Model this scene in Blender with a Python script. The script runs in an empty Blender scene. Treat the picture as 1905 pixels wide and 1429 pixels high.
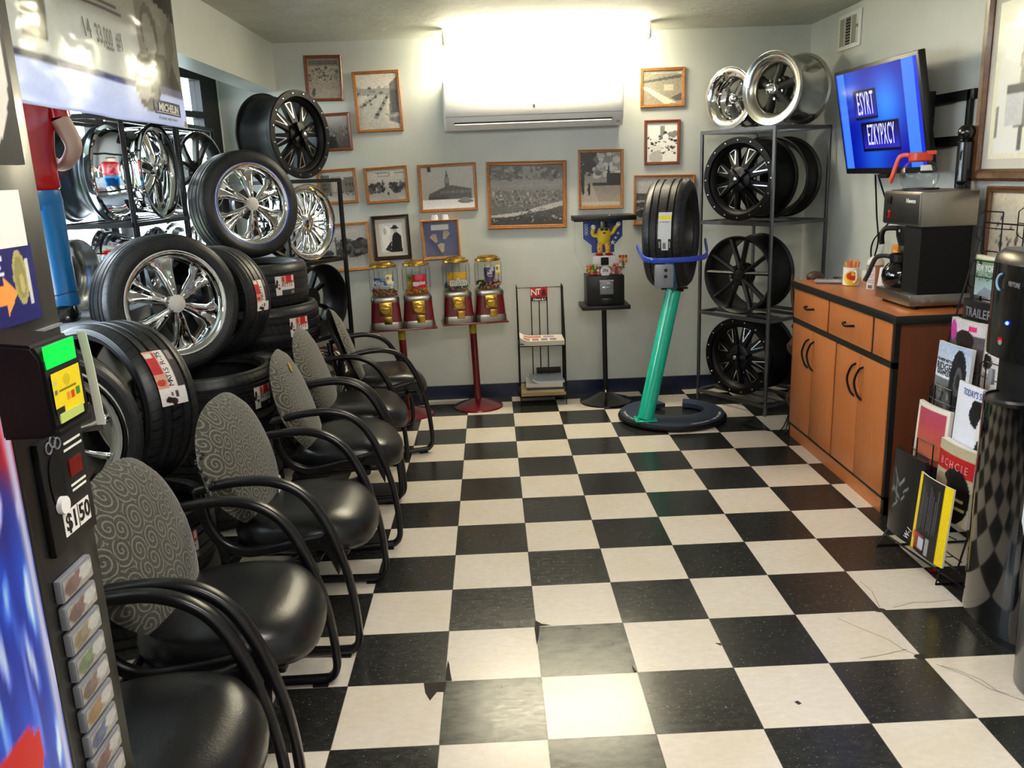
EXPOSURE = 1.3
SKY = 7.0
LAMP = 24.0
LAMP2 = 20.0

import bpy, bmesh, math, random
from mathutils import Vector, Matrix, Euler
random.seed(7)
PI = math.pi
sc = bpy.context.scene
COL = sc.collection
T = 0.3048

def lin(c):
    if isinstance(c, str):
        c = tuple(int(c[i:i+2], 16)/255 for i in (1, 3, 5))
    return tuple(x/12.92 if x <= .04045 else ((x+.055)/1.055)**2.4 for x in c[:3])

# ---------------------------------------------------------------- objects
def finish(me, smooth=True, angle=35):
    if smooth:
        me.shade_smooth()
        me.set_sharp_from_angle(angle=math.radians(angle))

def tag(o, label=None, cat=None, group=None, kind=None):
    if label: o['label'] = label
    if cat: o['category'] = cat
    if group: o['group'] = group
    if kind: o['kind'] = kind
    return o

def thing(name, label, cat, loc=(0, 0, 0), rot=(0, 0, 0), group=None, M=None):
    o = bpy.data.objects.new(name, None)
    COL.objects.link(o)
    o.empty_display_size = .1
    if M is not None: o.matrix_world = M
    else:
        o.location = loc; o.rotation_euler = rot
    return tag(o, label, cat, group)

def obj(name, bm, mat, parent=None, smooth=True, angle=35, M=None, recalc=True):
    if recalc: bmesh.ops.recalc_face_normals(bm, faces=bm.faces[:])
    me = bpy.data.meshes.new(name)
    bm.to_mesh(me); bm.free()
    finish(me, smooth, angle)
    me.materials.append(mat)
    o = bpy.data.objects.new(name, me)
    COL.objects.link(o)
    if parent is not None: o.parent = parent
    if M is not None: o.matrix_local = M
    return o

def struct(name, bm, mat, parent=None, **k):
    o = obj(name, bm, mat, parent, **k)
    if parent is None: o['kind'] = 'structure'
    return o

def copy_tree(o, parent=None):
    c = o.copy(); COL.objects.link(c)
    if parent is not None: c.parent = parent
    for ch in list(o.children): copy_tree(ch, c)
    return c

def dup(root, loc=None, rot=None, label=None, M=None, group=None):
    r = copy_tree(root)
    if M is not None: r.matrix_world = M
    if loc is not None: r.location = loc
    if rot is not None: r.rotation_euler = rot
    if label: r['label'] = label
    if group: r['group'] = group
    return r

def frame(o, x, z):
    """matrix with local X along x, local Z along z, origin o"""
    z = Vector(z).normalized(); x = Vector(x)
    x = (x - z*x.dot(z)).normalized(); y = z.cross(x)
    m = Matrix((x, y, z)).transposed().to_4x4(); m.translation = Vector(o)
    return m

# ---------------------------------------------------------------- shapes
def nb(): return bmesh.new()

def box(bm, c, s, bevel=0, seg=2, M=None):
    r = bmesh.ops.create_cube(bm, size=1)
    vs = r['verts']
    for v in vs: v.co = Vector((v.co.x*s[0]+c[0], v.co.y*s[1]+c[1], v.co.z*s[2]+c[2]))
    if bevel:
        es = list({e for v in vs for e in v.link_edges})
        rr = bmesh.ops.bevel(bm, geom=es, offset=bevel, segments=seg, affect='EDGES', profile=.5)
        vs = list({v for f in rr['faces'] for v in f.verts} | {v for v in vs if v.is_valid})
    if M is not None:
        for v in vs: v.co = M @ v.co
    return bm

def box2(bm, a, b, bevel=0, seg=2, M=None):
    return box(bm, [(a[i]+b[i])/2 for i in range(3)], [abs(b[i]-a[i]) for i in range(3)], bevel, seg, M)

def ring_faces(bm, rings, closed_u=True, closed_v=False):
    n = len(rings[0]); m = len(rings)
    for i in range(m if closed_v else m-1):
        A, B = rings[i], rings[(i+1) % m]
        for j in range(n if closed_u else n-1):
            k = (j+1) % n
            try: bm.faces.new((A[j], A[k], B[k], B[j]))
            except ValueError: pass

def cyl(bm, p0, p1, r0, r1=None, seg=20, caps=True):
    if r1 is None: r1 = r0
    p0, p1 = Vector(p0), Vector(p1); d = (p1-p0).normalized()
    a = d.orthogonal().normalized(); b = d.cross(a)
    R = []
    for p, r in ((p0, r0), (p1, r1)):
        R.append([bm.verts.new(p + a*math.cos(2*PI*i/seg)*r + b*math.sin(2*PI*i/seg)*r) for i in range(seg)])
    ring_faces(bm, R)
    if caps:
        bm.faces.new(R[0][::-1]); bm.faces.new(R[1])
    return bm

def bez(pts, n=8, closed=False):
    """Catmull-Rom through points"""
    P = [Vector(p) for p in pts]; out = []
    m = len(P)
    for i in range(m if closed else m-1):
        if closed: a, b, c, d = P[(i-1) % m], P[i], P[(i+1) % m], P[(i+2) % m]
        else: a, b, c, d = P[max(i-1, 0)], P[i], P[i+1], P[min(i+2, m-1)]
        for k in range(n):
            t = k/n
            out.append(.5*((2*b)+(c-a)*t+(2*a-5*b+4*c-d)*t*t+(3*b-a-3*c+d)*t**3))
    if not closed: out.append(P[-1])
    return out

def tube(bm, pts, r, seg=8, closed=False, prof=None, up=None, caps=True):
    """sweep a circle (or a 2D profile) along pts; up fixes the profile's second axis"""
    P = [Vector(p) for p in pts]
    n = len(P)
    prof = prof or [(math.cos(2*PI*i/seg)*r, math.sin(2*PI*i/seg)*r) for i in range(seg)]
    rings = []; a = None
    for i in range(n):
        if closed: d = P[(i+1) % n]-P[i-1]
        else: d = P[min(i+1, n-1)]-P[max(i-1, 0)]
        if d.length < 1e-9: d = Vector((0, 0, 1))
        d.normalize()
        if up is not None:
            a = Vector(up).cross(d)
            if a.length < 1e-6: a = d.orthogonal()
            a.normalize()
        elif a is None: a = d.orthogonal().normalized()
        else:
            a = a - d*a.dot(d)
            if a.length < 1e-6: a = d.orthogonal()
            a.normalize()
        b = d.cross(a)
        sc_ = r[i] if isinstance(r, (list, tuple)) else 1
        rings.append([bm.verts.new(P[i]+a*x*sc_+b*y*sc_) for x, y in prof])
    ring_faces(bm, rings, True, closed)
    if caps and not closed:
        bm.faces.new(rings[0][::-1]); bm.faces.new(rings[-1])
    return bm

def rrect(w, h, r, n=3):
    out = []
    for cx, cy, a0 in ((w/2-r, h/2-r, 0), (-w/2+r, h/2-r, 90), (-w/2+r, -h/2+r, 180), (w/2-r, -h/2+r, 270)):
        for k in range(n+1):
            a = math.radians(a0+90*k/n); out.append((cx+r*math.cos(a), cy+r*math.sin(a)))
    return out

def lathe(bm, prof, seg=48, closed=False, a0=0, a1=2*PI):
    full = abs(a1-a0-2*PI) < 1e-6
    cols = []
    for i in range(seg if full else seg+1):
        a = a0+(a1-a0)*i/seg
        c, s = math.cos(a), math.sin(a)
        cols.append([bm.verts.new((r*c, r*s, z)) for r, z in prof])
    m = len(cols)
    for i in range(m if full else m-1):
        A, B = cols[i], cols[(i+1) % m]
        n = len(prof)
        for j in range(n if closed else n-1):
            k = (j+1) % n
            try: bm.faces.new((A[j], B[j], B[k], A[k]))
            except ValueError: pass
    bmesh.ops.remove_doubles(bm, verts=bm.verts[:], dist=1e-6)
    return bm

def disc(bm, r, z, seg=32):
    vs = [bm.verts.new((r*math.cos(2*PI*i/seg), r*math.sin(2*PI*i/seg), z)) for i in range(seg)]
    bm.faces.new(vs); return bm

def prism(bm, poly, z0, z1, M=None):
    A = [bm.verts.new((x, y, z0)) for x, y in poly]; B = [bm.verts.new((x, y, z1)) for x, y in poly]
    bm.faces.new(A[::-1]); bm.faces.new(B)
    n = len(poly)
    for i in range(n): bm.faces.new((A[i], A[(i+1) % n], B[(i+1) % n], B[i]))
    if M is not None:
        for v in A+B: v.co = M @ v.co
    return bm

def ball(bm, c, r, u=12, v=8, s=(1, 1, 1)):
    rr = bmesh.ops.create_uvsphere(bm, u_segments=u, v_segments=v, radius=r)
    for w in rr['verts']: w.co = Vector((w.co.x*s[0]+c[0], w.co.y*s[1]+c[1], w.co.z*s[2]+c[2]))
    return bm

def loft(bm, rings, caps=True):
    R = [[bm.verts.new(p) for p in ring] for ring in rings]
    ring_faces(bm, R)
    if caps:
        bm.faces.new(R[0][::-1]); bm.faces.new(R[-1])
    return bm

_fonts = {}
def text_bm(s, size=.1, align='CENTER', extrude=.0004, sx=1, bold=0, spacing=1):
    cu = bpy.data.curves.new('text', 'FONT')
    cu.body = s; cu.size = size; cu.align_x = align; cu.align_y = 'CENTER'
    cu.extrude = extrude; cu.offset = bold; cu.space_character = spacing; cu.resolution_u = 2
    o = bpy.data.objects.new('text', cu); COL.objects.link(o)
    dg = bpy.context.evaluated_depsgraph_get()
    me = bpy.data.meshes.new_from_object(o.evaluated_get(dg))
    bm = nb(); bm.from_mesh(me)
    bpy.data.meshes.remove(me); bpy.data.objects.remove(o); bpy.data.curves.remove(cu)
    for v in bm.verts: v.co.x *= sx
    return bm

def text(name, s, size, mat, parent, M, align='CENTER', sx=1, bold=0, extrude=.0004, spacing=1):
    return obj(name, text_bm(s, size, align, extrude, sx, bold, spacing), mat, parent, smooth=False, M=M, recalc=False)

# ---------------------------------------------------------------- materials
def new_mat(name):
    m = bpy.data.materials.new(name); m.use_nodes = True
    nt = m.node_tree; nt.nodes.clear()
    out = nt.nodes.new('ShaderNodeOutputMaterial')
    b = nt.nodes.new('ShaderNodeBsdfPrincipled')
    nt.links.new(b.outputs[0], out.inputs[0])
    return m, nt, b, out

def mat(name, color, rough=.5, metal=0, noise=0, nscale=20, bump=0, bscale=80, coat=0, spec=.5, emit=None, estr=0, stretch=None):
    m, nt, b, out = new_mat(name)
    c = lin(color)
    b.inputs['Base Color'].default_value = (*c, 1)
    b.inputs['Roughness'].default_value = rough
    b.inputs['Metallic'].default_value = metal
    b.inputs['Coat Weight'].default_value = coat
    b.inputs['Coat Roughness'].default_value = .08
    b.inputs['Specular IOR Level'].default_value = spec
    if emit:
        b.inputs['Emission Color'].default_value = (*lin(emit), 1)
        b.inputs['Emission Strength'].default_value = estr
    if noise or bump:
        tc = nt.nodes.new('ShaderNodeTexCoord')
        src = tc.outputs['Object']
        if stretch:
            mp = nt.nodes.new('ShaderNodeMapping'); mp.inputs['Scale'].default_value = stretch
            nt.links.new(src, mp.inputs[0]); src = mp.outputs[0]
    if noise:
        n = nt.nodes.new('ShaderNodeTexNoise'); n.inputs['Scale'].default_value = nscale; n.inputs['Detail'].default_value = 5
        nt.links.new(src, n.inputs['Vector'])
        r = nt.nodes.new('ShaderNodeMix'); r.data_type = 'RGBA'
        r.inputs[6].default_value = (*[x*(1-noise) for x in c], 1); r.inputs[7].default_value = (*[min(1, x*(1+noise)) for x in c], 1)
        nt.links.new(n.outputs[0], r.inputs[0]); nt.links.new(r.outputs[2], b.inputs['Base Color'])
    if bump:
        n2 = nt.nodes.new('ShaderNodeTexNoise'); n2.inputs['Scale'].default_value = bscale; n2.inputs['Detail'].default_value = 3
        nt.links.new(src, n2.inputs['Vector'])
        bp = nt.nodes.new('ShaderNodeBump'); bp.inputs['Strength'].default_value = bump; bp.inputs['Distance'].default_value = .003
        nt.links.new(n2.outputs[0], bp.inputs['Height']); nt.links.new(bp.outputs[0], b.inputs['Normal'])
    return m

class NT:
    """tiny node-graph helper"""
    def __init__(s, nt): s.nt = nt
    def n(s, t, **k):
        x = s.nt.nodes.new(t)
        for a, v in k.items(): setattr(x, a, v)
        return x
    def link(s, a, b): s.nt.links.new(a, b)
    def m(s, op, a, b=None, c=None):
        x = s.nt.nodes.new('ShaderNodeMath'); x.operation = op
        for i, v in enumerate((a, b, c)):
            if v is None: continue
            if isinstance(v, (int, float)): x.inputs[i].default_value = v
            else: s.link(v, x.inputs[i])
        return x.outputs[0]
    def vm(s, op, a, b=None):
        x = s.nt.nodes.new('ShaderNodeVectorMath'); x.operation = op
        for i, v in enumerate((a, b)):
            if v is None: continue
            if isinstance(v, (tuple, list)): x.inputs[i].default_value = v
            else: s.link(v, x.inputs[i])
        return x.outputs[0]
    def mix(s, f, a, b):
        x = s.nt.nodes.new('ShaderNodeMix'); x.data_type = 'RGBA'
        for i, v in ((0, f), (6, a), (7, b)):
            if isinstance(v, (int, float)): x.inputs[i].default_value = v
            elif isinstance(v, tuple): x.inputs[i].default_value = (*v[:3], 1)
            else: s.link(v, x.inputs[i])
        return x.outputs[2]
    def noise(s, vec, scale, detail=4, rough=.5):
        x = s.nt.nodes.new('ShaderNodeTexNoise'); x.inputs['Scale'].default_value = scale
        x.inputs['Detail'].default_value = detail; x.inputs['Roughness'].default_value = rough
        if vec is not None: s.link(vec, x.inputs['Vector'])
        return x.outputs[0]
    def ramp(s, f, lo, hi):
        x = s.nt.nodes.new('ShaderNodeMapRange'); x.inputs[1].default_value = lo; x.inputs[2].default_value = hi
        x.clamp = True; s.link(f, x.inputs[0]); return x.outputs[0]
    def sep(s, v):
        x = s.nt.nodes.new('ShaderNodeSeparateXYZ'); s.link(v, x.inputs[0]); return x.outputs
    def comb(s, a, b, c):
        x = s.nt.nodes.new('ShaderNodeCombineXYZ')
        for i, v in enumerate((a, b, c)):
            if isinstance(v, (int, float)): x.inputs[i].default_value = v
            else: s.link(v, x.inputs[i])
        return x.outputs[0]
    def bump(s, h, strength, dist=.003):
        x = s.nt.nodes.new('ShaderNodeBump'); x.inputs['Strength'].default_value = strength; x.inputs['Distance'].default_value = dist
        s.link(h, x.inputs['Height']); return x.outputs[0]
    def obj(s): return s.n('ShaderNodeTexCoord').outputs['Object']

def glass_mat(name, tint=(.97, .98, .98), rough=0, refl=1.0):
    m = bpy.data.materials.new(name); m.use_nodes = True; nt = m.node_tree; nt.nodes.clear(); g = NT(nt)
    out = g.n('ShaderNodeOutputMaterial'); mx = g.n('ShaderNodeMixShader')
    tr = g.n('ShaderNodeBsdfTransparent'); tr.inputs[0].default_value = (*tint, 1)
    gl = g.n('ShaderNodeBsdfGlossy'); gl.inputs['Roughness'].default_value = rough
    fr = g.n('ShaderNodeFresnel'); fr.inputs[0].default_value = 1.45
    ge = g.n('ShaderNodeNewGeometry'); g.link(g.m('MULTIPLY', g.m('MULTIPLY', fr.outputs[0], refl), g.m('SUBTRACT', 1, ge.outputs['Backfacing'])), mx.inputs[0]); g.link(tr.outputs[0], mx.inputs[1]); g.link(gl.outputs[0], mx.inputs[2]); g.link(mx.outputs[0], out.inputs[0])
    return m

def print_mat(name, rough=.45, emit=0, coat=0):
    m, nt, b, out = new_mat(name); g = NT(nt)
    a = g.n('ShaderNodeAttribute', attribute_name='Col')
    g.link(a.outputs['Color'], b.inputs['Base Color']); b.inputs['Roughness'].default_value = rough
    b.inputs['Coat Weight'].default_value = coat; b.inputs['Coat Roughness'].default_value = .05
    if emit:
        b.inputs['Base Color'].default_value = (0, 0, 0, 1)
        nt.links.remove(b.inputs['Base Color'].links[0])
        g.link(a.outputs['Color'], b.inputs['Emission Color']); b.inputs['Emission Strength'].default_value = emit
    return m

# ---------------------------------------------------------------- printed artwork drawn point by point into vertex colours
class Art:
    def __init__(s, w, h, bg=(1, 1, 1), seed=1):
        s.w, s.h = w, h; s.px = [list(bg) for _ in range(w*h)]; s.r = random.Random(seed)
    def each(s, f):
        for j in range(s.h):
            for i in range(s.w):
                k = j*s.w+i; c = f((i+.5)/s.w, (j+.5)/s.h, s.px[k])
                if c is not None: s.px[k] = list(c)
        return s
    def grad(s, c0, c1, v0=0, v1=1):
        def f(u, v, p):
            if v0 <= v <= v1:
                t = (v-v0)/(v1-v0); return [a+(b-a)*t for a, b in zip(c0, c1)]
        return s.each(f)
    def poly(s, pts, c):
        n = len(pts)
        lo = max(0, int(min(p[1] for p in pts)*s.h)-1); hi = min(s.h, int(max(p[1] for p in pts)*s.h)+2)
        for j in range(lo, hi):
            v = (j+.5)/s.h
            for i in range(s.w):
                u = (i+.5)/s.w; ins = False
                for a in range(n):
                    x0, y0 = pts[a]; x1, y1 = pts[a-1]
                    if (y0 > v) != (y1 > v) and u < (x1-x0)*(v-y0)/(y1-y0)+x0: ins = not ins
                if ins: s.px[j*s.w+i] = list(c)
        return s
    def rect(s, u0, v0, u1, v1, c): return s.poly([(u0, v0), (u1, v0), (u1, v1), (u0, v1)], c)
    def ell(s, u, v, a, b, c):
        for j in range(max(0, int((v-b)*s.h)-1), min(s.h, int((v+b)*s.h)+2)):
            for i in range(max(0, int((u-a)*s.w)-1), min(s.w, int((u+a)*s.w)+2)):
                if ((i+.5)/s.w-u)**2/a**2+((j+.5)/s.h-v)**2/b**2 <= 1: s.px[j*s.w+i] = list(c)
        return s
    def line(s, u0, v0, u1, v1, t, c):
        d = math.hypot(u1-u0, v1-v0) or 1; nx, ny = -(v1-v0)/d*t/2, (u1-u0)/d*t/2
        return s.poly([(u0+nx, v0+ny), (u1+nx, v1+ny), (u1-nx, v1-ny), (u0-nx, v0-ny)], c)
    def noise(s, a, v0=0, v1=1, u0=0, u1=1):
        def f(u, v, p):
            if v0 <= v <= v1 and u0 <= u <= u1:
                d = s.r.uniform(-a, a); return [min(1, max(0, x+d)) for x in p]
        return s.each(f)
    def blobs(s, n, u0, v0, u1, v1, r0, r1, cols):
        for _ in range(n):
            r = s.r.uniform(r0, r1); s.ell(s.r.uniform(u0, u1), s.r.uniform(v0, v1), r, r*s.w/s.h*s.r.uniform(.5, 1), s.r.choice(cols))
        return s
    def bm(s, W, H, bend=None):
        """grid in local XY, centred, v=0 at the bottom"""
        bm = nb(); lay = bm.verts.layers.float_color.new('Col'); vs = []
        for j in range(s.h):
            for i in range(s.w):
                x, y = (i/(s.w-1)-.5)*W, (j/(s.h-1)-.5)*H
                v = bm.verts.new(bend(x, y) if bend else (x, y, 0)); v[lay] = (*lin(s.px[j*s.w+i]), 1); vs.append(v)
        for j in range(s.h-1):
            for i in range(s.w-1):
                bm.faces.new((vs[j*s.w+i], vs[j*s.w+i+1], vs[(j+1)*s.w+i+1], vs[(j+1)*s.w+i]))
        return bm
def gr(v): return (v, v*.985, v*.95)

# ================================================================ camera
cam_d = bpy.data.cameras.new('camera'); cam = bpy.data.objects.new('camera', cam_d); COL.objects.link(cam)
cam.location = (-0.10014336, -2.05904855, 1.541536)
cam.rotation_euler = [math.radians(a) for a in (76.08273333, 2.12441097, -1.56618671)]
cam_d.sensor_fit = 'HORIZONTAL'; cam_d.sensor_width = 36; cam_d.lens = 36*1571.9778/1905; cam_d.clip_start = .02
sc.camera = cam
sc.view_settings.view_transform = 'Standard'; sc.view_settings.look = 'None'
sc.view_settings.gamma = 1; sc.view_settings.use_curve_mapping = False
sc.view_settings.exposure = EXPOSURE
sc.cycles.use_denoising = True
sc.cycles.max_bounces = 8; sc.cycles.diffuse_bounces = 4; sc.cycles.glossy_bounces = 5; sc.cycles.transparent_max_bounces = 16
sc.cycles.sample_clamp_indirect = 6; sc.cycles.caustics_reflective = False; sc.cycles.caustics_refractive = False

# ================================================================ materials
def wall_mat():
    m, nt, b, out = new_mat('painted_wall'); g = NT(nt); o = g.obj()
    n = g.noise(o, 1.3, 3); n2 = g.noise(o, 9, 4)
    f = g.m('ADD', g.m('MULTIPLY', n, .7), g.m('MULTIPLY', n2, .3))
    g.link(g.mix(g.ramp(f, .35, .65), lin('#c2c7c1'), lin('#cdd1ca')), b.inputs['Base Color'])
    b.inputs['Roughness'].default_value = .42
    g.link(g.bump(g.noise(o, 55, 2), .12, .004), b.inputs['Normal'])
    return m
def ceil_mat():
    m, nt, b, out = new_mat('textured_ceiling'); g = NT(nt); o = g.obj()
    n = g.noise(o, 6, 5, .65)
    g.link(g.mix(g.ramp(n, .3, .7), lin('#c0c3b9'), lin('#d0d3c9')), b.inputs['Base Color']); b.inputs['Roughness'].default_value = .7
    g.link(g.bump(g.noise(o, 22, 6, .7), .5, .012), b.inputs['Normal'])
    return m
def floor_mat():
    m, nt, b, out = new_mat('checker_vinyl'); g = NT(nt); o = g.obj(); x, y, z = g.sep(o)
    ti = g.m('DIVIDE', x, T); tj = g.m('DIVIDE', y, T)
    fi = g.m('FLOOR', ti); fj = g.m('FLOOR', tj)
    par = g.m('MODULO', g.m('ABSOLUTE', g.m('ADD', fi, fj)), 2)          # 0 white 1 black
    par = g.m('GREATER_THAN', par, .5)
    cid = g.n('ShaderNodeTexWhiteNoise', noise_dimensions='2D'); g.link(g.comb(fi, fj, 0), cid.inputs['Vector'])
    # seams
    def edge(t): 
        f = g.m('FRACT', t); return g.m('MINIMUM', f, g.m('SUBTRACT', 1, f))
    seam = g.m('LESS_THAN', g.m('MINIMUM', edge(ti), edge(tj)), .006)
    fine = g.noise(g.vm('MULTIPLY', o, (1, 2.2, 1)), 26, 6, .7)
    soft = g.noise(o, 3.1, 4)
    # white tile: cream, with yellowed areas and dirt
    w = g.mix(g.ramp(fine, .35, .7), lin('#e0d7ca'), lin('#ede5d9'))
    w = g.mix(g.m('MULTIPLY', g.ramp(soft, .45, .7), .35), w, lin('#d8c9a4'))
    w = g.mix(g.m('MULTIPLY', cid.outputs[0], .12), w, lin('#cdbfa6'))
    dirt = g.m('MULTIPLY', g.ramp(g.noise(g.vm('MULTIPLY', o, (1, 3, 1)), 13, 6, .75), .66, .74), .45)
    w = g.mix(dirt, w, lin('#8d8576'))
    # black tile: charcoal, mottled, pale flecks
    k = g.mix(g.ramp(fine, .3, .75), lin('#151616'), lin('#343532'))
    k = g.mix(g.m('MULTIPLY', cid.outputs[0], .25), k, lin('#33332f'))
    fl = g.noise(g.vm('MULTIPLY', o, (1, 2.6, 1)), 95, 2, .5)
    k = g.mix(g.ramp(fl, .69, .73), k, lin('#a8a59a'))
    # two tiles worn grey in the traffic lane near the door
    def near(cx, cy, r): 
        d = g.n('ShaderNodeVectorMath', operation='DISTANCE'); g.link(o, d.inputs[0]); d.inputs[1].default_value = (cx, cy, 0); 
        return g.ramp(d.outputs['Value'], r, r*.45)
    wear = g.m('MAXIMUM', near(.16, .47, .30), near(.2, -.16, .32)); wear = g.m('MAXIMUM', wear, near(-.15, .15, .28))
    wear = g.m('MULTIPLY', wear, g.ramp(g.noise(g.vm('MULTIPLY', o, (1, 2.5, 1)), 11, 5, .6), .3, .6))
    k = g.mix(g.m('MULTIPLY', wear, .75), k, lin('#6d6f63'))
    c = g.mix(par, w, k); c = g.mix(g.m('MULTIPLY', seam, .7), c, lin('#1a1815'))
    g.link(c, b.inputs['Base Color'])
    rg = g.m('ADD', .17, g.m('MULTIPLY', g.ramp(fine, .3, .8), .14)); g.link(rg, b.inputs['Roughness'])
    b.inputs['Specular IOR Level'].default_value = .45
    h = g.m('SUBTRACT', g.noise(o, 7, 3), g.m('MULTIPLY', seam, .8))
    g.link(g.bump(h, .18, .003), b.inputs['Normal'])
    return m
def wood_mat(name, a, b_, scale=(1, 1, 1), rough=.35, coat=.2, rings=14):
    m, nt, b, out = new_mat(name); g = NT(nt); o = g.vm('MULTIPLY', g.obj(), scale)
    n = g.noise(o, 6, 6, .6); n2 = g.noise(o, 60, 3)
    f = g.m('ADD', g.m('MULTIPLY', n, .75), g.m('MULTIPLY', n2, .25))
    g.link(g.mix(g.ramp(f, .3, .7), lin(a), lin(b_)), b.inputs['Base Color'])
    b.inputs['Roughness'].default_value = rough; b.inputs['Coat Weight'].default_value = coat; b.inputs['Coat Roughness'].default_value = .15
    return m
def fabric_mat():
    m, nt, b, out = new_mat('swirl_upholstery'); g = NT(nt); o = g.obj(); x, y, z = g.sep(o)
    p = g.comb(y, z, 0)
    v = g.n('ShaderNodeTexVoronoi', voronoi_dimensions='2D'); v.inputs['Scale'].default_value = 15.5; v.inputs['Randomness'].default_value = .55
    g.link(p, v.inputs['Vector'])
    loc = g.vm('SUBTRACT', p, v.outputs['Position']); lx, ly, lz = g.sep(loc)
    r = v.outputs['Distance']; an = g.m('ARCTAN2', ly, lx)
    sp = g.m('SINE', g.m('ADD', g.m('MULTIPLY', r, 26), an))
    f = g.ramp(sp, .35, .85)
    nn = g.ramp(g.noise(g.obj(), 240, 2), .35, .65)
    base = g.mix(nn, lin('#2c2d28'), lin('#4b4b43'))
    g.link(g.mix(g.m('MULTIPLY', f, .62), base, lin('#8b8878')), b.inputs['Base Color'])
    b.inputs['Roughness'].default_value = .75; b.inputs['Sheen Weight'].default_value = .35; b.inputs['Sheen Roughness'].default_value = .4
    g.link(g.bump(g.m('ADD', f, nn), .3, .001), b.inputs['Normal'])
    return m
def tire_mat():
    m, nt, b, out = new_mat('tire_rubber'); g = NT(nt); o = g.obj(); x, y, z = g.sep(o)
    r = g.m('SQRT', g.m('ADD', g.m('MULTIPLY', x, x), g.m('MULTIPLY', y, y)))
    an = g.m('DIVIDE', g.m('ARCTAN2', y, x), 2*PI)
    az = g.m('ABSOLUTE', z)
    t = g.m('FRACT', g.m('ADD', g.m('MULTIPLY', an, 56), g.m('MULTIPLY', z, 9)))
    sipe = g.m('LESS_THAN', g.m('ABSOLUTE', g.m('SUBTRACT', t, .5)), .09)
    ontread = g.m('GREATER_THAN', r, .296)
    mid = g.m('GREATER_THAN', g.m('ABSOLUTE', g.m('SUBTRACT', az, .047)), .017)
    s = g.m('MULTIPLY', g.m('MULTIPLY', sipe, ontread), mid)
    n = g.noise(g.obj(), 30, 4)
    # moulded rings on the sidewall
    ring = g.m('MULTIPLY', g.m('SINE', g.m('MULTIPLY', r, 900)), g.m('LESS_THAN', r, .29))
    c = g.mix(g.ramp(n, .3, .7), lin('#17181a'), lin('#26282a')); c = g.mix(s, c, lin('#020202'))
    g.link(c, b.inputs['Base Color']); b.inputs['Roughness'].default_value = .42
    h = g.m('SUBTRACT', g.m('MULTIPLY', ring, .1), s)
    g.link(g.bump(h, .9, .004), b.inputs['Normal'])
    return m
def cabinet_mat():
    m, nt, b, out = new_mat('cherry_laminate'); g = NT(nt); o = g.vm('MULTIPLY', g.obj(), (1, 9, .55))
    f = g.m('ADD', g.m('MULTIPLY', g.noise(o, 9, 6, .6), .7), g.m('MULTIPLY', g.noise(g.vm('MULTIPLY', g.obj(), (1, 30, 2)), 14, 3), .3))
    g.link(g.mix(g.ramp(f, .3, .7), lin('#b26230'), lin('#c67a42')), b.inputs['Base Color'])
    b.inputs['Roughness'].default_value = .32
    return m
M = {}
M['wall'] = wall_mat(); M['ceil'] = ceil_mat(); M['floor'] = floor_mat(); M['fabric'] = fabric_mat(); M['tire'] = tire_mat()
M['oak'] = wood_mat('oak_frame', '#8a5424', '#b67a3c', (9, 9, 1.5), .35)
M['oakh'] = M['oak']
M['darkwood'] = wood_mat('dark_frame', '#1d100b', '#33201a', (6, 6, 1), .35)
M['pine'] = wood_mat('pine_frame', '#a86f35', '#c8924f', (6, 6, 1), .4)
M['walnut'] = wood_mat('walnut_frame', '#4b3018', '#77502b', (5, 5, 1), .4)
M['cherry'] = cabinet_mat()
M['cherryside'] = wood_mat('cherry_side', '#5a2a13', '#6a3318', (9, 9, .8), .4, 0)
M['blacktrim'] = mat('black_laminate_edge', '#0c0c0c', .4)
M['chrome'] = mat('chrome', '#e9e9e9', .04, 1)
M['satin'] = mat('polished_aluminium', '#c9c8c2', .2, 1, bump=.03)
M['gunmetal'] = mat('grey_cast_spoke', '#3a3a38', .4, .6)
M['blackgloss'] = mat('gloss_black_paint', '#050506', .22, 0, coat=.5)
M['satinblack'] = mat('satin_black_paint', '#050506', .45, 0, spec=.22)
M['blackmatte'] = mat('matte_black_paint', '#101011', .42, .2)
M['milled'] = mat('milled_aluminium', '#dfe0e0', .25, 1)
M['steel'] = mat('bare_steel_angle', '#717274', .3, .9, noise=.25, nscale=30)
M['blacksteel'] = mat('black_steel_angle', '#0f0f11', .4, .3)
M['wire'] = mat('black_wire', '#0b0b0c', .35, .4)
M['plasticblack'] = mat('black_plastic', '#0d0d0e', .33, 0, bump=.05, bscale=300)
M['armplastic'] = mat('black_urethane_arm', '#0e0e10', .3, 0, bump=.03, bscale=250)
M['vinyl'] = mat('black_vinyl_seat', '#0f1013', .3, 0, bump=.12, bscale=160, noise=.15, nscale=8)
M['white'] = mat('white_plastic', '#e9e9e6', .35)
M['offwhite'] = mat('white_paint', '#dfe1dc', .5)
M['paper'] = mat('white_paper', '#e6e3dc', .7)
M['navy'] = mat('navy_vinyl_base', '#0d1c38', .35, noise=.2, nscale=4)
M['maroon'] = mat('maroon_enamel', '#6d0f1a', .25, .1, coat=.5)
M['brass'] = mat('brass', '#c9a24a', .25, 1)
M['steelbrush'] = mat('brushed_steel', '#9b958c', .3, 1, noise=.1, nscale=60, stretch=(1, 1, 20))
M['teal'] = mat('teal_enamel', '#0fc6a4', .25, coat=.6)
M['blue'] = mat('blue_enamel', '#1c3fb4', .3, coat=.5)
M['slate'] = mat('slate_blue_base', '#27344a', .45)
M['greybox'] = mat('grey_switch_box', '#82868e', .4, .2)
M['glass'] = glass_mat('clear_glass')
M['acrylic'] = glass_mat('clear_acrylic', (.985, .99, .99), .02, .5)
M['candyglass'] = glass_mat('candy_globe', (.95, .965, .96), .02, 1.3)
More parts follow.
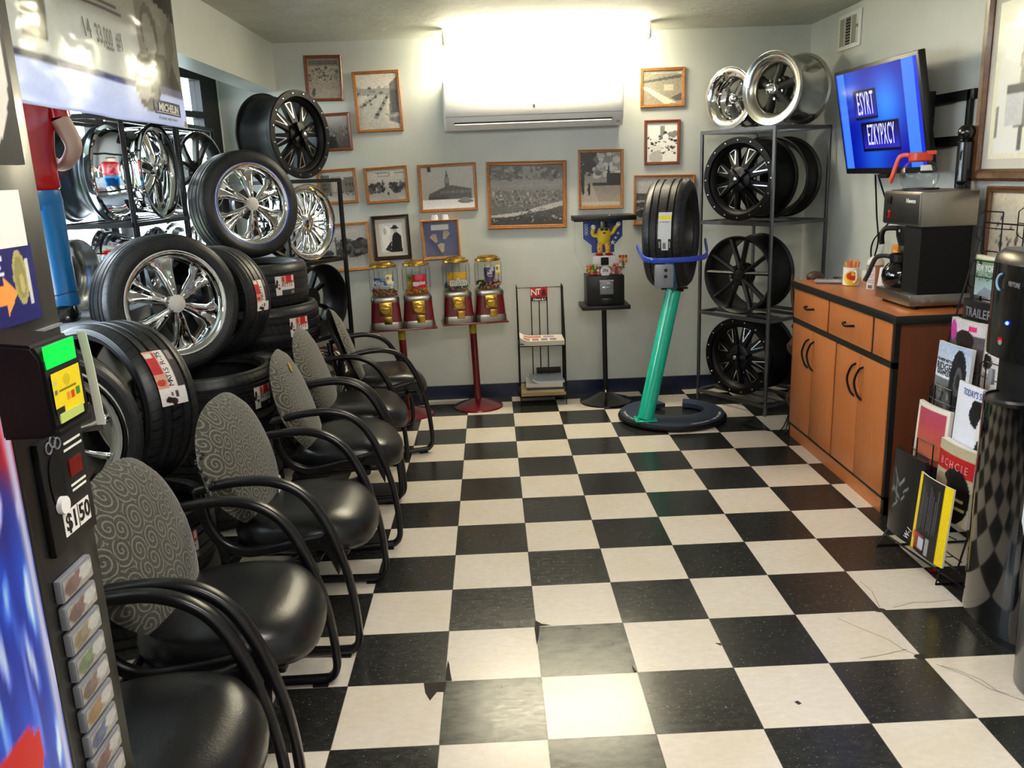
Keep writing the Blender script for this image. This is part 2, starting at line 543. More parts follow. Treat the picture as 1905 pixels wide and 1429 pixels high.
M['print'] = print_mat('printed_paper', .5)
M['photo'] = print_mat('photo_print', .35, coat=.35)
M['gloss'] = print_mat('glossy_cover', .3)
M['red'] = mat('red_enamel', '#b80d18', .22, coat=.5)
M['jeans'] = mat('blue_enamel_jeans', '#0f69a6', .3, coat=.4, noise=.15, nscale=5)
M['skin'] = mat('painted_skin', '#c9a08c', .45)
M['orange'] = mat('orange_plastic', '#d8431a', .3)
M['conc'] = mat('grey_concrete', '#8c9197', .8, noise=.2, nscale=7, bump=.25, bscale=30)
M['letter_w'] = mat('white_lettering', '#f2f2ee', .5)
M['letter_k'] = mat('black_lettering', '#101010', .5)
M['letter_s'] = mat('silver_lettering', '#a9adb3', .35, .6)
M['yellow'] = mat('yellow_plastic', '#e8c51c', .4)
M['ytape'] = mat('yellow_tape', '#a08f1c', .5, noise=.2, nscale=40)
M['rubber'] = mat('black_rubber', '#070707', .6, spec=.25)
M['rust'] = mat('brown_horn', '#4a2c1e', .5, noise=.3, nscale=10)

# ================================================================ room shell
bm = nb(); box2(bm, (-3.4, -4.2, -.1), (2.15, 3.9, 0)); FLOOR = struct('floor', bm, M['floor'], smooth=False)
bm = nb(); box2(bm, (-1.95, 3.8, 0), (2.15, 3.9, 2.6)); struct('wall_back', bm, M['wall'], smooth=False)
bm = nb(); box2(bm, (2.05, -4.2, 0), (2.15, 3.8, 2.6)); struct('wall_right', bm, M['wall'], smooth=False)
bm = nb(); box2(bm, (-3.4, -4.3, 0), (2.15, -4.2, 2.6)); struct('wall_rear', bm, M['wall'], smooth=False)
bm = nb(); box2(bm, (-1.62, -4.2, 2.42), (2.05, 3.8, 2.5)); struct('ceiling', bm, M['ceil'], smooth=False)
bm = nb(); box2(bm, (-1.62, -4.2, 2.125), (-1.46, 3.8, 2.42)); struct('trim_1', bm, M['wall'], smooth=False)   # header over the window bay
bm = nb(); box2(bm, (-3.4, -4.2, 2.40), (-1.62, 3.9, 2.5)); struct('ceiling_bay', bm, M['offwhite'], smooth=False)
bm = nb(); box2(bm, (-1.6, 3.785, 0), (2.05, 3.8, .1)); struct('baseboard_back', bm, M['navy'], smooth=False)
bm = nb(); box2(bm, (2.035, -4.2, 0), (2.05, 3.785, .1)); struct('baseboard_right', bm, M['navy'], smooth=False)
# shop window: low wall, ledge and black mullions along a slanted line
G0, G1 = Vector((-1.86, 3.8, 0)), Vector((-3.22, -.95, 0))
gd = (G1-G0).normalized(); gn = Vector((gd.y, -gd.x, 0))                    # gn points outwards
if gn.x > 0: gn = -gn
LEDGE_Z, LEDGE_X = 1.0, -1.79
bm = nb()
prism(bm, [(LEDGE_X, 3.8), (LEDGE_X, -4.2), (-3.4, -4.2), (-3.4, -.95), (G1.x, G1.y), (G0.x, G0.y)], 0, LEDGE_Z-.06)
struct('wall_left', bm, M['wall'], smooth=False)
bm = nb()
prism(bm, [(LEDGE_X+.02, 3.8), (LEDGE_X+.02, -4.2), (-3.4, -4.2), (-3.4, -.95), (G1.x, G1.y), (G0.x, G0.y)], LEDGE_Z-.06, LEDGE_Z)
struct('trim_2', bm, M['conc'], smooth=False)
bm = nb(); prism(bm, [(G1.x, G1.y), (-3.4, -.95), (-3.4, -4.2), (-3.3, -4.2), (G1.x+.06, G1.y)], LEDGE_Z, 2.4); struct('wall_left_upper', bm, M['wall'], smooth=False)
win = thing('window_1', None, None); win['kind'] = 'structure'
L = (G1-G0).length
def along(s, z, off=0): 
    p = G0+gd*s+gn*off; return (p.x, p.y, z)
def bar(bm, s0, s1, z0, z1, d0=-.03, d1=.05):
    prism(bm, [along(s0, 0, d0)[:2], along(s1, 0, d0)[:2], along(s1, 0, d1)[:2], along(s0, 0, d1)[:2]], z0, z1)
bm = nb(); bar(bm, .02, .20, LEDGE_Z, 2.4); bar(bm, .02, L, LEDGE_Z, LEDGE_Z+.05); bar(bm, 0.02, L, 2.3, 2.4); bar(bm, .2, L, 1.96, 2.0); bar(bm, .2, L, 1.87, 1.9, -.01, .03); bar(bm, .2, L, 2.19, 2.27)
struct('window_frame', bm, M['blacksteel'], win, smooth=False)
bm = nb(); bar(bm, 0, .02, LEDGE_Z, 2.4); struct('window_jamb', bm, M['wall'], win, smooth=False)
for s in (.95, 1.12, 1.75, 1.92, 2.6, 2.77, 3.6, 3.77, 4.6):
    bm = nb(); bar(bm, s, s+.06, LEDGE_Z, 2.35); struct('window_mullion', bm, M['blacksteel'], win, smooth=False)
bm = nb(); bar(bm, .2, L, LEDGE_Z, 2.35, .008, .012); struct('window_pane', bm, M['glass'], win, smooth=False)
# outside: pale paving and a strip of grass
bm = nb(); box2(bm, (-30, -25, -.3), (-3.45, 30, -.15)); struct('outside_pavement', bm, mat('pale_paving', '#c8c8c4', .8, noise=.1), smooth=False)
bm = nb(); box2(bm, (-9, -25, -.15), (-5.5, 30, -.10)); struct('outside_lawn', bm, mat('lawn', '#5d8a35', .9, noise=.2), smooth=False)
# tile damage on the floor
chip = mat('bare_floor_patch', '#2e2820', .8, noise=.3, nscale=60)
for pts in ([(-.371, .303), (-.300, .305), (-.301, .249), (-.326, .252), (-.345, .209), (-.362, .249)],
            [(.0, .655), (.02, .63), (.053, .617), (.012, .612), (.008, .56), (-.004, .49), (-.006, .60)],
            [(-.300, .425), (-.294, .40), (-.290, .36), (-.282, .307), (-.304, .307), (-.304, .36)],
            [(.292, .345), (.300, .32), (.304, .305), (.294, .306)], [(.588, .452), (.608, .449), (.606, .432), (.598, .44)], [(.736, .115), (.748, .12), (.756, .106), (.744, .100)]):
    bm = nb(); vs = [bm.verts.new((x, y, .0006)) for x, y in pts]; bm.faces.new(vs); struct('tile_chip', bm, chip, FLOOR, smooth=False)
for (x, y) in ((1.217, .612), (1.214, .315)):
    bm = nb(); vs = [bm.verts.new((x+.022*math.cos(a*PI/5), y+.015*math.sin(a*PI/5), .0006)) for a in range(10)]; bm.faces.new(vs); struct('tile_chip', bm, chip, FLOOR, smooth=False)
crackm = mat('tile_crack', '#3a342c', .8)
for pts in ([(1.24, .27), (1.30, .2), (1.33, .13), (1.40, .06), (1.42, .0)], [(1.05, .57), (1.10, .50), (1.16, .42), (1.18, .36), (1.21, .32)], [(1.19, .36), (1.10, .335), (1.02, .32)],
            [(1.24, .83), (1.25, .75), (1.24, .70), (1.225, .63)], [(1.27, .625), (1.36, .655), (1.42, .65), (1.5, .66)], [(1.25, .26), (1.28, .24), (1.33, .18), (1.345, .12), (1.37, .1)]):
    bm = nb(); n = len(pts)
    for i in range(n-1):
        a, b_ = Vector((*pts[i], .0005)), Vector((*pts[i+1], .0005)); d = (b_-a).normalized(); q = Vector((-d.y, d.x, 0))*.0009
        bm.faces.new([bm.verts.new(p) for p in (a+q, b_+q, b_-q, a-q)])
    struct('tile_crack', bm, crackm, FLOOR, smooth=False)

# ================================================================ light
w = bpy.data.worlds.new('sky'); sc.world = w; w.use_nodes = True
bg = w.node_tree.nodes['Background']; bg.inputs[0].default_value = (.80, .90, 1, 1); bg.inputs[1].default_value = SKY
def lamp_fixture(name, x0, x1, y, label, estr, depth=.15, h=.10, col='#fff1d2'):
    t = thing(name, label, 'ceiling light', ((x0+x1)/2, y, 2.42), group=None)
    L_ = x1-x0
    bm = nb(); box(bm, (0, 0, -.018), (L_, depth*.5, .036), .004); obj('housing', bm, M['offwhite'], t)
    for s in (-1, 1):
        bm = nb(); box(bm, (s*(L_/2-.008), 0, -.055), (.016, depth, .09), .004); obj('end_cap', bm, M['offwhite'], t)
    bm = nb(); n = 10
    rings = []
    for xx in (-L_/2+.017, L_/2-.017):
        rings.append([(xx, -depth*.25, -.036), (xx, -depth*.42, -.026)]+[(xx, -depth/2*math.cos(PI*i/n), -.034-(h-.034)*math.sin(PI*i/n)**.6) for i in range(n+1)]+[(xx, depth*.42, -.026), (xx, depth*.25, -.036)])
    loft(bm, rings); obj('diffuser', bm, mat(name+'_diffuser', '#ffffff', .5, emit=col, estr=estr), t)
    return t
lamp_fixture('ceiling_light', -.345, .925, 3.47, 'white fluorescent ceiling light above the wall air conditioner', LAMP)
lamp_fixture('ceiling_light', -.35, .92, -.55, 'white fluorescent ceiling light near the entrance end of the room', LAMP2, col='#fff6f0')
lamp_fixture('ceiling_light', -.35, .92, -2.9, 'white fluorescent ceiling light behind the camera near the rear wall', LAMP2, col='#fff6f0')

# ================================================================ tires and wheels (local axle = Z, face towards +Z at z = 0)
TR, TW = .31, .225
def tire_profile(R=TR, W=TW, rim=.252):
    h = W/2; s = R-rim
    half = [(rim, h*.80), (rim+s*.12, h*.93), (rim+s*.45, h*1.0), (rim+s*.75, h*.95), (R-.012, h*.86), (R-.005, h*.80)]
    gro = []
    for z in (.058, .022):
        gro += [(R-.001, z+.009), (R-.009, z+.006), (R-.009, z-.0), (R, z-.003)]
    pos = half + gro
    neg = [(r, -z) for r, z in reversed(pos)]
    inner = [(rim, -h*.80), (rim-.004, -h*.7), (rim+.012, -h*.7), (R-.02, -h*.6), (R-.018, 0), (R-.02, h*.6), (rim+.012, h*.7), (rim-.004, h*.7)]
    return pos+neg+inner[1:]
_tm = {}
def tire_part(parent, name='tire', zc=0, scale=1.0, rim=.252):
    key = rim
    if key not in _tm:
        bm = nb(); lathe(bm, tire_profile(rim=rim), 72, closed=True)
        _tm[key] = obj(name, bm, M['tire'], None, angle=40).data
        o = [x for x in bpy.data.objects if x.data == _tm[key]][0]; o.parent = parent
    else:
        o = bpy.data.objects.new(name, _tm[key]); COL.objects.link(o); o.parent = parent
    o.location = (0, 0, zc); o.scale = (scale,)*3
    return o

def sticker(parent, a0, a1, z0, z1, art, zc=0, R=TR, scale=1):
    """curved paper label on the tread from angle a0 to a1 (length along the tread)"""
    L_ = (a1-a0)
    def bend(x, y):
        a = math.radians(a0+(x/1+.5)*L_); r = (R+.0022)*scale
        return (r*math.cos(a), r*math.sin(a), (zc/scale+z0+(y+.5)*(z1-z0))*scale)
    return obj('tread_label', art.bm(1, 1, bend), M['print'], parent)

def label_art(seed=1, w=64, h=26):
    a = Art(w, h, (.93, .91, .89), seed)
    a.rect(.0, 0, .30, 1, (.95, .93, .92)); a.ell(.1, .68, .05, .14, (.12, .08, .08)); a.ell(.06, .5, .06, .12, (.2, .08, .08)); a.rect(.13, .3, .24, .42, (.3, .2, .2)); a.rect(.15, .5, .22, .56, (.4, .3, .3))
    a.rect(.30, .58, 1, 1, (.86, .62, .55)); a.rect(.55, .62, .95, 1, (.78, .10, .16)); a.ell(.40, .8, .06, .15, (.75, .25, .1)); a.rect(.86, .7, .95, .95, (.92, .88, .86))
    a.rect(.30, 0, 1, .26, (.2, .18, .19)); a.rect(.78, .02, .97, .2, (.55, .5, .5))
    a.noise(.04)
    return a
def label_text(parent, a0, s, size, z, zc=0, R=TR, step=3.0, scale=1, m='letter_k', flip=1):
    bm = nb()
    for i, ch in enumerate(s):
        if ch == ' ': continue
        tb = text_bm(ch, size, extrude=.0003); me = bpy.data.meshes.new('t'); tb.to_mesh(me); tb.free()
        a = math.radians(a0+i*step); r = (R+.003)*scale
        o = Vector((r*math.cos(a), r*math.sin(a), (zc/scale+z)*scale))
        Mx = frame(o, Vector((-math.sin(a), math.cos(a), 0)), Vector((math.cos(a), math.sin(a), 0)))
        k = len(bm.verts); bm.from_mesh(me); bm.verts.ensure_lookup_table()
        for v in bm.verts[k:]: v.co = Mx @ v.co
        bpy.data.meshes.remove(me)
    return obj('tread_lettering', bm, M[m], parent, smooth=False, recalc=False)

def barrel(parent, R, W, m, lip=.012, drop=.045, name='rim_barrel', deep=.06, t=.006):
    prof = [(R, 0), (R, -.010), (R-.012, -.016), (R-.014, -.03), (R-drop*.6, -.042), (R-drop, -.07), (R-drop, -W*.55), (R-drop*.55, -W*.72), (R-.016, -W+.035), (R-.014, -W+.016), (R, -W+.010), (R, -W),
            (R-.006, -W), (R-.02, -W+.02), (R-drop*.55-t, -W*.72), (R-drop-t, -W*.55), (R-drop-t, -.075), (R-lip-.02, -.04), (R-lip-.006, -.012), (R-lip*.5, .001)]
    bm = nb(); lathe(bm, prof, 64, closed=True)
    return obj(name, bm, m, parent, angle=50)

def spoke_bm(stations, prof, ang=0, off=0, skew=0):
    """stations: (r, half width, z, thickness); prof: [(s, h)] cross-section heights in -1..1"""
    bm = nb(); rings = []
    for r, w, z, t in stations:
        top = [Vector((r, s*w, z+h)) for s, h in prof]
        bot = [Vector((r, s*w*.92, z-t)) for s, h in reversed(prof)]
        rings.append(top+bot)
    Rm = Matrix.Rotation(ang, 4, 'Z')
    R2 = Matrix.Rotation(skew, 4, 'Z')
    out = []
    for ring in rings:
        out.append([Rm @ (R2 @ p if skew and False else p) for p in ring])
    loft(bm, out); return bm

def hub_cap(parent, r, z, m, name='center_cap', dome=.012):
    bm = nb(); lathe(bm, [(0, z+dome), (r*.6, z+dome*.8), (r*.92, z+dome*.25), (r, z), (r, z-.03), (0, z-.03)], 28)
    return obj(name, bm, m, parent)

def rim_chrome6(parent, R=.262, W=.20, a0=0, spk=None, cap=None):
    m = spk or M['chrome']
    barrel(parent, R, W, m, lip=.02, drop=.03)
    prof = [(-1, -.004), (-.72, .012), (-.4, .014), (-.14, -.002), (.14, -.002), (.4, .014), (.72, .012), (1, -.004)]
    me = None
    for k in range(6):
        st = [(.030, .015, -.014, .02), (.06, .022, -.016, .02), (.10, .030, -.022, .018), (.15, .040, -.032, .016), (R-.07, .052, -.040, .014), (R-.045, .070, -.046, .012), (R-.022, .096, -.050, .012)]
        if me is None:
            o = obj('spoke', spoke_bm(st, prof), m, parent, angle=60); me = o.data
        else:
            o = bpy.data.objects.new('spoke', me); COL.objects.link(o); o.parent = parent
        o.rotation_euler.z = a0+k*PI/3
    # dished ring joining the spoke ends
    bm = nb(); lathe(bm, [(R-.022, -.04), (R-.012, -.012), (R-.03, -.056), (R-.032, -.07), (R-.02, -.07)], 64, closed=True); obj('outer_ring', bm, m, parent)
    hub_cap(parent, .040, -.004, cap or M['paper'])
    bm = nb(); lathe(bm, [(.0, -.12), (.07, -.12), (.09, -.05), (.05, -.04), (.0, -.04)], 24); obj('hub', bm, M['gunmetal'], parent)

def rim_offroad(parent, R=.254, W=.24, a0=0):
    m = M['satinblack']
    barrel(parent, R, W, m, lip=.045, drop=.04)
    bm = nb(); lathe(bm, [(R, -.004), (R-.002, .006), (R-.036, .006), (R-.044, -.01), (R-.05, -.05), (R-.042, -.055), (R-.03, -.02)], 64, closed=True); obj('outer_ring', bm, m, parent)
    rv = None
    for k in range(16):
        if rv is None:
            bm = nb(); lathe(bm, [(0, .006), (.004, .0055), (.0062, .003), (.0066, 0), (0, 0)], 10); o = obj('rivet', bm, M['milled'], parent); rv = o.data
        else: o = bpy.data.objects.new('rivet', rv); COL.objects.link(o); o.parent = parent
        a = 2*PI*(k+.5)/16; o.location = ((R-.019)*math.cos(a), (R-.019)*math.sin(a), .006)
    prof = [(-1, 0), (-.9, .004), (0, .005), (.9, .004), (1, 0)]
    me = tm = None
    for k in range(8):
        st = [(.05, .026, -.020, .03), (.09, .028, -.026, .03), (.14, .036, -.038, .03), (.18, .042, -.047, .03), (R-.05, .048, -.053, .03)]
        if me is None:
            o = obj('spoke', spoke_bm(st, prof), m, parent, angle=40); me = o.data
            # milled triangular outline lying on the spoke
            bm = nb(); A = [(.098, 0, -.0215), (.184, .024, -.0425), (.188, -.024, -.0435)]
            def seg(p, q, w):
                p, q = Vector(p), Vector(q); d = (q-p).normalized(); n = Vector((-d.y, d.x, 0))*w
                vs = [p+n, q+n, q-n, p-n]; lo = [v-Vector((0, 0, .004)) for v in vs]
                loft(bm, [lo, vs])
            seg(A[0], A[1], .0034); seg(A[0], A[2], .0034); seg(A[1], A[2], .0018)
            t_ = obj('milled_edge', bm, M['milled'], o, smooth=False); tm = t_.data
        else:
            o = bpy.data.objects.new('spoke', me); COL.objects.link(o); o.parent = parent
            t_ = bpy.data.objects.new('milled_edge', tm); COL.objects.link(t_); t_.parent = o
        o.rotation_euler.z = a0+k*PI/4
    bm = nb()
    for k in range(4): 
        Mx = Matrix.Rotation(k*PI/2+.5, 4, 'Z')
        box(bm, (.04, 0, .004), (.07, .026, .03), .004, M=Mx)
    lathe(bm, [(0, -.05), (.078, -.05), (.074, -.012), (.055, -.005), (.0, -.005)], 24); obj('hub', bm, M['blackmatte'], parent)
    bm = nb(); cyl(bm, (0, 0, -.01), (0, 0, .035), .032, .028, 12); obj('center_cap', bm, m, parent)
    bm = nb(); lathe(bm, [(0, .037), (.009, .0365), (.013, .035), (0, .035)], 16); obj('cap_emblem', bm, M['milled'], parent)

def rim_tenspoke(parent, R=.255, W=.23, a0=0, m=None, zin=-.03):
    m = m or M['blackmatte']
    barrel(parent, R, W, m, lip=.012, drop=.03)
    prof = [(-1, -.004), (-.5, .004), (0, .008), (.5, .004), (1, -.004)]
    me = None
    for k in range(5):
        for s in (-1, 1):
            st = [(.040, .017, -.03, .03), (.09, .013, -.028, .03), (.16, .0115, -.022, .03), (R-.012, .014, -.012, .03)]
            bm = spoke_bm(st, prof)
            for v in bm.verts:
                v.co.y += s*(v.co.x-.03)*.30 if v.co.x > .03 else 0
            o = obj('spoke', bm, m, parent, angle=30); o.rotation_euler.z = a0+k*2*PI/5
    hub_cap(parent, .034, -.022, m, dome=.004)
    bm = nb(); lathe(bm, [(0, -.1), (.075, -.1), (.072, -.05), (.05, -.03), (0, -.03)], 24); obj('hub', bm, m, parent)
    ln = None
    for k in range(5):
        a = a0+(k+.5)*2*PI/5
        bm = nb(); cyl(bm, (.056*math.cos(a), .056*math.sin(a), -.05), (.056*math.cos(a), .056*math.sin(a), -.024), .013, .012, 12); obj('lug_hole', bm, M['rubber'], parent)

def rim_dragfive(parent, R=.235, W=.24, a0=.3):
    barrel(parent, R, W, M['satin'], lip=.05, drop=.032)
    bm = nb(); lathe(bm, [(R, -.002), (R-.004, .008), (R-.02, .003), (R-.035, -.004), (R-.058, -.05), (R-.062, -.06), (R-.05, -.065), (R-.03, -.03)], 64, closed=True); obj('polished_lip', bm, M['satin'], parent)
    prof = [(-1, -.008), (-.6, .008), (0, .012), (.6, .008), (1, -.008)]
    for k in range(5):
        st = [(.025, .02, -.035, .03), (.06, .022, -.045, .03), (.10, .026, -.065, .03), (.14, .034, -.075, .03), (R-.058, .04, -.075, .03)]
        o = obj('spoke', spoke_bm(st, prof), M['gunmetal'], parent, angle=60); o.rotation_euler.z = a0+k*2*PI/5
        a = a0+(k+.5)*2*PI/5
        bm = nb(); cyl(bm, (.056*math.cos(a), .056*math.sin(a), -.08), (.056*math.cos(a), .056*math.sin(a), -.03), .012, .009, 6); obj('lug_nut', bm, M['chrome'], parent)
    bm = nb(); lathe(bm, [(0, .02), (.024, .018), (.03, .01), (.034, -.02), (.036, -.06), (0, -.06)], 24); obj('center_cap', bm, M['chrome'], parent)
    bm = nb(); lathe(bm, [(0, -.11), (.075, -.11), (.07, -.06), (0, -.055)], 24); obj('hub', bm, M['gunmetal'], parent)

def rim_mesh(parent, R=.24, W=.20, n=14, a0=0, m=None):
    m = m or M['chrome']
    barrel(parent, R, W, m, lip=.03, drop=.035)
    prof = [(-1, -.003), (-.5, .004), (.5, .004), (1, -.003)]; me = None
    for k in range(n):
        st = [(.05, .009, -.03, .014), (.09, .008, -.025, .014), (.16, .0085, -.035, .014), (R-.03, .015, -.05, .014)]
        if me is None: o = obj('spoke', spoke_bm(st, prof), m, parent, angle=60); me = o.data
        else: o = bpy.data.objects.new('spoke', me); COL.objects.link(o); o.parent = parent
        o.rotation_euler.z = a0+2*PI*k/n
    bm = nb(); lathe(bm, [(R-.03, -.04), (R-.015, -.01), (R-.035, -.06), (R-.03, -.065)], 48, closed=True); obj('outer_ring', bm, m, parent)
    hub_cap(parent, .05, -.02, m)

def rim_wide5(parent, R=.24, W=.23, a0=0, m=None, mouth=None):
    m = m or M['chrome']
    barrel(parent, R, W, m, lip=.03, drop=.03)
    prof = [(-1, -.01), (-.5, .006), (0, .012), (.5, .006), (1, -.01)]; me = None
    for k in range(5):
        st = [(.03, .022, -.03, .03), (.08, .028, -.03, .03), (.14, .036, -.045, .03), (R-.03, .044, -.065, .03)]
        if me is None: o = obj('spoke', spoke_bm(st, prof), m, parent, angle=60); me = o.data
        else: o = bpy.data.objects.new('spoke', me); COL.objects.link(o); o.parent = parent
        o.rotation_euler.z = a0+2*PI*k/5
    hub_cap(parent, .04, -.016, m)

def axis_frame(c, ang, tilt=0, spin=0):
    """wheel matrix: axle (local Z) horizontal at ang degrees from -Y towards +X, tipped up by tilt"""
    a = math.radians(ang); t = math.radians(tilt)
    z = Vector((math.sin(a)*math.cos(t), -math.cos(a)*math.cos(t), math.sin(t)))
    x = Vector((0, 0, 1)).cross(z)
    return frame(c, x, z) @ Matrix.Rotation(math.radians(spin), 4, 'Z')

def stand_on(xy, z, ang, tilt, k=1):
    t = math.radians(tilt); return axis_frame((xy[0], xy[1], z+k*(TR*math.cos(t)+TW*.62*math.sin(t))+.002), ang, tilt) @ Matrix.Scale(k, 4)
# ---- stacks of tires lying flat
ZS2 = .240
def flat_tire(x, y, z, label, group, stick=None, spin=0, cat='tire', zs=.226):
    t = thing('tire', label, cat, (x, y, z), (0, 0, math.radians(spin)), group)
    o = tire_part(t, 'tread', zs/2); o.scale.z = zs/.226
    if stick: 
        sticker(t, stick-11, stick+11, -.05, .05, label_art(int(x*9+z*31) & 255), zc=TW/2)
        label_text(t, stick-3, 'ATTIS', .028, .0, TW/2, step=2.6)
    return t
ZS = .226
S1, S2, S3 = (-1.44, 2.68), (-1.475, 1.86), (-1.46, .80)
for k, (lab, dx, dy, st) in enumerate((
        ('black tire lying at the bottom of the five-tire stack by the corner rack', 0, 0, None),
        ('second black tire up in the five-tire stack by the corner rack', .02, 0, None),
        ('middle black tire of the five-tire stack by the corner rack', 0, .01, None),
        ('labelled black tire fourth up in the tall stack by the corner rack', .045, -.02, -38),
        ('labelled black tire topping the tall stack, under a chrome wheel', .0, -.02, -40))):
    flat_tire(S1[0]+dx, S1[1]+dy, k*ZS, lab, 'tires stacked flat by the window', st)
for k, (lab, dx, dy, st) in enumerate((
        ('black tire at the bottom of the three-tire stack in the middle of the window row', 0, 0, -48),
        ('black tire with label in the middle of the three-tire stack', .01, -.01, -52),
        ('black tire topping the three-tire stack, under two standing tires', .0, .0, -20))):
    flat_tire(S2[0]+dx, S2[1]+dy, k*ZS2, lab, 'tires stacked flat by the window', st, zs=ZS2)
for k, (lab, dx, dy, st) in enumerate((
        ('black tire on the floor at the bottom of the two-tire stack behind the chairs', 0, 0, -30),
        ('black tire topping the two-tire stack behind the chairs, labels on its tread', 0, 0, -30))):
    flat_tire(S3[0]+dx, S3[1]+dy, k*ZS, lab, 'tires stacked flat by the window', st)

# ---- mounted and standing tires on top of the stacks
t = thing('mounted_wheel', 'low-profile tire on six-spoke chrome rim with blue edging, standing on tallest stack', 'wheel', M=stand_on((-1.375, 2.64), 5*ZS+.012, 45, 4, .93))
tire_part(t, 'tire', -TW/2+.01, rim=.225)
rim_chrome6(t, R=.234, a0=math.radians(90))
bm = nb(); lathe(bm, [(.2345, .002), (.2385, .003), (.2385, -.004), (.2345, -.004)], 64, closed=True); obj('blue_protective_film', bm, mat('blue_film', '#2a3fe0', .3), t)
t = thing('mounted_wheel', 'low-profile tire on six-spoke chrome rim standing on the middle stack', 'wheel', M=stand_on((-1.50, 1.70), 3*ZS2, 46, 5, 1))
tire_part(t, 'tire', -TW/2+.01, rim=.225)
rim_chrome6(t, R=.234, a0=math.radians(96))
t = thing('tire', 'bare tire with red label standing upright behind the middle chrome wheel', 'tire', M=stand_on((-1.47, 2.12), 3*ZS2, -18, 3, .86))
tire_part(t, 'tread')
sticker(t, -10, 22, -.055, .055, label_art(5)); label_text(t, 3, 'MATIS', .03, .0, step=2.8)
t = thing('mounted_wheel', 'tire on chrome multi-spoke rim standing nearest the drink machine', 'wheel', M=stand_on((-1.55, .52), 2*ZS, 28, 3, 1))
tire_part(t, 'tire', -TW/2+.01)
rim_mesh(t, R=.258, n=10, a0=.2)
pl = mat('brown_grey_insert', '#4d4340', .4)
for k in range(5):
    a = 2*PI*k/5+.3
    bm = nb(); rr = [(.10, -.2), (.19, -.27), (.20, 0), (.19, .27), (.10, .2)]
    prism(bm, [(r*math.cos(a+b), r*math.sin(a+b)) for r, b in rr], -.055, -.045); obj('spoke_insert', bm, pl, t)
t = thing('tire', 'bare tire standing on edge with long red and white label, beside the multi-spoke wheel', 'tire', M=stand_on((-1.50, .97), 2*ZS, -27, 4, 1))
tire_part(t, 'tread')
sticker(t, 6, 44, -.05, .065, label_art(9)); label_text(t, 20, 'MATIS R-75', .03, .004, step=2.4)

# ---- black corner rack at the back by the window, with four wheels
def rack(name, label, corners, levels, m, top, w=.022, cross=(), feet=True, group=None):
    cx = sum(c[0] for c in corners)/4; cy = sum(c[1] for c in corners)/4
    base = levels[0][0] if not feet else 0
    t = thing(name, label, 'rack', (cx, cy, base))
    C_ = [Vector((c[0]-cx, c[1]-cy, 0)) for c in corners]
    d = (C_[1]-C_[0]).normalized()
    ang = math.atan2(d.y, d.x); Mr = Matrix.Rotation(ang, 4, 'Z')
    for c in C_:
        bm = nb(); box(bm, (0, 0, (top-base)/2), (w, w, top-base), .002, 1, M=Matrix.Translation(c) @ Mr); obj('post', bm, m, t)
    for z, deck in levels:
        bm = nb()
        for i in range(4):
            a, b_ = C_[i], C_[(i+1) % 4]; e = (b_-a); l = e.length; an = math.atan2(e.y, e.x)
            box(bm, (l/2, 0, z-base-.011), (l, .02, .022), 0, M=Matrix.Translation(a) @ Matrix.Rotation(an, 4, 'Z'))
        # two rails that carry the wheels
        for f in (.3, .7):
            a = C_[0].lerp(C_[3], f); b_ = C_[1].lerp(C_[2], f); e = b_-a
            box(bm, (e.length/2, 0, z-base-.011), (e.length, .02, .02), 0, M=Matrix.Translation(a) @ Matrix.Rotation(math.atan2(e.y, e.x), 4, 'Z'))
        obj('shelf_frame', bm, m, t, smooth=False)
    return t
rack('wheel_rack', 'black steel rack of display wheels in the back corner behind the chairs', [(-1.035, 3.41), (-1.285, 2.975), (-1.65, 3.185), (-1.40, 3.62)], [(.06, 0), (.60, 0), (1.075, 0), (1.56, 0)], M['blacksteel'], 1.56)
A1 = 60
t = thing('wheel', 'black off-road wheel with silver-edged spokes, on top of the black corner rack', 'wheel', M=axis_frame((-1.20, 3.19, 1.56+.257), A1, 0))
rim_offroad(t, W=.27, a0=.2)
OFFROAD = t
t = thing('wheel', 'chrome many-spoked wheel on the corner rack, just right of the tall tire stack', 'wheel', M=axis_frame((-1.19, 3.19, 1.075+.231), A1, 0)); rim_mesh(t, R=.228, n=18)
t['label'] = 'chrome many-spoked wheel on the upper middle shelf of the black corner rack'
t = thing('wheel', 'black wheel turned back side out on the lower shelf of the black corner rack', 'wheel', M=axis_frame((-1.32, 3.28, .60+.228), A1+180, 0)); rim_tenspoke(t, R=.225, W=.2)
t = thing('wheel', 'chrome wheel on the bottom shelf of the black corner rack, behind the farthest chair', 'wheel', M=axis_frame((-1.19, 3.19, .06+.243), A1, 0)); rim_wide5(t)

# ---- window display rack on the ledge (posts at x = -1.76) and its chrome wheels
RX = -1.80
for y0, y1, k in ((2.1, 2.80, 0), (2.83, 3.45, 1)):
    rack('wheel_rack', ['black wire-frame rack on the window ledge holding a five-spoke chrome wheel', 'black wire-frame rack on the window ledge nearer the back wall'][k],
         [(RX, y1), (RX, y0), (RX-.42, y0), (RX-.40+.06*k, y1)], [(1.385, 0), (1.89, 0)], M['blacksteel'], 1.89, w=.02, feet=False)

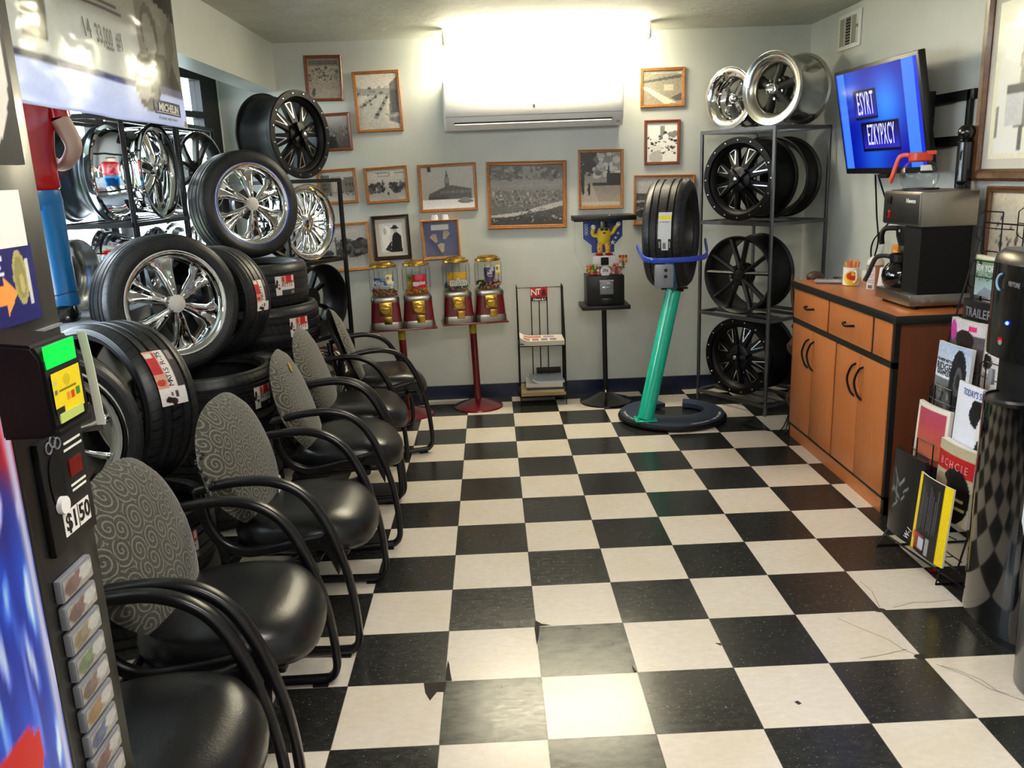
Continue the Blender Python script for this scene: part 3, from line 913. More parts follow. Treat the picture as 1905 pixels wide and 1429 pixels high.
# the window racks stand on the ledge: lengthen their posts down to it
for o in [o for o in bpy.data.objects if o.name.startswith('wheel_rack') and o.get('label', '').find('ledge') > 0]:
    k = .385
    c0 = o.location.copy(); o.location.z = LEDGE_Z
    for ch in o.children:
        if ch.name.startswith('post'):
            for v in ch.data.vertices:
                if v.co.z > .1: v.co.z += k
        else:
            for v in ch.data.vertices: v.co.z += k
t = thing('wheel', 'deep chrome five-spoke wheel on the window rack shelf, spokes facing the room', 'wheel', M=axis_frame((RX+.03, 2.44, 1.385+.24), 88, 0)); rim_wide5(t, R=.237, W=.25, a0=.25)
t = thing('wheel', 'dark grey wheel barrel behind the deep chrome wheel on the window rack', 'wheel', M=axis_frame((RX-.24, 2.43, 1.385+.235), 88, 0)); barrel(t, .235, .20, mat('dark_graphite_barrel', '#3b4146', .3, .7)); hub_cap(t, .1, -.05, M['blackmatte'])
t = thing('wheel', 'chrome wheel with grey spokes on the window rack nearest the back wall', 'wheel', M=axis_frame((RX+.02, 3.13, 1.385+.235), 74, 0)); barrel(t, .235, .2, M['chrome']); rim_tenspoke(t, R=.225, W=.1, m=M['gunmetal'])
t = thing('wheel', 'chrome wheel barrel standing on the ledge below the window rack', 'wheel', M=axis_frame((RX-.03, 2.43, LEDGE_Z+.175), 88, 0)); barrel(t, .175, .28, M['chrome']); hub_cap(t, .1, -.06, M['satin'])
t = thing('wheel', 'bright polished wheel on the window ledge beside the statue', 'wheel', M=axis_frame((RX-.2, 1.90, LEDGE_Z+.165), 80, 0)); barrel(t, .165, .22, M['satin']); hub_cap(t, .1, -.06, M['satin'])
t = thing('wheel', 'small chrome wheel on the ledge at the foot of the rack nearest the back wall', 'wheel', M=axis_frame((RX-.02, 3.1, LEDGE_Z+.17), 80, 0)); rim_wide5(t, R=.17, W=.18)

# ---- steel angle rack in the right corner
RA, RB, RC, RD = (1.58, 3.03), (1.275, 3.52), (1.70, 3.765), (2.005, 3.285)
rack('wheel_rack', 'bare steel angle-iron rack of four wheel shelves in the corner beside the cabinet', [RA, RB, RC, RD], [(.075, 0), (.615, 0), (1.205, 0), (1.765, 0)], M['steel'], 1.765, w=.018)
for o in bpy.data.objects:
    if o.name.startswith('shelf_frame') and o.parent and 'bare steel' in o.parent.get('label', ''): pass
bm = nb(); box(bm, (0, 0, 0), (.575, .53, .004)); 
nA = -math.degrees(math.atan2(.85, .53))          # rack front normal measured from -Y (towards -X)
def on_rack(f, d, z, R):
    """f along the front edge A->B, d back from the front, standing on z"""
    e = Vector((RB[0]-RA[0], RB[1]-RA[1], 0)); back = Vector((.85, .53, 0))
    p = Vector((RA[0], RA[1], 0))+e*f+back*d; return (p.x, p.y, z+R)
t = dup(OFFROAD, M=axis_frame(on_rack(.50, .02, 1.205, .257), nA+8, 0, 12), label='black off-road wheel with silver-edged spokes on the upper shelf of the steel rack')
t = thing('wheel', 'plain black wheel barrel behind the off-road wheel on the upper shelf of the steel rack', 'wheel', M=axis_frame(on_rack(.47, .302, 1.205, .256), nA+8, 0)); barrel(t, .253, .17, M['blackmatte']); hub_cap(t, .12, -.06, M['blackmatte'])
text('barrel_sticker', '21', .07, M['milled'], t, frame((.18, -.13, -.06), (0, 0, -1), (.8, -.6, 0)))
t = dup(OFFROAD, M=axis_frame(on_rack(.50, .06, .075, .257), nA+6, 0, -24), label='black off-road wheel with silver-edged spokes at the bottom of the steel rack')
t = thing('wheel', 'matte black ten-spoke wheel on the lower middle shelf of the steel rack', 'wheel', M=axis_frame(on_rack(.50, .03, .615, .251), nA+8, 0, 8)); rim_tenspoke(t, R=.248, W=.27, a0=.2)
t = thing('wheel', 'polished drag wheel with dark five-spoke center on top of the steel rack', 'wheel', M=axis_frame(on_rack(.17, .07, 1.765, .213), nA+2, 0)); rim_dragfive(t, R=.21, W=.29)
t = thing('wheel', 'mirror-chrome deep-dish wheel on top of the steel rack, beside the polished drag wheel', 'wheel', M=axis_frame(on_rack(.86, .14, 1.765, .193), nA+2, 0))
barrel(t, .19, .22, M['chrome'], lip=.05, drop=.04)
for (r0, r1, z) in ((.188, .175, -.01), (.175, .165, -.035), (.165, .15, -.06), (.15, .12, -.09)):
    bm = nb(); lathe(bm, [(r0, z), (r1, z-.022), (r1-.004, z-.028), (r0-.006, z-.01)], 48, closed=True); obj('stepped_dish', bm, M['chrome'], t)
for k in range(5):
    o = obj('spoke', spoke_bm([(.02, .014, -.06, .02), (.07, .016, -.07, .02), (.125, .02, -.10, .02)], [(-1, -.004), (0, .006), (1, -.004)], k*2*PI/5), M['chrome'], t)
hub_cap(t, .028, -.04, M['chrome'])

# ---- tire on its teal display stand
st = thing('tire_display_stand', 'teal pole stand on a round slate-blue base, holding a tire in a blue hoop', 'display stand', (.84, 2.96, 0))
bm = nb()
cx, cy, R1, R2 = .165, .14, .327, .185
n = 44; a0, a1 = math.radians(128), math.radians(128+310)
# horseshoe base: outer circle, inner cut-out open to the back
P_ = []
for i in range(n+1):
    a = math.radians(100)+math.radians(325)*i/n; P_.append((cx+R1*math.cos(a), cy+R1*math.sin(a)))
Q_ = []
for i in range(n+1):
    a = math.radians(80)+math.radians(325)*(1-i/n)+math.radians(20); Q_.append((cx+.03+R2*math.cos(a)*1.0, cy+.05+R2*math.sin(a)*.8))
A = [[(x, y, z) for x, y in P_] for z in (.012, .04)]; B = [[(x, y, z) for x, y in Q_[::-1]] for z in (.012, .04)]
va = [[bm.verts.new(p) for p in r] for r in A]; vb = [[bm.verts.new(p) for p in r] for r in B]
for i in range(n):
    bm.faces.new((va[1][i], va[1][i+1], vb[1][i+1], vb[1][i])); bm.faces.new((va[0][i], vb[0][i], vb[0][i+1], va[0][i+1]))
    bm.faces.new((va[0][i], va[0][i+1], va[1][i+1], va[1][i])); bm.faces.new((vb[0][i], vb[1][i], vb[1][i+1], vb[0][i+1]))
for i in (0, n): bm.faces.new((va[0][i], va[1][i], vb[1][i], vb[0][i]))
obj('base', bm, M['slate'], st, angle=30)
bm = nb()
for i in range(n):
    pass
tube(bm, [(x, y, .018) for x, y in P_], .014, 8); obj('base_rim', bm, M['rubber'], st)
def arc_text(parent, s, cx, cy, R, a0, step, size, z, m, inward=False):
    bm = nb()
    for i, ch in enumerate(s):
        if ch == ' ': continue
        tb = text_bm(ch, size, extrude=.0003); me = bpy.data.meshes.new('t'); tb.to_mesh(me); tb.free()
        a = math.radians(a0+i*step); up = Vector((-math.cos(a), -math.sin(a), 0))
        o = Vector((cx+R*math.cos(a), cy+R*math.sin(a), z)); Mx = frame(o, up.cross(Vector((0, 0, 1))), (0, 0, 1)); k = len(bm.verts); bm.from_mesh(me); bm.verts.ensure_lookup_table()
        for v in bm.verts[k:]: v.co = Mx @ v.co
        bpy.data.meshes.remove(me)
    return obj('lettering', bm, m, parent, smooth=False, recalc=False)
arc_text(st, 'PERFORMANCE TIRES BY COOPER', cx, cy, .298, 282, 2.55, .022, .0405, M['letter_w'])
arc_text(st, 'PERFORMANCE TIRES BY COOPER', cx, cy, .298, 172, 2.2, .020, .0405, M['letter_w'])
bm = nb(); box(bm, (-.035, -.03, .046), (.135, .11, .01), .004, M=None)
for x, y in ((-.09, -.075), (.022, -.075), (-.09, .015), (.022, .015)): cyl(bm, (x, y, .05), (x, y, .057), .008, seg=8)
obj('foot_plate', bm, M['teal'], st)
p0, p1 = Vector((-.035, -.03, .05)), Vector((.155, .07, .83))
bm = nb(); cyl(bm, p0, p1, .05, .046, 32); obj('pole', bm, M['teal'], st)
bm = nb(); cyl(bm, p1, p1+Vector((.003, 0, .012)), .06, seg=20); box(bm, p1+Vector((.005, 0, .006)), (.16, .03, .012), .003); obj('pole_collar', bm, M['blackmatte'], st)
bm = nb()
for s in (0,):
    tube(bm, bez([p1+Vector((0, -.02, .0)), p1+Vector((-.03, -.16, .03)), (.08, -.235, .92), (.06, -.245, 1.03)], 6), 1, prof=rrect(.05, .012, .003), up=(0, 1, 0)); 
obj('bracket', bm, mat('teal_blue_bracket', '#0d5a86', .3, coat=.4), st)
bm = nb(); hp = [(-.045, -.075, 1.03), (.0, -.115, 1.03), (.24, -.105, 1.03), (.29, -.06, 1.05), (.31, .08, 1.10)]
tube(bm, bez([(-.075, .02, 1.10), (-.07, -.16, 1.05), (-.02, -.235, 1.04), (.11, -.25, 1.04), (.23, -.24, 1.045), (.29, -.18, 1.06), (.33, .02, 1.12)], 6), 1, prof=rrect(.012, .03, .004), up=(0, 0, 1)); obj('hoop', bm, M['blue'], st)
bm = nb(); box(bm, (.025, -.275, .955), (.10, .05, .13), .006); obj('switch_box', bm, M['greybox'], st)
for z in (.035, 0, -.035):
    bm = nb(); cyl(bm, (.03, -.30, .955+z), (.03, -.307, .955+z), .010, .009, 16); obj('button', bm, M['blackmatte'] if z > -.03 else M['greybox'], st)
for x in (-.01, .06):
    bm = nb(); cyl(bm, (x, -.30, 1.005), (x, -.303, 1.005), .004, seg=8); obj('screw', bm, M['milled'], st)
t = thing('tire', 'tire with white size label held upright by the teal display stand', 'tire', M=axis_frame((.985, 3.05, 1.165), 67, 0))
o = tire_part(t, 'tread', 0, 1.03, rim=.212)
o.scale = (1.03, 1.03, 1.08)
bm = nb(); lathe(bm, [(.212, -.09), (.218, -.1), (.20, -.06), (.17, -.0), (0, -.0), (0, .01), (.17, .01), (.195, .04), (.206, .09), (.218, .098)], 40); obj('rim_ring', bm, M['gunmetal'], t)
# paper label on its tread, facing the room
art = Art(40, 70, (.82, .82, .82), 3); art.rect(0, .80, 1, .90, (.93, .86, .08)); art.rect(.1, .7, .9, .78, (.9, .9, .9)); art.rect(0, 0, .22, .3, (.06, .06, .06)); art.rect(.72, 0, 1, .3, (.06, .06, .06)); art.rect(.4, .05, .62, .2, (.45, .45, .45)); art.noise(.05)
Rk = TR*1.03
lm = t.matrix_world.copy()
def bend(x, y):
    a = math.radians(-22+ (y+.5)*42); r = Rk+.003
    return (r*math.cos(a), r*math.sin(a), x*.075)
LAB = (t, bend, art)
# find the spin so that the label faces the camera side (-Y)
dirl = lm.to_3x3().inverted() @ Vector((-.12, -1, .12)); sp = math.atan2(dirl.y, dirl.x)
upl = lm.to_3x3().inverted() @ Vector((0, 0, 1)); sgn = 1 if (-math.sin(sp)*upl.x+math.cos(sp)*upl.y) > 0 else -1
def bend(x, y):
    a = sp+sgn*(y-.02)*.67; r = Rk+.003
    return (r*math.cos(a), r*math.sin(a), (x*.075 - .02)*sgn)
obj('tread_label', art.bm(1, 1, bend), M['print'], t)
bm = nb()
def lab_text(s, size, x, y, m, rot=0):
    b0 = bend(x, y); b1 = bend(x+.02, y); a = math.atan2(b0[1], b0[0]); nrm = Vector((math.cos(a), math.sin(a), 0))
    Mx = frame(Vector(b0)+nrm*.001, Vector(b1)-Vector(b0), nrm)
    text('label_lettering', s, size, m, t, Mx @ Matrix.Rotation(rot, 4, 'Z'))
lab_text('235/55R17', .0135, 0, .24, M['letter_k']); lab_text('228-06', .013, -.39, -.35, M['letter_w'], PI/2); lab_text('228-06', .013, .38, -.35, M['letter_w'], PI/2)
bpy.context.view_layer.update()

# ================================================================ waiting chairs (local +X = forward)
def BX(y, z): return -.172-(z-.62)*.33-.30*y*y
def make_chair(label):
    t = thing('waiting_chair', label, 'chair', (0, 0, 0), group=None)
    # seat cushion
    bm = nb(); NU, NV = 40, 9
    def outline(a, k=1.0):
        c, s = math.cos(a), math.sin(a); e = 2/2.7
        x = abs(c)**e*(1 if c > 0 else -1); y = abs(s)**e*(1 if s > 0 else -1)
        wy = .248*(1-.10*max(0, -x)); return (.040+x*.238*k, y*wy*k)
    rings = []
    prof = [(.30, .468), (.62, .466), (.80, .459), (.92, .444), (.98, .424), (1.0, .400), (.985, .376), (.94, .360), (.75, .352), (.3, .352)]
    for k, z in prof:
        ring = []
        for i in range(NU):
            a = 2*PI*i/NU; x, y = outline(a, k)
            zz = z - max(0, x-.13)**2*2.0 + (.012*abs(y/.25)**2 if z > .43 else 0)*(1-k*.5)
            ring.append((x, y, zz))
        rings.append(ring)
    loft(bm, rings); obj('seat', bm, M['vinyl'], t, angle=60)
    bm = nb(); box(bm, (.03, 0, .345), (.38, .40, .022), .008); obj('seat_pan', bm, M['plasticblack'], t)
    # egg-shaped backrest, leaning back and curved
    def back(th0, th1, kscale, mat_, name, zc=0):
        bm = nb(); n = 44; R_ = []
        lv = [(0.02, th1), (.45, th1), (.75, th1*.9), (.92, th1*.55), (1.0, 0), (.92, -th0*.55), (.75, -th0*.9), (.45, -th0), (.02, -th0)]
        for k, d in lv:
            ring = []
            for i in range(n):
                a = 2*PI*i/n; c, s = math.cos(a), math.sin(a)
                v = s; hw = .285*(1-.27*max(0, -v)**1.5) if v < 0 else .285
                y = (abs(c)**.82)*(1 if c > 0 else -1)*hw*k*kscale
                zz = .612 + .228*v*k*kscale
                x = BX(y, zz) + d
                ring.append((x, y, zz))
            R_.append(ring)
        loft(bm, R_); return obj(name, bm, mat_, t, angle=60)
    back(.014, .042, 1.0, M['fabric'], 'backrest')
    back(.034, .0, .97, M['plasticblack'], 'back_shell')
    bm = nb(); tube(bm, bez([(-.245, 0, .58), (-.24, 0, .48), (-.20, 0, .40), (-.10, 0, .365), (.05, 0, .36)], 6), 1, prof=rrect(.07, .016, .006), up=(1, 0, .3)); obj('back_bracket', bm, M['plasticblack'], t)
    for s in (-1, 1):
        y = s*.262
        top = [(-.235, y*.985, .598), (-.17, y, .615), (-.08, y*1.01, .627), (.0, y*1.01, .625), (.07, y, .602), (.125, y, .555), (.17, y, .475), (.205, y, .38)]
        rear = [(-.235, y*.985, .598), (-.232, y*.95, .54), (-.222, y*.92, .47), (-.19, y*.9, .41), (-.14, y*.89, .378), (-.08, y*.9, .372), (.02, y*.93, .392), (.11, y*.97, .412), (.165, y, .425), (.19, y, .43)]
        bm = nb()
        tube(bm, bez(top, 6), 1, prof=rrect(.044, .030, .011), up=(0, 1, 0)) if False else tube(bm, bez(top, 6), 1, prof=rrect(.028, .040, .011), up=(0, 1, 0))
        tube(bm, bez(rear, 6), 1, prof=rrect(.034, .030, .01), up=(0, 1, 0))
        prism(bm, [(.10, .395), (.185, .46), (.205, .38), (.20, .30), (.165, .385)], y-.014, y+.014, M=Matrix(((1, 0, 0, 0), (0, 0, 1, 0), (0, 1, 0, 0), (0, 0, 0, 1))))
        obj('armrest', bm, M['armplastic'], t, angle=45)
        bm = nb()
        leg = [(.200, y, .395), (.225, y, .30), (.240, y, .20), (.246, y, .10), (.243, y, .055), (.225, y, .028), (.19, y, .021), (.0, y, .019), (-.20, y, .019), (-.235, y, .022)]
        tube(bm, bez(leg, 5), 1, prof=rrect(.024, .034, .009), up=(0, 1, 0)); obj('leg', bm, M['armplastic'], t, angle=45)
        bm = nb(); box(bm, (.19, y, .004), (.05, .034, .008), .003); box(bm, (-.19, y, .004), (.05, .034, .008), .003); obj('foot_glide', bm, M['rubber'], t)
        for p in ((-.225, y*.95+s*.016, .49), (.14, y+s*.016, .415)):
            bm = nb(); cyl(bm, (p[0], p[1]-s*.01, p[2]), (p[0], p[1]+s*.004, p[2]), .008, seg=10); obj('arm_bolt', bm, M['blackmatte'], t)
    for x_, z_ in ((-.17, .355), (.13, .35)):
        bm = nb(); cyl(bm, (x_, -.26, z_), (x_, .26, z_), .012); obj('crossbar', bm, M['blackmatte'], t)
    return t
CX = -.80
ch = make_chair('black-seated swirl-fabric armchair at the near end of the row, beside the drink machine')
ch.location = (-.905, -.52, 0)
CHAIRS = [ch]
for (x, y, r, lab) in ((-.885, .06, 0, 'swirl-fabric armchair second in the row from the drink machine'),
                       (-.825, .757, -3, 'swirl-fabric armchair third in the row, frayed at one edge of its back'),
                       (-.81, 1.56, 5, 'swirl-fabric armchair fourth in the row, yellow tear in its back'),
                       (-.84, 2.125, 4, 'swirl-fabric armchair fifth in the row, second from the candy machines'),
                       (-.80, 2.80, 17, 'swirl-fabric armchair at the far end of the row, in front of the corner wheel rack')):
    CHAIRS.append(dup(ch, (x, y, 0), (0, 0, math.radians(r)), lab))
for c in CHAIRS: c['group'] = 'waiting chairs in a row'
def back_pt(y, z, d=.037): return (BX(y, z)+d, y, z)
bm = nb(); pts = [(-.05, .775), (-.032, .798), (-.015, .792), (-.012, .768), (-.03, .752), (-.045, .758)]
vs = [bm.verts.new(back_pt(y, z, .044)) for y, z in pts]; bm.faces.new(vs); obj('foam_tear', bm, mat('yellow_foam', '#c9a548', .8), CHAIRS[3], smooth=False)
bm = nb(); vs = [bm.verts.new((back_pt(y, z, .048)[0], y, z)) for y, z in ((.02, .455), (.12, .51), (.13, .50), (.03, .437))]; bm.faces.new(vs); obj('care_tag', bm, M['paper'], CHAIRS[2], smooth=False)
bm = nb()
for k in range(16):
    a = math.radians(150+k*2.4); y, z = .28*math.cos(a)*.99, .612+.225*math.sin(a); ball(bm, (back_pt(y, z, .01)[0]+random.uniform(-.02, .02), y-random.uniform(0, .015), z), .006, 6, 4)
obj('frayed_edge', bm, M['letter_k'], CHAIRS[2])

# ================================================================ candy machines
def spindle(name, label, loc, h, m, base_r, plate=None, tape=True, top_m=None):
    t = thing(name, label, 'stand', loc)
    bm = nb(); lathe(bm, [(0, .055), (.035, .052), (.07, .042), (base_r*.85, .018), (base_r, .008), (base_r, 0), (0, 0)], 48); obj('base', bm, m, t)
    return t
GLOBE = [(.0, .0), (.075, .002), (.088, .02), (.094, .05), (.094, .15), (.09, .175), (.072, .195)]
CANDY = {}
def candy_machine(loc, rz, label, art, art_txt, cols, card, seed):
    t = thing('candy_machine', label, 'candy machine', loc, (0, 0, rz), 'candy machines on the two red stands')
    # body: tapered red box with brass collars
    def sq(w, z, r=.03): return [(x, y, z) for x, y in rrect(w, w, r, 3)]
    bm = nb(); loft(bm, [sq(.206, 0), sq(.206, .012), sq(.204, .035), sq(.200, .045)]); obj('foot', bm, M['steelbrush'], t)
    bm = nb(); loft(bm, [sq(.199, .04), sq(.178, .175)]); obj('body', bm, M['maroon'], t)
    bm = nb(); loft(bm, [sq(.18, .172), sq(.184, .19), sq(.172, .205), sq(.15, .212)]); obj('collar', bm, M['steelbrush'], t)
    bm = nb(); box(bm, (.0, -.102, .135), (.085, .012, .085), .006); cyl(bm, (0, -.108, .130), (0, -.114, .130), .034, .03, 20); obj('coin_mechanism', bm, M['brass'], t)
    bm = nb(); box(bm, (0, -.122, .138), (.052, .016, .012), .005); obj('turn_handle', bm, M['brass'], t)
    bm = nb(); box(bm, (.012, -.108, .068), (.052, .010, .05), .004, M=Matrix.Rotation(.08, 4, 'X')); obj('chute_door', bm, M['brass'], t)
    Z0 = .208
    bm = nb(); lathe(bm, [(r, z+Z0) for r, z in GLOBE], 40); obj('globe', bm, M['candyglass'], t)
    bm = nb()
    for a in range(6): 
        aa = a*PI/3+.2; cyl(bm, (.091*math.cos(aa), .091*math.sin(aa), Z0+.03), (.091*math.cos(aa), .091*math.sin(aa), Z0+.17), .0012, seg=5)
    obj('globe_seam', bm, M['letter_k'], t)
    bm = nb(); lathe(bm, [(0, Z0+.222), (.05, Z0+.221), (.066, Z0+.214), (.07, Z0+.206), (.085, Z0+.20), (.088, Z0+.19), (.084, Z0+.186), (0, Z0+.186)], 40); obj('lid', bm, M['brass'], t)
    # printed card inside the front of the globe
    A_, W_, H_, zc = art
    def bend(x, y):
        a = -PI/2 + x/.0885; return (.0885*math.cos(a), .0885*math.sin(a), Z0+zc+y)
    obj('brand_card', A_.bm(W_, H_, bend), M['print'], t)
    for (s, size, x, z, m, rot, b) in art_txt:
        a = -PI/2+x/.09; Mx = frame((.0955*math.cos(a), .0955*math.sin(a), Z0+z), (-math.sin(a), math.cos(a), 0), (math.cos(a), math.sin(a), 0)) @ Matrix.Rotation(rot, 4, 'Z')
        text('card_lettering', s, size, M[m], t, Mx, sx=.82, bold=b)
    if card is not None:
        A2 = Art(14, 22, (.96, .92, .75), seed); A2.rect(0, .86, 1, 1, (.95, .78, .12)); A2.rect(0, 0, 1, .18, (.95, .78, .12)); A2.ell(.32, .55, .2, .2, (.12, .08, .08)); A2.ell(.34, .52, .1, .1, (.8, .6, .5)); A2.rect(.62, .4, .9, .7, (.85, .8, .6))
        def bend2(x, y):
            a = -PI/2+card[0]/.0955+x/.0955; return (.0958*math.cos(a), .0958*math.sin(a), Z0+card[1]+y)
        obj('charity_sticker', A2.bm(.042, .062, bend2), M['print'], t)
    # loose candy
    rnd = random.Random(seed); c = None
    bm = nb(); lay = bm.verts.layers.float_color.new('Col')
    n = 95
    for i in range(n):
        rr = .079*math.sqrt(rnd.random()); a = rnd.uniform(0, 2*PI); z = Z0+.008+.05*rnd.random()*(1.1-.3*rr/.084)
        rr = min(rr, .078 if z < Z0+.02 else .084)
        q = bmesh.ops.create_icosphere(bm, subdivisions=1, radius=1); col = (*lin(rnd.choice(cols)), 1); s = rnd.uniform(.008, .0105); R_ = Euler((rnd.uniform(0, 6), rnd.uniform(0, 6), 0)).to_matrix()
        for v in q['verts']:
            p = R_ @ Vector((v.co.x*s, v.co.y*s, v.co.z*s*.7)); v.co = p+Vector((rr*math.cos(a), rr*math.sin(a), z)); v[lay] = col
    o = obj('loose_candy', bm, M['gloss'], None, angle=80); o.matrix_world = Matrix.Translation(loc) @ Matrix.Rotation(rz, 4, 'Z')
    tag(o, {1: 'fruit candy lying in the blue-labelled globe', 2: 'orange and yellow candy in the pink-labelled globe', 3: 'blue and green candy in the yellow-labelled globe', 4: 'brown and green candy in the purple-labelled globe'}[seed], 'candy', kind='stuff')
    return t
def stand2(label, x, y, zp, rz):
    t = thing('candy_stand', label, 'stand', (x, y, 0), (0, 0, rz))
    bm = nb(); lathe(bm, [(0, .06), (.035, .055), (.07, .045), (.14, .022), (.168, .010), (.172, .0), (0, 0)], 48); obj('base', bm, M['maroon'], t)
    bm = nb(); cyl(bm, (0, 0, .05), (-.012, 0, zp-.07), .024, seg=20); obj('pole', bm, M['maroon'], t)
    bm = nb(); cyl(bm, (-.012, 0, zp-.075), (-.013, 0, zp), .0255, seg=20); obj('tape_wrap', bm, M['ytape'], t)
    bm = nb(); box(bm, (0, 0, zp+.006), (.44, .225, .012), .005); obj('plate', bm, M['maroon'], t)
    return t
R2_ = math.radians(7)
zp = .59
stand2('red pedestal stand of the two candy machines nearer the newspaper rack', -.235, 3.57, zp, R2_)
stand2('red pedestal stand of the two candy machines behind the farthest chair', -.70, 3.44, zp, R2_)
Z_ = zp+.0125
def on(x, y, dx): return (x+dx*math.cos(R2_), y+dx*math.sin(R2_), Z_)
mk = Art(46, 22, (.10, .45, .72), 1); mk.rect(0, 0, 1, .3, (.82, .84, .82)); mk.ell(.55, .9, .2, .2, (.55, .6, .75)); mk.rect(.1, .05, .8, .2, (.6, .7, .6)); mk.noise(.06)
sk = Art(46, 30, (.80, .08, .25), 2); sk.rect(0, 0, .28, 1, (.65, .6, .12)); sk.ell(.1, .4, .1, .16, (.9, .6, .1)); sk.ell(.16, .75, .09, .13, (.3, .55, .15)); sk.ell(.6, .8, .2, .2, (.92, .3, .4)); sk.ell(.45, .3, .16, .16, (.95, .8, .85)); sk.noise(.1)
mm = Art(46, 30, (.93, .72, .10), 3); mm.rect(0, .0, 1, .55, (.80, .68, .42)); mm.ell(.1, .9, .08, .12, (.8, .55, .1)); mm.noise(.05)
jl = Art(26, 34, (.27, .20, .40), 4); jl.ell(.65, .85, .25, .15, (.8, .8, .85)); jl.ell(.3, .9, .3, .12, (.35, .25, .5)); jl.poly([(0, 0), (.22, 0), (0, .5)], (.6, .55, .5)); jl.poly([(1, 0), (.78, 0), (1, .5)], (.6, .55, .5)); jl.noise(.05)
candy_machine(on(-.70, 3.44, -.105), R2_, 'red and brass candy machine with a blue card, farthest from the newspaper rack', (mk, .135, .07, .088), [('Mike', .046, -.034, .092, 'letter_w', 0, .001), ('Ike', .046, .042, .092, 'letter_w', 0, .001)], ['#d9402b', '#d98a2b', '#5a3b6e', '#c23b3b', '#4a8a3b'], (.035, .115), 1)
candy_machine(on(-.70, 3.44, .105), R2_, 'red and brass candy machine with a pink and green card', (sk, .13, .085, .09), [('Skittles', .034, .012, .078, 'letter_w', .12, .001)], ['#e07a2b', '#d9a62b', '#e8662b', '#b0762b'], None, 2)
candy_machine(on(-.235, 3.57, -.107), R2_, 'red and brass candy machine with a yellow and brown card', (mm, .14, .085, .085), [('m&m', .062, .005, .062, 'letter_w', 0, .0045), ('m&m', .058, .005, .062, 'letter_k', 0, .0)], ['#2347a8', '#3a8a3a', '#2b6a8a', '#c7432b', '#d9b02b'], None, 3)
candy_machine(on(-.235, 3.57, .107), R2_, 'red and brass candy machine with a purple card, nearest the newspaper rack', (jl, .075, .095, .10), [('Jelly', .026, -.0, .112, 'letter_w', .05, .0006), ('beans', .015, .004, .092, 'letter_w', .05, 0)], ['#7a2b1c', '#a83b2b', '#3a6a2b', '#d98a6a', '#5a2b1c'], (.062, .135), 4)

# ================================================================ wire newspaper rack
nr = thing('newspaper_rack', 'black wire newspaper rack with red sign standing against the back wall', 'newspaper rack', (.215, 3.62, 0))
bm = nb(); X0, X1, Yf, Yb = -.155, .155, -.10, .14
def wire(pts, r=.0035): tube(bm, pts, r, 6)
for x in (X0, X1):
    wire([(x, Yb, 0), (x, Yb, .80)]); wire([(x, Yf, 0), (x, Yf, .45), (x, Yb*.3, .80), (x, Yb, .80)])
for y in (-.05, .02, .08): wire([(X1, y, .06), (X1, y, .80 if y > 0 else .6)])
wire([(X0, Yb, .78), (X1, Yb, .78)]); wire([(X0, Yf, .06), (X1, Yf, .06)])
for z in (.065, .415):
    for y in (Yf, -.02, .06, Yb): wire([(X0, y, z), (X1, y, z)])
    for x in (X0, X1): wire([(x, Yf, z), (x, Yb, z)])
obj('wire_frame', bm, M['wire'], nr)
for x in (-.055, .0, .055):
    bm = nb(); wire([(x, Yb, .065), (x, Yb, .785)]); obj('back_wire', bm, M['wire'], nr)
art = Art(40, 32, (.78, .10, .12), 3); art.rect(0, 0, 1, .27, (.06, .06, .06))
for p in ([(0, .42), (.12, .42), (.12, .95), (0, .95)],): pass
o = obj('header_sign', art.bm(.115, .092), M['print'], nr, M=frame((.0, .115, .735), (1, 0, 0), (0, -1, 0)))
text('sign_lettering', 'N', .06, M['letter_w'], nr, frame((-.036, .1135, .748), (1, 0, 0), (0, -1, 0)), bold=.001); text('sign_lettering', 'T', .056, M['letter_w'], nr, frame((-.004, .1135, .752), (1, 0, 0), (0, -1, 0)), bold=.001); text('sign_lettering', '&', .06, M['letter_k'], nr, frame((.034, .1135, .745), (1, 0, 0), (0, -1, 0)), bold=.001)
text('sign_lettering', 'News & I', .022, M['letter_w'], nr, frame((.0, .1135, .7), (1, 0, 0), (0, -1, 0)), bold=.0008)
def paper_stack(name, label, cat, z, w, d, h, pm, x=0, y=0, rz=0, art=None, curl=0, group=None):
    t = tag(None, None) if False else None
    bm = nb(); n = 10; rings = []
    for i in range(n+1):
        xx = -w/2+w*i/n; c = curl*max(0, (abs(i/n-.1)))**0 * (max(0, .25-i/n)/.25)**2
        rings.append([(xx, -d/2, z+c), (xx, d/2, z+c), (xx, d/2, z+h+c), (xx, -d/2, z+h+c)])
    loft(bm, rings); o = obj(name, bm, pm or M['paperedge'], None, angle=30); o.location = (.215+x, 3.62+y, 0); o.rotation_euler.z = rz
    if art:
        Wg, Hg = w*.98, d*.98
        def bend(a, b):
            i = a/w+.5; c = curl*(max(0, .25-i)/.25)**2; return (a, b, z+h+c+.0012)
        obj('front_page', art.bm(Wg, Hg, bend), M['print'], o)
    return tag(o, label, cat, group)
m, nt, b, out = new_mat('paper_edges'); g = NT(nt); x_, y_, z_ = g.sep(g.obj())
s_ = g.m('SINE', g.m('MULTIPLY', z_, 1500)); g.link(g.mix(g.ramp(s_, -1, 1), lin('#b9b2a4'), lin('#e9e4da')), b.inputs['Base Color']); b.inputs['Roughness'].default_value = .8; M['paperedge'] = m
np_ = Art(60, 36, (.90, .88, .84), 5); np_.rect(.1, .55, .5, .85, (.75, .4, .35)); np_.rect(.55, .55, .8, .85, (.6, .55, .7))
for k in range(4): np_.rect(.08+.2*k, .1, .24+.2*k, .45, (.55, .42, .36))
np_.noise(.08)
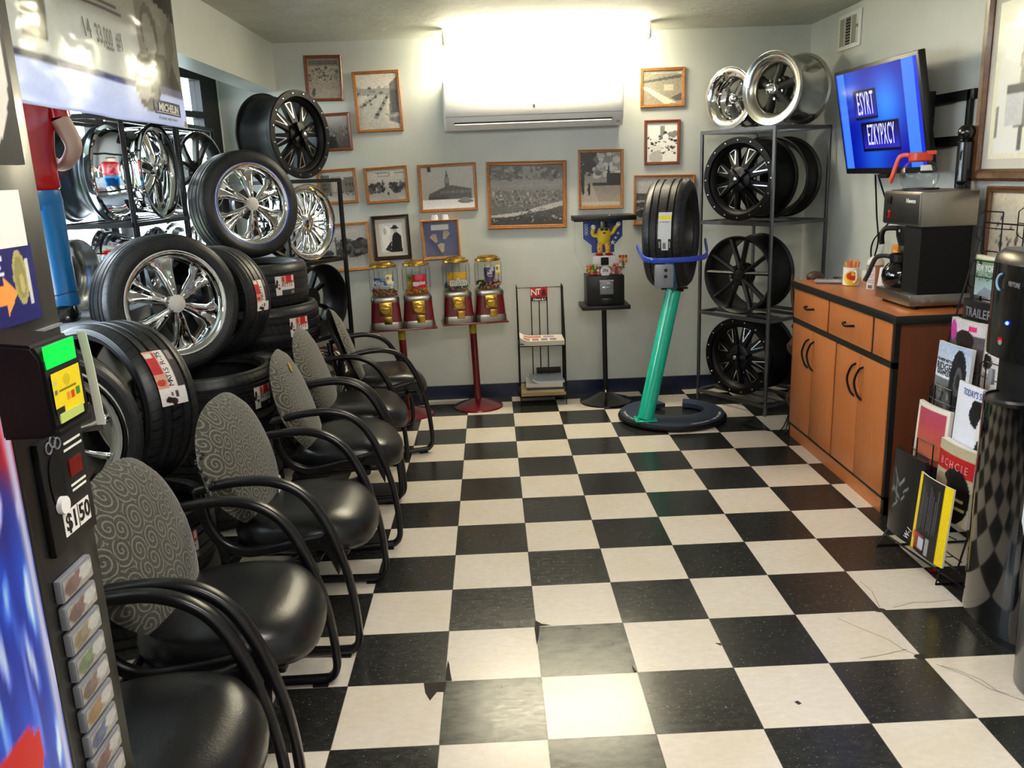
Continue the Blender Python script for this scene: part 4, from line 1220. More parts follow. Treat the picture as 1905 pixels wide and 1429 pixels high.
paper_stack('newspaper_pile', 'newspapers fanned on the upper shelf of the wire rack', 'newspapers', .419, .30, .22, .03, 0, art=np_, curl=.03)
for k, (z, h, w, x, rz, lab) in enumerate(((.069, .022, .31, 0, .02, 'brown-edged newspaper at the bottom of the wire rack'), (.092, .018, .30, -.005, -.04, 'tan newspaper second from the bottom of the wire rack'), (.111, .016, .27, .02, .05, 'dark-edged magazine in the middle of the low rack pile'),
                                          (.128, .028, .25, .01, -.03, 'thick white catalogue near the top of the low rack pile'), (.157, .012, .22, .03, .06, 'folded pale newspaper on top of the low rack pile'))):
    paper_stack('newspaper', lab, 'newspaper', z, w, .21, h, [mat('tan_paper', '#a58d66', .8, noise=.2, nscale=60), mat('buff_paper', '#c2ae84', .8, noise=.2, nscale=60), mat('dark_cover', '#3b3c42', .5), None, mat('pale_paper', '#c3cbd9', .7)][k], x=x, rz=rz, curl=.02 if k == 4 else 0, group='papers on the bottom shelf of the wire rack')
bm = nb(); box(bm, (0, 0, 0), (.17, .004, .06), .001); o = obj('folder', bm, M['blackmatte'], None); o.matrix_world = frame((.265, 3.70, .205), (1, 0, 0), (0, -.5, .86)) @ Matrix.Rotation(PI/2, 4, 'X'); tag(o, 'dark folder propped on the low pile in the wire newspaper rack', 'folder')

# ================================================================ gumball machine on its black stand
gx, gy = .645, 3.56
st = thing('gumball_stand', 'black pole stand with round base under the gumball machine', 'stand', (gx, gy, 0))
bm = nb(); lathe(bm, [(0, .085), (.02, .085), (.026, .07), (.06, .052), (.13, .022), (.178, .010), (.18, 0), (0, 0)], 48); obj('base', bm, M['blackgloss'], st)
bm = nb(); cyl(bm, (0, 0, .08), (-.006, 0, .655), .0165); obj('pole', bm, M['blackmatte'], st)
bm = nb(); box(bm, (-.005, 0, .668), (.32, .25, .028), .004); obj('platform', bm, M['blackmatte'], st)
gz = .6825
gm = thing('gumball_machine', 'black gumball machine with clear angular case and yellow figure, on a pole stand', 'gumball machine', (gx-.005, gy, gz))
bm = nb(); box(bm, (0, 0, .0975), (.245, .20, .195), .004); obj('body', bm, M['blackmatte'], gm)
bm = nb(); box(bm, (.005, -.104, .12), (.088, .012, .095), .003); obj('coin_plate', bm, M['greybox'], gm)
bm = nb(); box(bm, (-.03, -.113, .163), (.03, .008, .006)); box(bm, (.035, -.113, .163), (.03, .008, .006)); box(bm, (.004, -.115, .12), (.06, .01, .008), .002); cyl(bm, (-.005, -.108, .12), (-.005, -.12, .12), .008, seg=12); box(bm, (.018, -.113, .147), (.026, .006, .008), M=None); obj('coin_handle', bm, M['milled'], gm)
bm = nb(); box(bm, (.01, -.112, .035), (.085, .026, .03), .004); obj('chute', bm, M['plasticblack'], gm)
# clear case: octagonal front outline
cs = [(-.118, .197), (.118, .197), (.19, .345), (.19, .548), (-.19, .548), (-.19, .345)]
bm = nb(); Mx = Matrix(((1, 0, 0, 0), (0, 0, 1, 0), (0, 1, 0, 0), (0, 0, 0, 1)))
prism(bm, cs, -.085, .085, M=Mx); obj('clear_case', bm, M['acrylic'], gm, smooth=False)
bm = nb(); box(bm, (.0, 0, .564), (.40, .24, .032), .003); obj('top_board', bm, M['blackmatte'], gm)
bm = nb(); cyl(bm, (.035, -.08, .58), (.035, -.08, .586), .009, seg=12); obj('lock', bm, M['milled'], gm)
# blue display panel
pn = [(-.13, .546), (.13, .546), (.13, .44), (.075, .385), (.075, .335), (-.075, .335), (-.075, .385), (-.13, .43)]
bm = nb(); prism(bm, pn, .02, .026, M=Mx); obj('display_panel', bm, mat('royal_blue_panel', '#1a3c9c', .4), gm, smooth=False)
def star(bm, cx, cz, R, r, y):
    P = [(cx+(R if i % 2 == 0 else r)*math.sin(i*PI/5), cz+(R if i % 2 == 0 else r)*math.cos(i*PI/5)) for i in range(10)]
    prism(bm, P, y, y+.002, M=Mx)
for (cx_, cz_, R_, r_) in ((.065, .40, .019, .008), (.083, .43, .012, .005), (.10, .458, .013, .005)):
    bm = nb(); star(bm, cx_, cz_, R_, r_, .017); obj('printed_star', bm, M['letter_w'], gm, smooth=False)
text('panel_lettering', 'GOOD', .03, M['letter_w'], gm, frame((-.112, .016, .49), (0, 0, -1), (0, -1, 0)), sx=.8)
bm = nb(); box(bm, (.0, -.03, .285), (.15, .05, .07), .002); obj('figure_plinth', bm, M['white'], gm)
bm = nb(); box(bm, (.0, -.058, .285), (.05, .01, .05), .002); obj('plinth_gate', bm, M['rubber'], gm)
# simple yellow toy figure with black hat and raised arms
bm = nb(); yy = -.02
skin = []
loft(bm, [[(.045*k*math.cos(a*PI/8), yy+.03*k*math.sin(a*PI/8), z) for a in range(16)] for k, z in ((.55, .395), (.85, .41), (1.0, .435), (1.0, .465), (.85, .49), (.6, .505))])
for s in (-1, 1):
    tube(bm, bez([(s*.036, yy, .455), (s*.062, yy, .45 if s < 0 else .47), (s*.075, yy-.005, .47 if s < 0 else .495), (s*.068 if s < 0 else .095, yy-.005, .50 if s < 0 else .515)], 4), .013, 8)
obj('figure_torso', bm, M['yellow'], gm)
bm = nb()
for s in (-1, 1): tube(bm, bez([(s*.018, yy, .41), (s*.026, yy, .375), (s*.024, yy, .335)], 4), [.019, .019, .02, .02, .02, .019, .018, .017, .016], prof=[(math.cos(2*PI*i/10), math.sin(2*PI*i/10)) for i in range(10)])
m, nt, b, out = new_mat('spotted_trousers'); g = NT(nt); v = g.n('ShaderNodeTexVoronoi'); v.inputs['Scale'].default_value = 60; g.link(g.obj(), v.inputs['Vector']); g.link(g.mix(g.m('LESS_THAN', v.outputs['Distance'], .32), lin('#e8b04a'), lin('#d0582b')), b.inputs['Base Color'])
obj('figure_trousers', bm, m, gm)
bm = nb()
for s in (-1, 1): ball(bm, (s*.032, yy-.012, .328), .02, 10, 6, (1.4, 1.3, .5))
obj('figure_shoe', bm, M['red'], gm)
bm = nb(); cyl(bm, (0, yy, .503), (0, yy, .54), .032, .03, 18); cyl(bm, (0, yy, .503), (0, yy, .508), .048, seg=18); obj('figure_hat', bm, M['blackgloss'], gm)
bm = nb()
for s in (-1, 1): ball(bm, (s*.014, yy-.03, .490), .011, 8, 6, (1.1, .5, .8))
box(bm, (0, yy-.034, .491), (.02, .004, .004)); obj('figure_sunglasses', bm, M['blackgloss'], gm)
bm = nb(); ball(bm, (0, yy-.032, .468), .007, 8, 6, (1.5, .6, 1)); obj('figure_mouth', bm, M['red'], gm)
bm = nb()
for s in (-1, 1): ball(bm, (-.068 if s < 0 else .097, yy-.006, .506 if s < 0 else .522), .017, 10, 8)
obj('figure_glove', bm, M['white'], gm)
bm = nb(); cyl(bm, (.0, -.087, .222), (0, -.0885, .222), .034, seg=28); obj('price_disc', bm, M['white'], gm)
bm = nb(); box(bm, (.0, -.0865, .222), (.075, .001, .05)); obj('price_card', bm, M['red'], gm)
text('price_lettering', '25¢', .026, M['letter_k'], gm, frame((0, -.0895, .229), (1, 0, 0), (0, -1, 0)), bold=.0006)
# gumballs, each a ball of its own
gcols = [('red', '#c0392b'), ('yellow', '#e0c23a'), ('green', '#3f8f46'), ('orange', '#e0853a'), ('pink', '#e08a9a'), ('blue', '#2f6f9a'), ('white', '#e6e2d8')]
gmats = {n: mat('gumball_'+n, c, .3) for n, c in gcols}
gmesh = {}
rnd = random.Random(4); sp = []
def add_ball(x, y, z):
    n = rnd.choice(gcols)[0]
    if n not in gmesh:
        bm = nb(); ball(bm, (0, 0, 0), .0098, 10, 8); o = obj('gumball', bm, gmats[n], None, angle=80); gmesh[n] = o.data
    else: o = bpy.data.objects.new('gumball', gmesh[n]); COL.objects.link(o)
    o.location = (gx-.005+x, gy+y, gz+z); tag(o, f'{n} gumball in the clear case of the gumball machine', 'gumball', 'gumballs in the clear case')
for row in range(4):
    z = .208+row*.0176; hw = .112+(z-.197)*.487-.012
    for y in (-.072, -.052) if row < 3 else (-.072,):
        x = -hw+(.0098 if (row+(y > -.06)) % 2 else 0)
        while x < hw:
            if (abs(x) > .042 or y > -.06) and not (row == 3 and -.04 < x < .06): add_ball(x, y, z+rnd.uniform(-.001, .001))
            x += .0202
for row in range(3):
    z = .279+row*.0176
    for x in (.098, .118, .138):
        if x < .112+(z-.197)*.487-.012: add_ball(x, -.072, z)

# ================================================================ framed pictures
def picture(name, label, x, z, w, h, rz, art, wood='oak', fw=.022, depth=.02, y=3.8, mat_w=0, Mx=None, bright=True, group='framed pictures on the back wall', cat='picture'):
    t = thing(name, label, cat, group=group, M=Mx if Mx is not None else frame((x, y-.001, z), (math.cos(math.radians(rz)), 0, math.sin(math.radians(rz))), (0, -1, 0)))
    # local: x right, y up, z out of the wall
    bm = nb(); cs = [(0, 0), (0, depth*.75), (fw*.25, depth), (fw*.6, depth*.85), (fw*.8, depth*.9), (fw, depth*.45), (fw, 0)]
    cr = [(-w/2, -h/2, 1, 1), (w/2, -h/2, -1, 1), (w/2, h/2, -1, -1), (-w/2, h/2, 1, -1)]
    rings = [[bm.verts.new((cx+sx*a, cy+sy*a, b)) for a, b in cs] for cx, cy, sx, sy in cr]
    ring_faces(bm, rings, True, True); obj('frame', bm, M[wood], t, angle=25)
    iw, ih = w-2*fw, h-2*fw
    bm = nb(); box(bm, (0, 0, .003), (w-fw, h-fw, .006)); obj('backing', bm, M['paper'], t, smooth=False)
    if mat_w:
        bm = nb(); prism(bm, [(-iw/2, -ih/2), (iw/2, -ih/2), (iw/2, ih/2), (-iw/2, ih/2)], .0062, .0068); obj('mat_board', bm, M['mboard'], t, smooth=False)
        iw -= 2*mat_w; ih -= 2*mat_w
    art.px = [[min(1, (c_*1.22)**.95) for c_ in p_] for p_ in art.px] if bright else art.px
    obj('photograph', art.bm(iw, ih), M['photo'], t, M=Matrix.Translation((0, 0, .0075)))
    return t
M['mboard'] = mat('cream_mat_board', '#d9d3c6', .8)
def street(seed, w=60, h=48, sky=.72, hor=.5):
    a = Art(w, h, gr(.5), seed); a.grad(gr(.55), gr(sky), hor, 1); a.grad(gr(.62), gr(.5), 0, hor); return a
ART = {}
a = Art(44, 56, gr(.55), 1); a.grad((.48, .44, .40), (.56, .52, .47)); a.rect(0, .8, 1, 1, (.42, .40, .37)); a.rect(.05, .84, .95, .95, (.30, .29, .28)); a.blobs(60, .05, .45, .95, .78, .01, .05, [gr(.2), gr(.3), gr(.38)]); a.blobs(25, .1, .25, .9, .5, .008, .02, [gr(.25), gr(.35)]); a.ell(.15, .14, .05, .09, gr(.18)); a.ell(.18, .22, .05, .04, gr(.2)); a.noise(.06); ART['a'] = a
a = Art(54, 68, gr(.6), 2); a.grad((.62, .60, .56), (.70, .68, .64)); a.rect(0, .62, .8, .74, (.5, .49, .46)); a.blobs(30, 0, .6, .75, .76, .01, .05, [gr(.3), gr(.42), gr(.5)])
a.poly([(.74, .15), (1, .08), (1, .95), (.80, .80)], (.36, .36, .35)); a.rect(.82, .3, .98, .7, (.25, .25, .25)); a.poly([(.62, .3), (.8, .25), (1, .3), (1, .22), (.75, .2)], (.5, .5, .48)); a.poly([(.0, 0), (.75, 0), (.6, .25), (.8, .62), (.3, .62), (.0, .4)], (.58, .57, .54))
for k in range(9): a.ell(.42+.042*k, .22+.05*k, .06-.003*k, .028, gr(.22 if k % 2 else .42)); 
for k in range(6): a.ell(.10+.07*k, .42+.035*k, .05-.004*k, .025, gr(.25 if k % 2 else .4))
a.ell(.32, .46, .03, .025, gr(.3)); a.ell(.44, .58, .03, .02, gr(.25)); a.noise(.05); ART['b'] = a
a = Art(44, 50, gr(.3), 3); a.grad(gr(.36), gr(.62), .55, 1); a.grad(gr(.22), gr(.33), 0, .55); a.poly([(0, 0), (.55, 0), (.45, .45), (0, .25)], gr(.12)); a.poly([(.0, .3), (.45, .5), (.0, .42)], gr(.45)); a.blobs(40, .3, .4, 1, .66, .01, .06, [gr(.22), gr(.3), gr(.4)]); a.noise(.06); ART['c'] = a
a = street(4, 60, 50, .66, .35); a.rect(.0, .28, 1, .72, (.40, .38, .35)); a.rect(.05, .30, .30, .9, (.34, .32, .29)); a.rect(.72, .3, 1, .8, (.36, .34, .31)); a.rect(.34, .3, .62, .85, (.50, .48, .44))
for k in range(4): a.rect(.36+.065*k, .32, .39+.065*k, .74, (.66, .63, .58))
for k in range(4):
    for q in range(3): a.rect(.08+.055*k, .4+.15*q, .11+.055*k, .48+.15*q, (.18, .17, .16))
    a.rect(.75+.06*k, .5, .78+.06*k, .6, (.18, .17, .16))
a.blobs(20, 0, .2, 1, .34, .02, .05, [gr(.2), gr(.3)]); a.noise(.05); ART['d'] = a
a = street(5, 60, 48, .68, .35); a.blobs(60, 0, .28, .42, .55, .02, .06, [gr(.1), gr(.18), gr(.28)]); a.blobs(60, .58, .28, 1, .55, .02, .06, [gr(.12), gr(.2), gr(.3)]); a.poly([(.25, 0), (.8, 0), (.58, .4), (.48, .4)], gr(.55)); a.poly([(.36, .5), (.4, .7), (.44, .5)], gr(.25)); a.poly([(.83, .5), (.87, .66), (.91, .5)], gr(.3)); a.rect(.28, .78, .6, .9, gr(.4)); a.rect(.3, .8, .58, .88, gr(.62)); a.line(0, .9, 1, .86, .012, gr(.3)); a.ell(.53, .22, .025, .05, gr(.1)); a.noise(.05); ART['e'] = a
a = street(6, 72, 58, .58, .22); a.grad((.80, .81, .83), (.74, .74, .74), 0, .22); a.grad(gr(.52), gr(.6), .22, 1); a.poly([(.12, .22), (.14, .36), (.36, .48), (.55, .56), (.95, .46), (.95, .22)], gr(.24)); a.rect(.13, .22, .5, .30, gr(.16)); a.poly([(.44, .5), (.45, .74), (.485, .92), (.52, .74), (.53, .5)], gr(.26)); a.rect(.46, .6, .51, .75, gr(.4))
for k in range(16): a.rect(.36+.036*k, .36, .375+.036*k, .43, gr(.4))
a.ell(.82, .17, .15, .05, gr(.34)); a.ell(.82, .21, .09, .05, gr(.42)); a.rect(.13, .88, .2, 1, gr(.12)); a.noise(.03); ART['f'] = a
a = Art(96, 80, gr(.3), 7); a.grad(gr(.26), gr(.36)); a.grad(gr(.30), gr(.20), .78, 1); a.rect(0, .68, 1, .76, gr(.42)); a.blobs(160, 0, .76, 1, .96, .008, .04, [gr(.16), gr(.22), gr(.3), gr(.4)]); a.rect(.45, .82, .62, .98, gr(.38)); a.poly([(.55, .88), (.57, 1), (.59, .88)], gr(.2)); a.grad(gr(.36), gr(.44), .56, .68)
a.blobs(260, 0, .32, 1, .58, .004, .02, [gr(.2), gr(.27), gr(.38), gr(.5)]); 
for k in range(7): a.line(.1+.12*k, .34, .02+.12*k, .56, .006, gr(.5))
a.poly([(0, .17), (.4, .22), (.65, .30), (1, .40), (1, .33), (.7, .22), (.35, .15), (0, .13)], gr(.56)); a.poly([(.3, .15), (1, .3), (1, .14), (.2, .14)], gr(.2)); a.blobs(70, .4, .15, 1, .28, .005, .015, [gr(.12), gr(.3)]); a.line(.5, .27, .58, .2, .02, gr(.15)); a.rect(0, 0, 1, .14, gr(.14)); a.blobs(40, 0, .05, 1, .14, .006, .02, [gr(.08), gr(.3), gr(.5)]); a.noise(.05); ART['g'] = a
a = Art(54, 70, gr(.4), 8); a.grad((.50, .47, .44), gr(.36), .3, 1); a.blobs(40, .3, .55, 1, 1, .04, .12, [gr(.28), gr(.4), gr(.55), gr(.62)]); a.blobs(40, 0, .55, .3, 1, .04, .12, [gr(.05), gr(.07)]); a.rect(0, .3, .1, .6, gr(.08)); a.grad((.52, .48, .43), (.44, .41, .38), 0, .38); a.poly([(0, .05), (.45, .08), (.3, .38), (0, .38)], (.55, .50, .45)); a.rect(.65, .38, 1, .62, gr(.1)); a.poly([(.66, .6), (.70, .82), (.74, .6)], gr(.08)); a.rect(.3, .38, .65, .45, gr(.12)); a.ell(.21, .32, .035, .12, gr(.04)); a.ell(.06, .34, .04, .12, gr(.05)); a.rect(.02, .03, .98, .08, (.62, .58, .52)); a.noise(.04); ART['h'] = a
a = Art(54, 46, gr(.4), 9); a.grad((.50, .47, .40), (.42, .41, .36)); a.rect(0, .75, 1, 1, (.44, .43, .38)); a.poly([(0, .7), (1, .88), (1, .78), (0, .64)], gr(.26)); a.poly([(.1, .92), (1, .95), (1, .90)], gr(.6)); a.poly([(0, .55), (.12, .52), (.85, .05), (.55, .02), (.1, .42), (0, .46)], (.74, .70, .60)); a.poly([(.7, .2), (1, .35), (1, .12), (.85, .1)], gr(.28)); a.rect(.53, .42, .78, .58, (.60, .57, .50)); a.noise(.05); ART['i'] = a
a = Art(48, 60, gr(.7), 10); a.grad((.84, .82, .77), (.86, .85, .80)); a.rect(.44, .6, .58, .92, gr(.45)); a.blobs(12, .65, .65, 1, .8, .04, .1, [gr(.45), gr(.55)]); a.blobs(120, 0, .18, 1, .66, .02, .055, [gr(.1), gr(.2), gr(.35), gr(.8), gr(.85)]); a.ell(.3, .12, .22, .16, gr(.62)); a.ell(.28, .36, .2, .06, gr(.78)); a.ell(.6, .72, .06, .07, gr(.15)); a.ell(.62, .62, .1, .1, gr(.85)); a.noise(.05); ART['j'] = a
a = street(11, 66, 52, .64, .5); a.rect(0, .5, 1, .66, gr(.25)); a.poly([(.25, .5), (.25, .72), (.38, .86), (.6, .72), (.6, .5)], gr(.5)); a.poly([(.22, .7), (.38, .88), (.62, .7), (.55, .9), (.3, .92)], gr(.2)); a.blobs(60, 0, .28, 1, .52, .02, .07, [gr(.3), gr(.45), gr(.55), gr(.2)]); a.grad(gr(.5), gr(.4), 0, .3); a.ell(.3, .2, .3, .12, gr(.14)); a.noise(.05); ART['k'] = a
a = street(12, 70, 54, .66, .35); a.blobs(90, .48, .34, 1, .66, .03, .09, [gr(.12), gr(.2), gr(.3)]); a.blobs(30, 0, .34, .3, .44, .02, .05, [gr(.15), gr(.25)]); a.line(.4, .3, .4, .75, .015, gr(.25)); a.line(.34, .66, .46, .66, .012, gr(.25)); a.rect(.39, .2, .42, .4, gr(.15)); a.ell(.62, .38, .05, .04, gr(.08)); a.ell(.8, .4, .06, .05, gr(.35)); a.noise(.04); ART['l'] = a
a = Art(44, 56, gr(.8), 13); a.grad((.78, .78, .78), (.72, .72, .72)); a.ell(.32, .7, .18, .2, gr(.86)); a.ell(.25, .45, .16, .3, gr(.82)); a.ell(.24, .72, .07, .12, gr(.62)); a.poly([(.45, .0), (.95, .0), (.92, .55), (.7, .72), (.55, .55)], gr(.07)); a.ell(.68, .74, .08, .08, gr(.6)); a.ell(.68, .82, .18, .035, gr(.05)); a.ell(.68, .86, .1, .06, gr(.06)); a.poly([(.2, .1), (.5, .4), (.45, .0)], gr(.15)); a.noise(.05); ART['m'] = a
a = Art(44, 46, (.30, .33, .47), 14); a.grad((.28, .31, .44), (.34, .37, .52)); a.rect(.22, .76, .74, .92, (.80, .82, .84)); a.noise(.02); ART['n'] = a
PIC = dict(a=(-1.143, 2.195, .242, .284, -.8, 'small oak-framed photo of a street crowd, topmost by the window header'),
 b=(-.802, 2.039, .307, .383, 1.1, 'tall oak-framed photo of a street lined with parked cars'),
 c=(-1.094, 1.857, .205, .241, 1.5, 'oak-framed dark photo partly hidden by the black off-road wheel on the rack'),
 d=(-1.116, 1.507, .266, .229, 2.0, 'oak-framed photo of a columned building behind the rack post'),
 e=(-.784, 1.506, .288, .239, 2.0, 'oak-framed photo of a street under a hanging banner'),
 f=(-.375, 1.473, .390, .314, .5, 'oak-framed photo of a large building with a clock tower and one car'),
 g=(.154, 1.403, .540, .445, -.9, 'largest oak-framed picture, an aerial view of a river town'),
 h=(.657, 1.488, .306, .391, -.6, 'oak-framed photo of walkers and a steeple, just above the gumball machine'),
 i=(1.073, 2.062, .295, .249, 0, 'oak-framed photo of a pale country road, beside the air conditioner'),
 j=(1.072, 1.714, .240, .289, -.4, 'red-brown framed photo of a crowd in hats, below the country road picture'),
 k=(1.086, 1.337, .415, .332, -1.2, 'oak-framed photo of a house and cars half hidden by the tire on the teal stand'),
 l=(-1.12, 1.102, .396, .325, 2.0, 'light oak framed street photo lowest by the corner rack, crossed by its post'),
 m=(-.778, 1.156, .258, .299, 1.5, 'black-framed photo of a person in a dark hat beside a white horse'),
 n=(-.441, 1.132, .255, .264, 1.5, 'pine shadow box with three arrowheads on blue cloth'))
M['redoak'] = wood_mat('red_oak_frame', '#64321a', '#8a4a26', (9, 9, 1.5), .35)
for k, (x, z, w_, h_, rz, lab) in PIC.items():
    wood = {'m': 'darkwood', 'n': 'pine', 'l': 'pine', 'j': 'redoak', 'a': 'redoak', 'c': 'redoak'}.get(k, 'oak')
    p = picture('picture', lab, x, z, w_, h_, rz, ART[k], wood, fw={'m': .026, 'g': .026, 'n': .016}.get(k, .02), depth=.045 if k == 'n' else .02, mat_w=.026 if k == 'm' else 0, cat='shadow box' if k == 'n' else 'picture')
    if k == 'n':
        for (ax, ay, ro) in ((-.045, .01, .4), (.035, .03, -.5), (.0, -.055, .1)):
            bm = nb(); prism(bm, [(-.026, .018), (.0, .03), (.024, .02), (.012, -.03), (-.006, -.034)], .008, .018, M=Matrix.Translation((ax, ay, 0)) @ Matrix.Rotation(ro, 4, 'Z'))
            obj('arrowhead', bm, mat('flint', '#b3a793', .7, noise=.35, nscale=40), p, smooth=False)
for x, nm in ((-.475, 'pleated white paper cup perched on the shadow box, nearer the window'), (-.405, 'pleated white paper cup perched on the shadow box, nearer the air conditioner')):
    bm = nb(); lathe(bm, [(.018, 0), (.026, 0), (.020, .035), (.018, .035)], 20, closed=True); o = obj('paper_cup', bm, M['white'], None); o.location = (x, 3.776, 1.262); tag(o, nm, 'paper cup', 'paper cups on the shadow box')

# right-hand wall: two large frames
a = Art(60, 70, (.86, .82, .70), 21); a.grad((.83, .79, .70), (.88, .85, .74)); a.rect(.06, .04, .94, .86, (.90, .87, .78)); a.ell(.45, .62, .13, .16, (.42, .38, .33)); a.ell(.43, .74, .07, .07, (.30, .27, .24)); a.ell(.43, .69, .045, .05, (.66, .58, .50)); a.poly([(.3, .2), (.62, .2), (.6, .62), (.34, .62)], (.48, .45, .41)); a.rect(.18, .22, .40, .46, (.72, .72, .72)); a.rect(.18, .42, .44, .47, (.20, .20, .20)); a.rect(.36, .06, .42, .22, (.35, .33, .3)); a.rect(.5, .08, .56, .22, (.4, .38, .35)); a.rect(.07, .14, .1, .34, (.45, .44, .42)); a.noise(.03)
picture('picture', 'large walnut-framed drawing of a person in winter coat high on the side wall', 0, 0, .72, .80, 0, a, 'walnut', fw=.05, depth=.03, Mx=frame((2.049, 1.365, 1.84), (0, -1, 0), (-1, 0, 0)), group='framed pictures on the side wall', mat_w=.04)
a = Art(60, 44, (.74, .68, .58), 22); a.grad((.62, .57, .49), (.78, .73, .63)); a.blobs(30, .08, .45, .95, .75, .012, .03, [(.25, .23, .2), (.35, .32, .28), (.5, .45, .38)]); a.rect(.55, .5, .68, .85, (.5, .47, .42)); a.line(0, .28, 1, .28, .012, (.25, .23, .2)); a.noise(.04)
picture('picture', 'wood-framed group photo below the large drawing on the side wall', 0, 0, .50, .44, 0, a, 'walnut', fw=.028, depth=.025, Mx=frame((2.049, 1.345, 1.20), (0, -1, 0), (-1, 0, 0)), group='framed pictures on the side wall')

# ================================================================ air conditioner
ac = thing('air_conditioner', 'white split air conditioner high on the back wall under the ceiling light', 'air conditioner', (.21, 3.8, 1.835))
Wd = 1.16
def prof_at(k): return [(0, 0.0), (-.12, -.002), (-.165, .03), (-.19, .075), (-.205, .12), (-.21, .20), (-.205, .29), (-.18, .305), (0, .305)]
bm = nb(); P_ = prof_at(0)
loft(bm, [[(x, y*ky, z) for y, z in P_] for x, ky in ((-Wd/2, .86), (-Wd/2+.012, .97), (-Wd/2+.03, 1), (Wd/2-.03, 1), (Wd/2-.012, .97), (Wd/2, .86))]); obj('body', bm, M['white'], ac, angle=30)
bm = nb(); loft(bm, [[(x, y, z) for y, z in ((-.134, -.004), (-.178, .028), (-.175, .033), (-.130, .004))] for x in (-.51, .50)]); obj('louver', bm, M['white'], ac)
bm = nb(); loft(bm, [[(x, y, z) for y, z in ((-.170, .0345), (-.176, .041), (-.172, .043), (-.166, .037))] for x in (-.515, .505)]); obj('louver_shadow_strip', bm, M['letter_k'], ac)  # black strip painting in the shadow line above the louver
bm = nb(); loft(bm, [[(x, y, z) for y, z in ((-.191, .076), (-.1925, .0795), (-.190, .0795))] for x in (-.57, .57)]); obj('panel_seam', bm, M['greybox'], ac)
bm = nb(); prism(bm, [(-.008, .012), (.008, .012), (.007, -.006), (.0, -.013), (-.007, -.006)], 0, .0015, M=frame((.0, -.2065, .125), (1, 0, 0), (0, -1, .12))); obj('brand_emblem', bm, mat('dark_emblem', '#3a3532', .4), ac, smooth=False)
text('brand_lettering', 'FRIEDRICH', .013, mat('grey_lettering', '#77736c', .5), ac, frame((0, -.2015, .098), (1, 0, 0), (0, -1, .3)), spacing=1.5)
bm = nb(); box(bm, (.545, -.155, .018), (.02, .012, .014), .003); obj('sensor_window', bm, M['greybox'], ac)
# ================================================================ wall vent
vt = thing('wall_vent', 'white louvered wall vent with three sections high near the corner', 'vent', M=frame((2.049, 3.175, 2.285), (0, -1, 0), (-1, 0, 0)))
bm = nb(); box(bm, (0, 0, .004), (.32, .20, .008), .002); obj('vent_plate', bm, M['wallplate'] if 'wallplate' in M else M['offwhite'], vt)
bm = nb(); box(bm, (0, 0, .0085), (.24, .15, .002)); obj('duct_opening', bm, M['rubber'], vt, smooth=False)
mv = mat('dusty_louver', '#8c8b7c', .6)
for x in (-.083, .083):
    bm = nb(); box(bm, (x, 0, .011), (.072, .15, .004), .001); obj('side_panel', bm, mv, vt)
for x in (-.043, .043, -.122, .122):
    bm = nb(); box(bm, (x, 0, .012), (.008, .16, .006)); obj('divider', bm, M['offwhite'], vt, smooth=False)
for k in range(9):
    bm = nb(); box(bm, (0, -.066+.0165*k, .012), (.08, .006, .008), 0, M=None); obj('louver', bm, mv, vt, smooth=False)
bm = nb(); box(bm, (.127, .01, .016), (.008, .016, .012)); obj('lever', bm, M['greybox'], vt)

# ================================================================ television on a tilting wall bracket
tvM = frame((1.875, 2.345, 1.745), (.03, -1, 0), (-1, -.03, -.19))
tv = thing('television', 'flat television with bright blue word-puzzle screen, tilted out from the side wall', 'television', M=tvM)
W_, H_ = .88, .55
bm = nb(); box(bm, (0, 0, -.018), (W_, H_, .036), .006); box(bm, (0, -.02, -.045), (.55, .34, .03), .01); obj('casing', bm, M['plasticblack'], tv)
a = Art(120, 68, (.05, .12, .75), 31)
def tvf(u, v, p):
    d = math.hypot((u-.62)*1.5, v-.62); e = math.hypot((u-.4)*1.6, v-.10); f = math.hypot((u-.18)*2, v-.85)
    s = math.exp(-d*d*9)*.9+math.exp(-e*e*10)*.5+math.exp(-f*f*14)*.5
    r = .01+.16*s; gg = .05+.52*s; b = .58+.45*s
    r += .12*max(0, v-.8)*(u > .5)
    if u < .115 or .83 < u < .955: r, gg, b = .26, .50, .96
    if u < .02 or u > .955: r, gg, b = .08, .2, .85
    return (min(1, r), min(1, gg), min(1, b))
a.each(tvf)
def board(x0, x1, y0, y1):
    a.rect(x0-.012, y0-.025, x1+.012, y1+.025, (.01, .01, .06))
    a.each(lambda u, v, p: (.02+.16*max(0, 1-(v-y0)*4), .02+.16*max(0, 1-(v-y0)*4), .30+.45*max(0, 1-(v-y0)*4)) if x0 < u < x1 and y0 < v < y1 else None)
board(.225, .50, .53, .77); board(.29, .73, .20, .445)
o = obj('screen', a.bm(W_-.04, H_-.05), print_mat('tv_screen', .2, emit=.48), tv, M=Matrix.Translation((0, .006, .0007)))
tvm = mat('screen_letters', '#000000', .5, emit='#c9c9ff', estr=.55)
def tvt(s, cx_, cy_, size, sx, sp): text('screen_lettering', s, size, tvm, tv, Matrix.Translation(((cx_-.5)*(W_-.04), (cy_-.5)*(H_-.05)+.006, .0012)), sx=sx, spacing=sp)
tvt('ESYRT', .362, .65, .165, .37, 1.1); tvt('EZKYPXCY', .515, .33, .15, .36, 1.1)
bm = nb(); box(bm, (-.015, -.287, -.01), (.10, .02, .03), .004); obj('infrared_receiver', bm, M['plasticblack'], tv)
br = thing('tv_bracket', 'black steel wall bracket behind the television', 'tv bracket', (2.049, 2.05, 1.7))
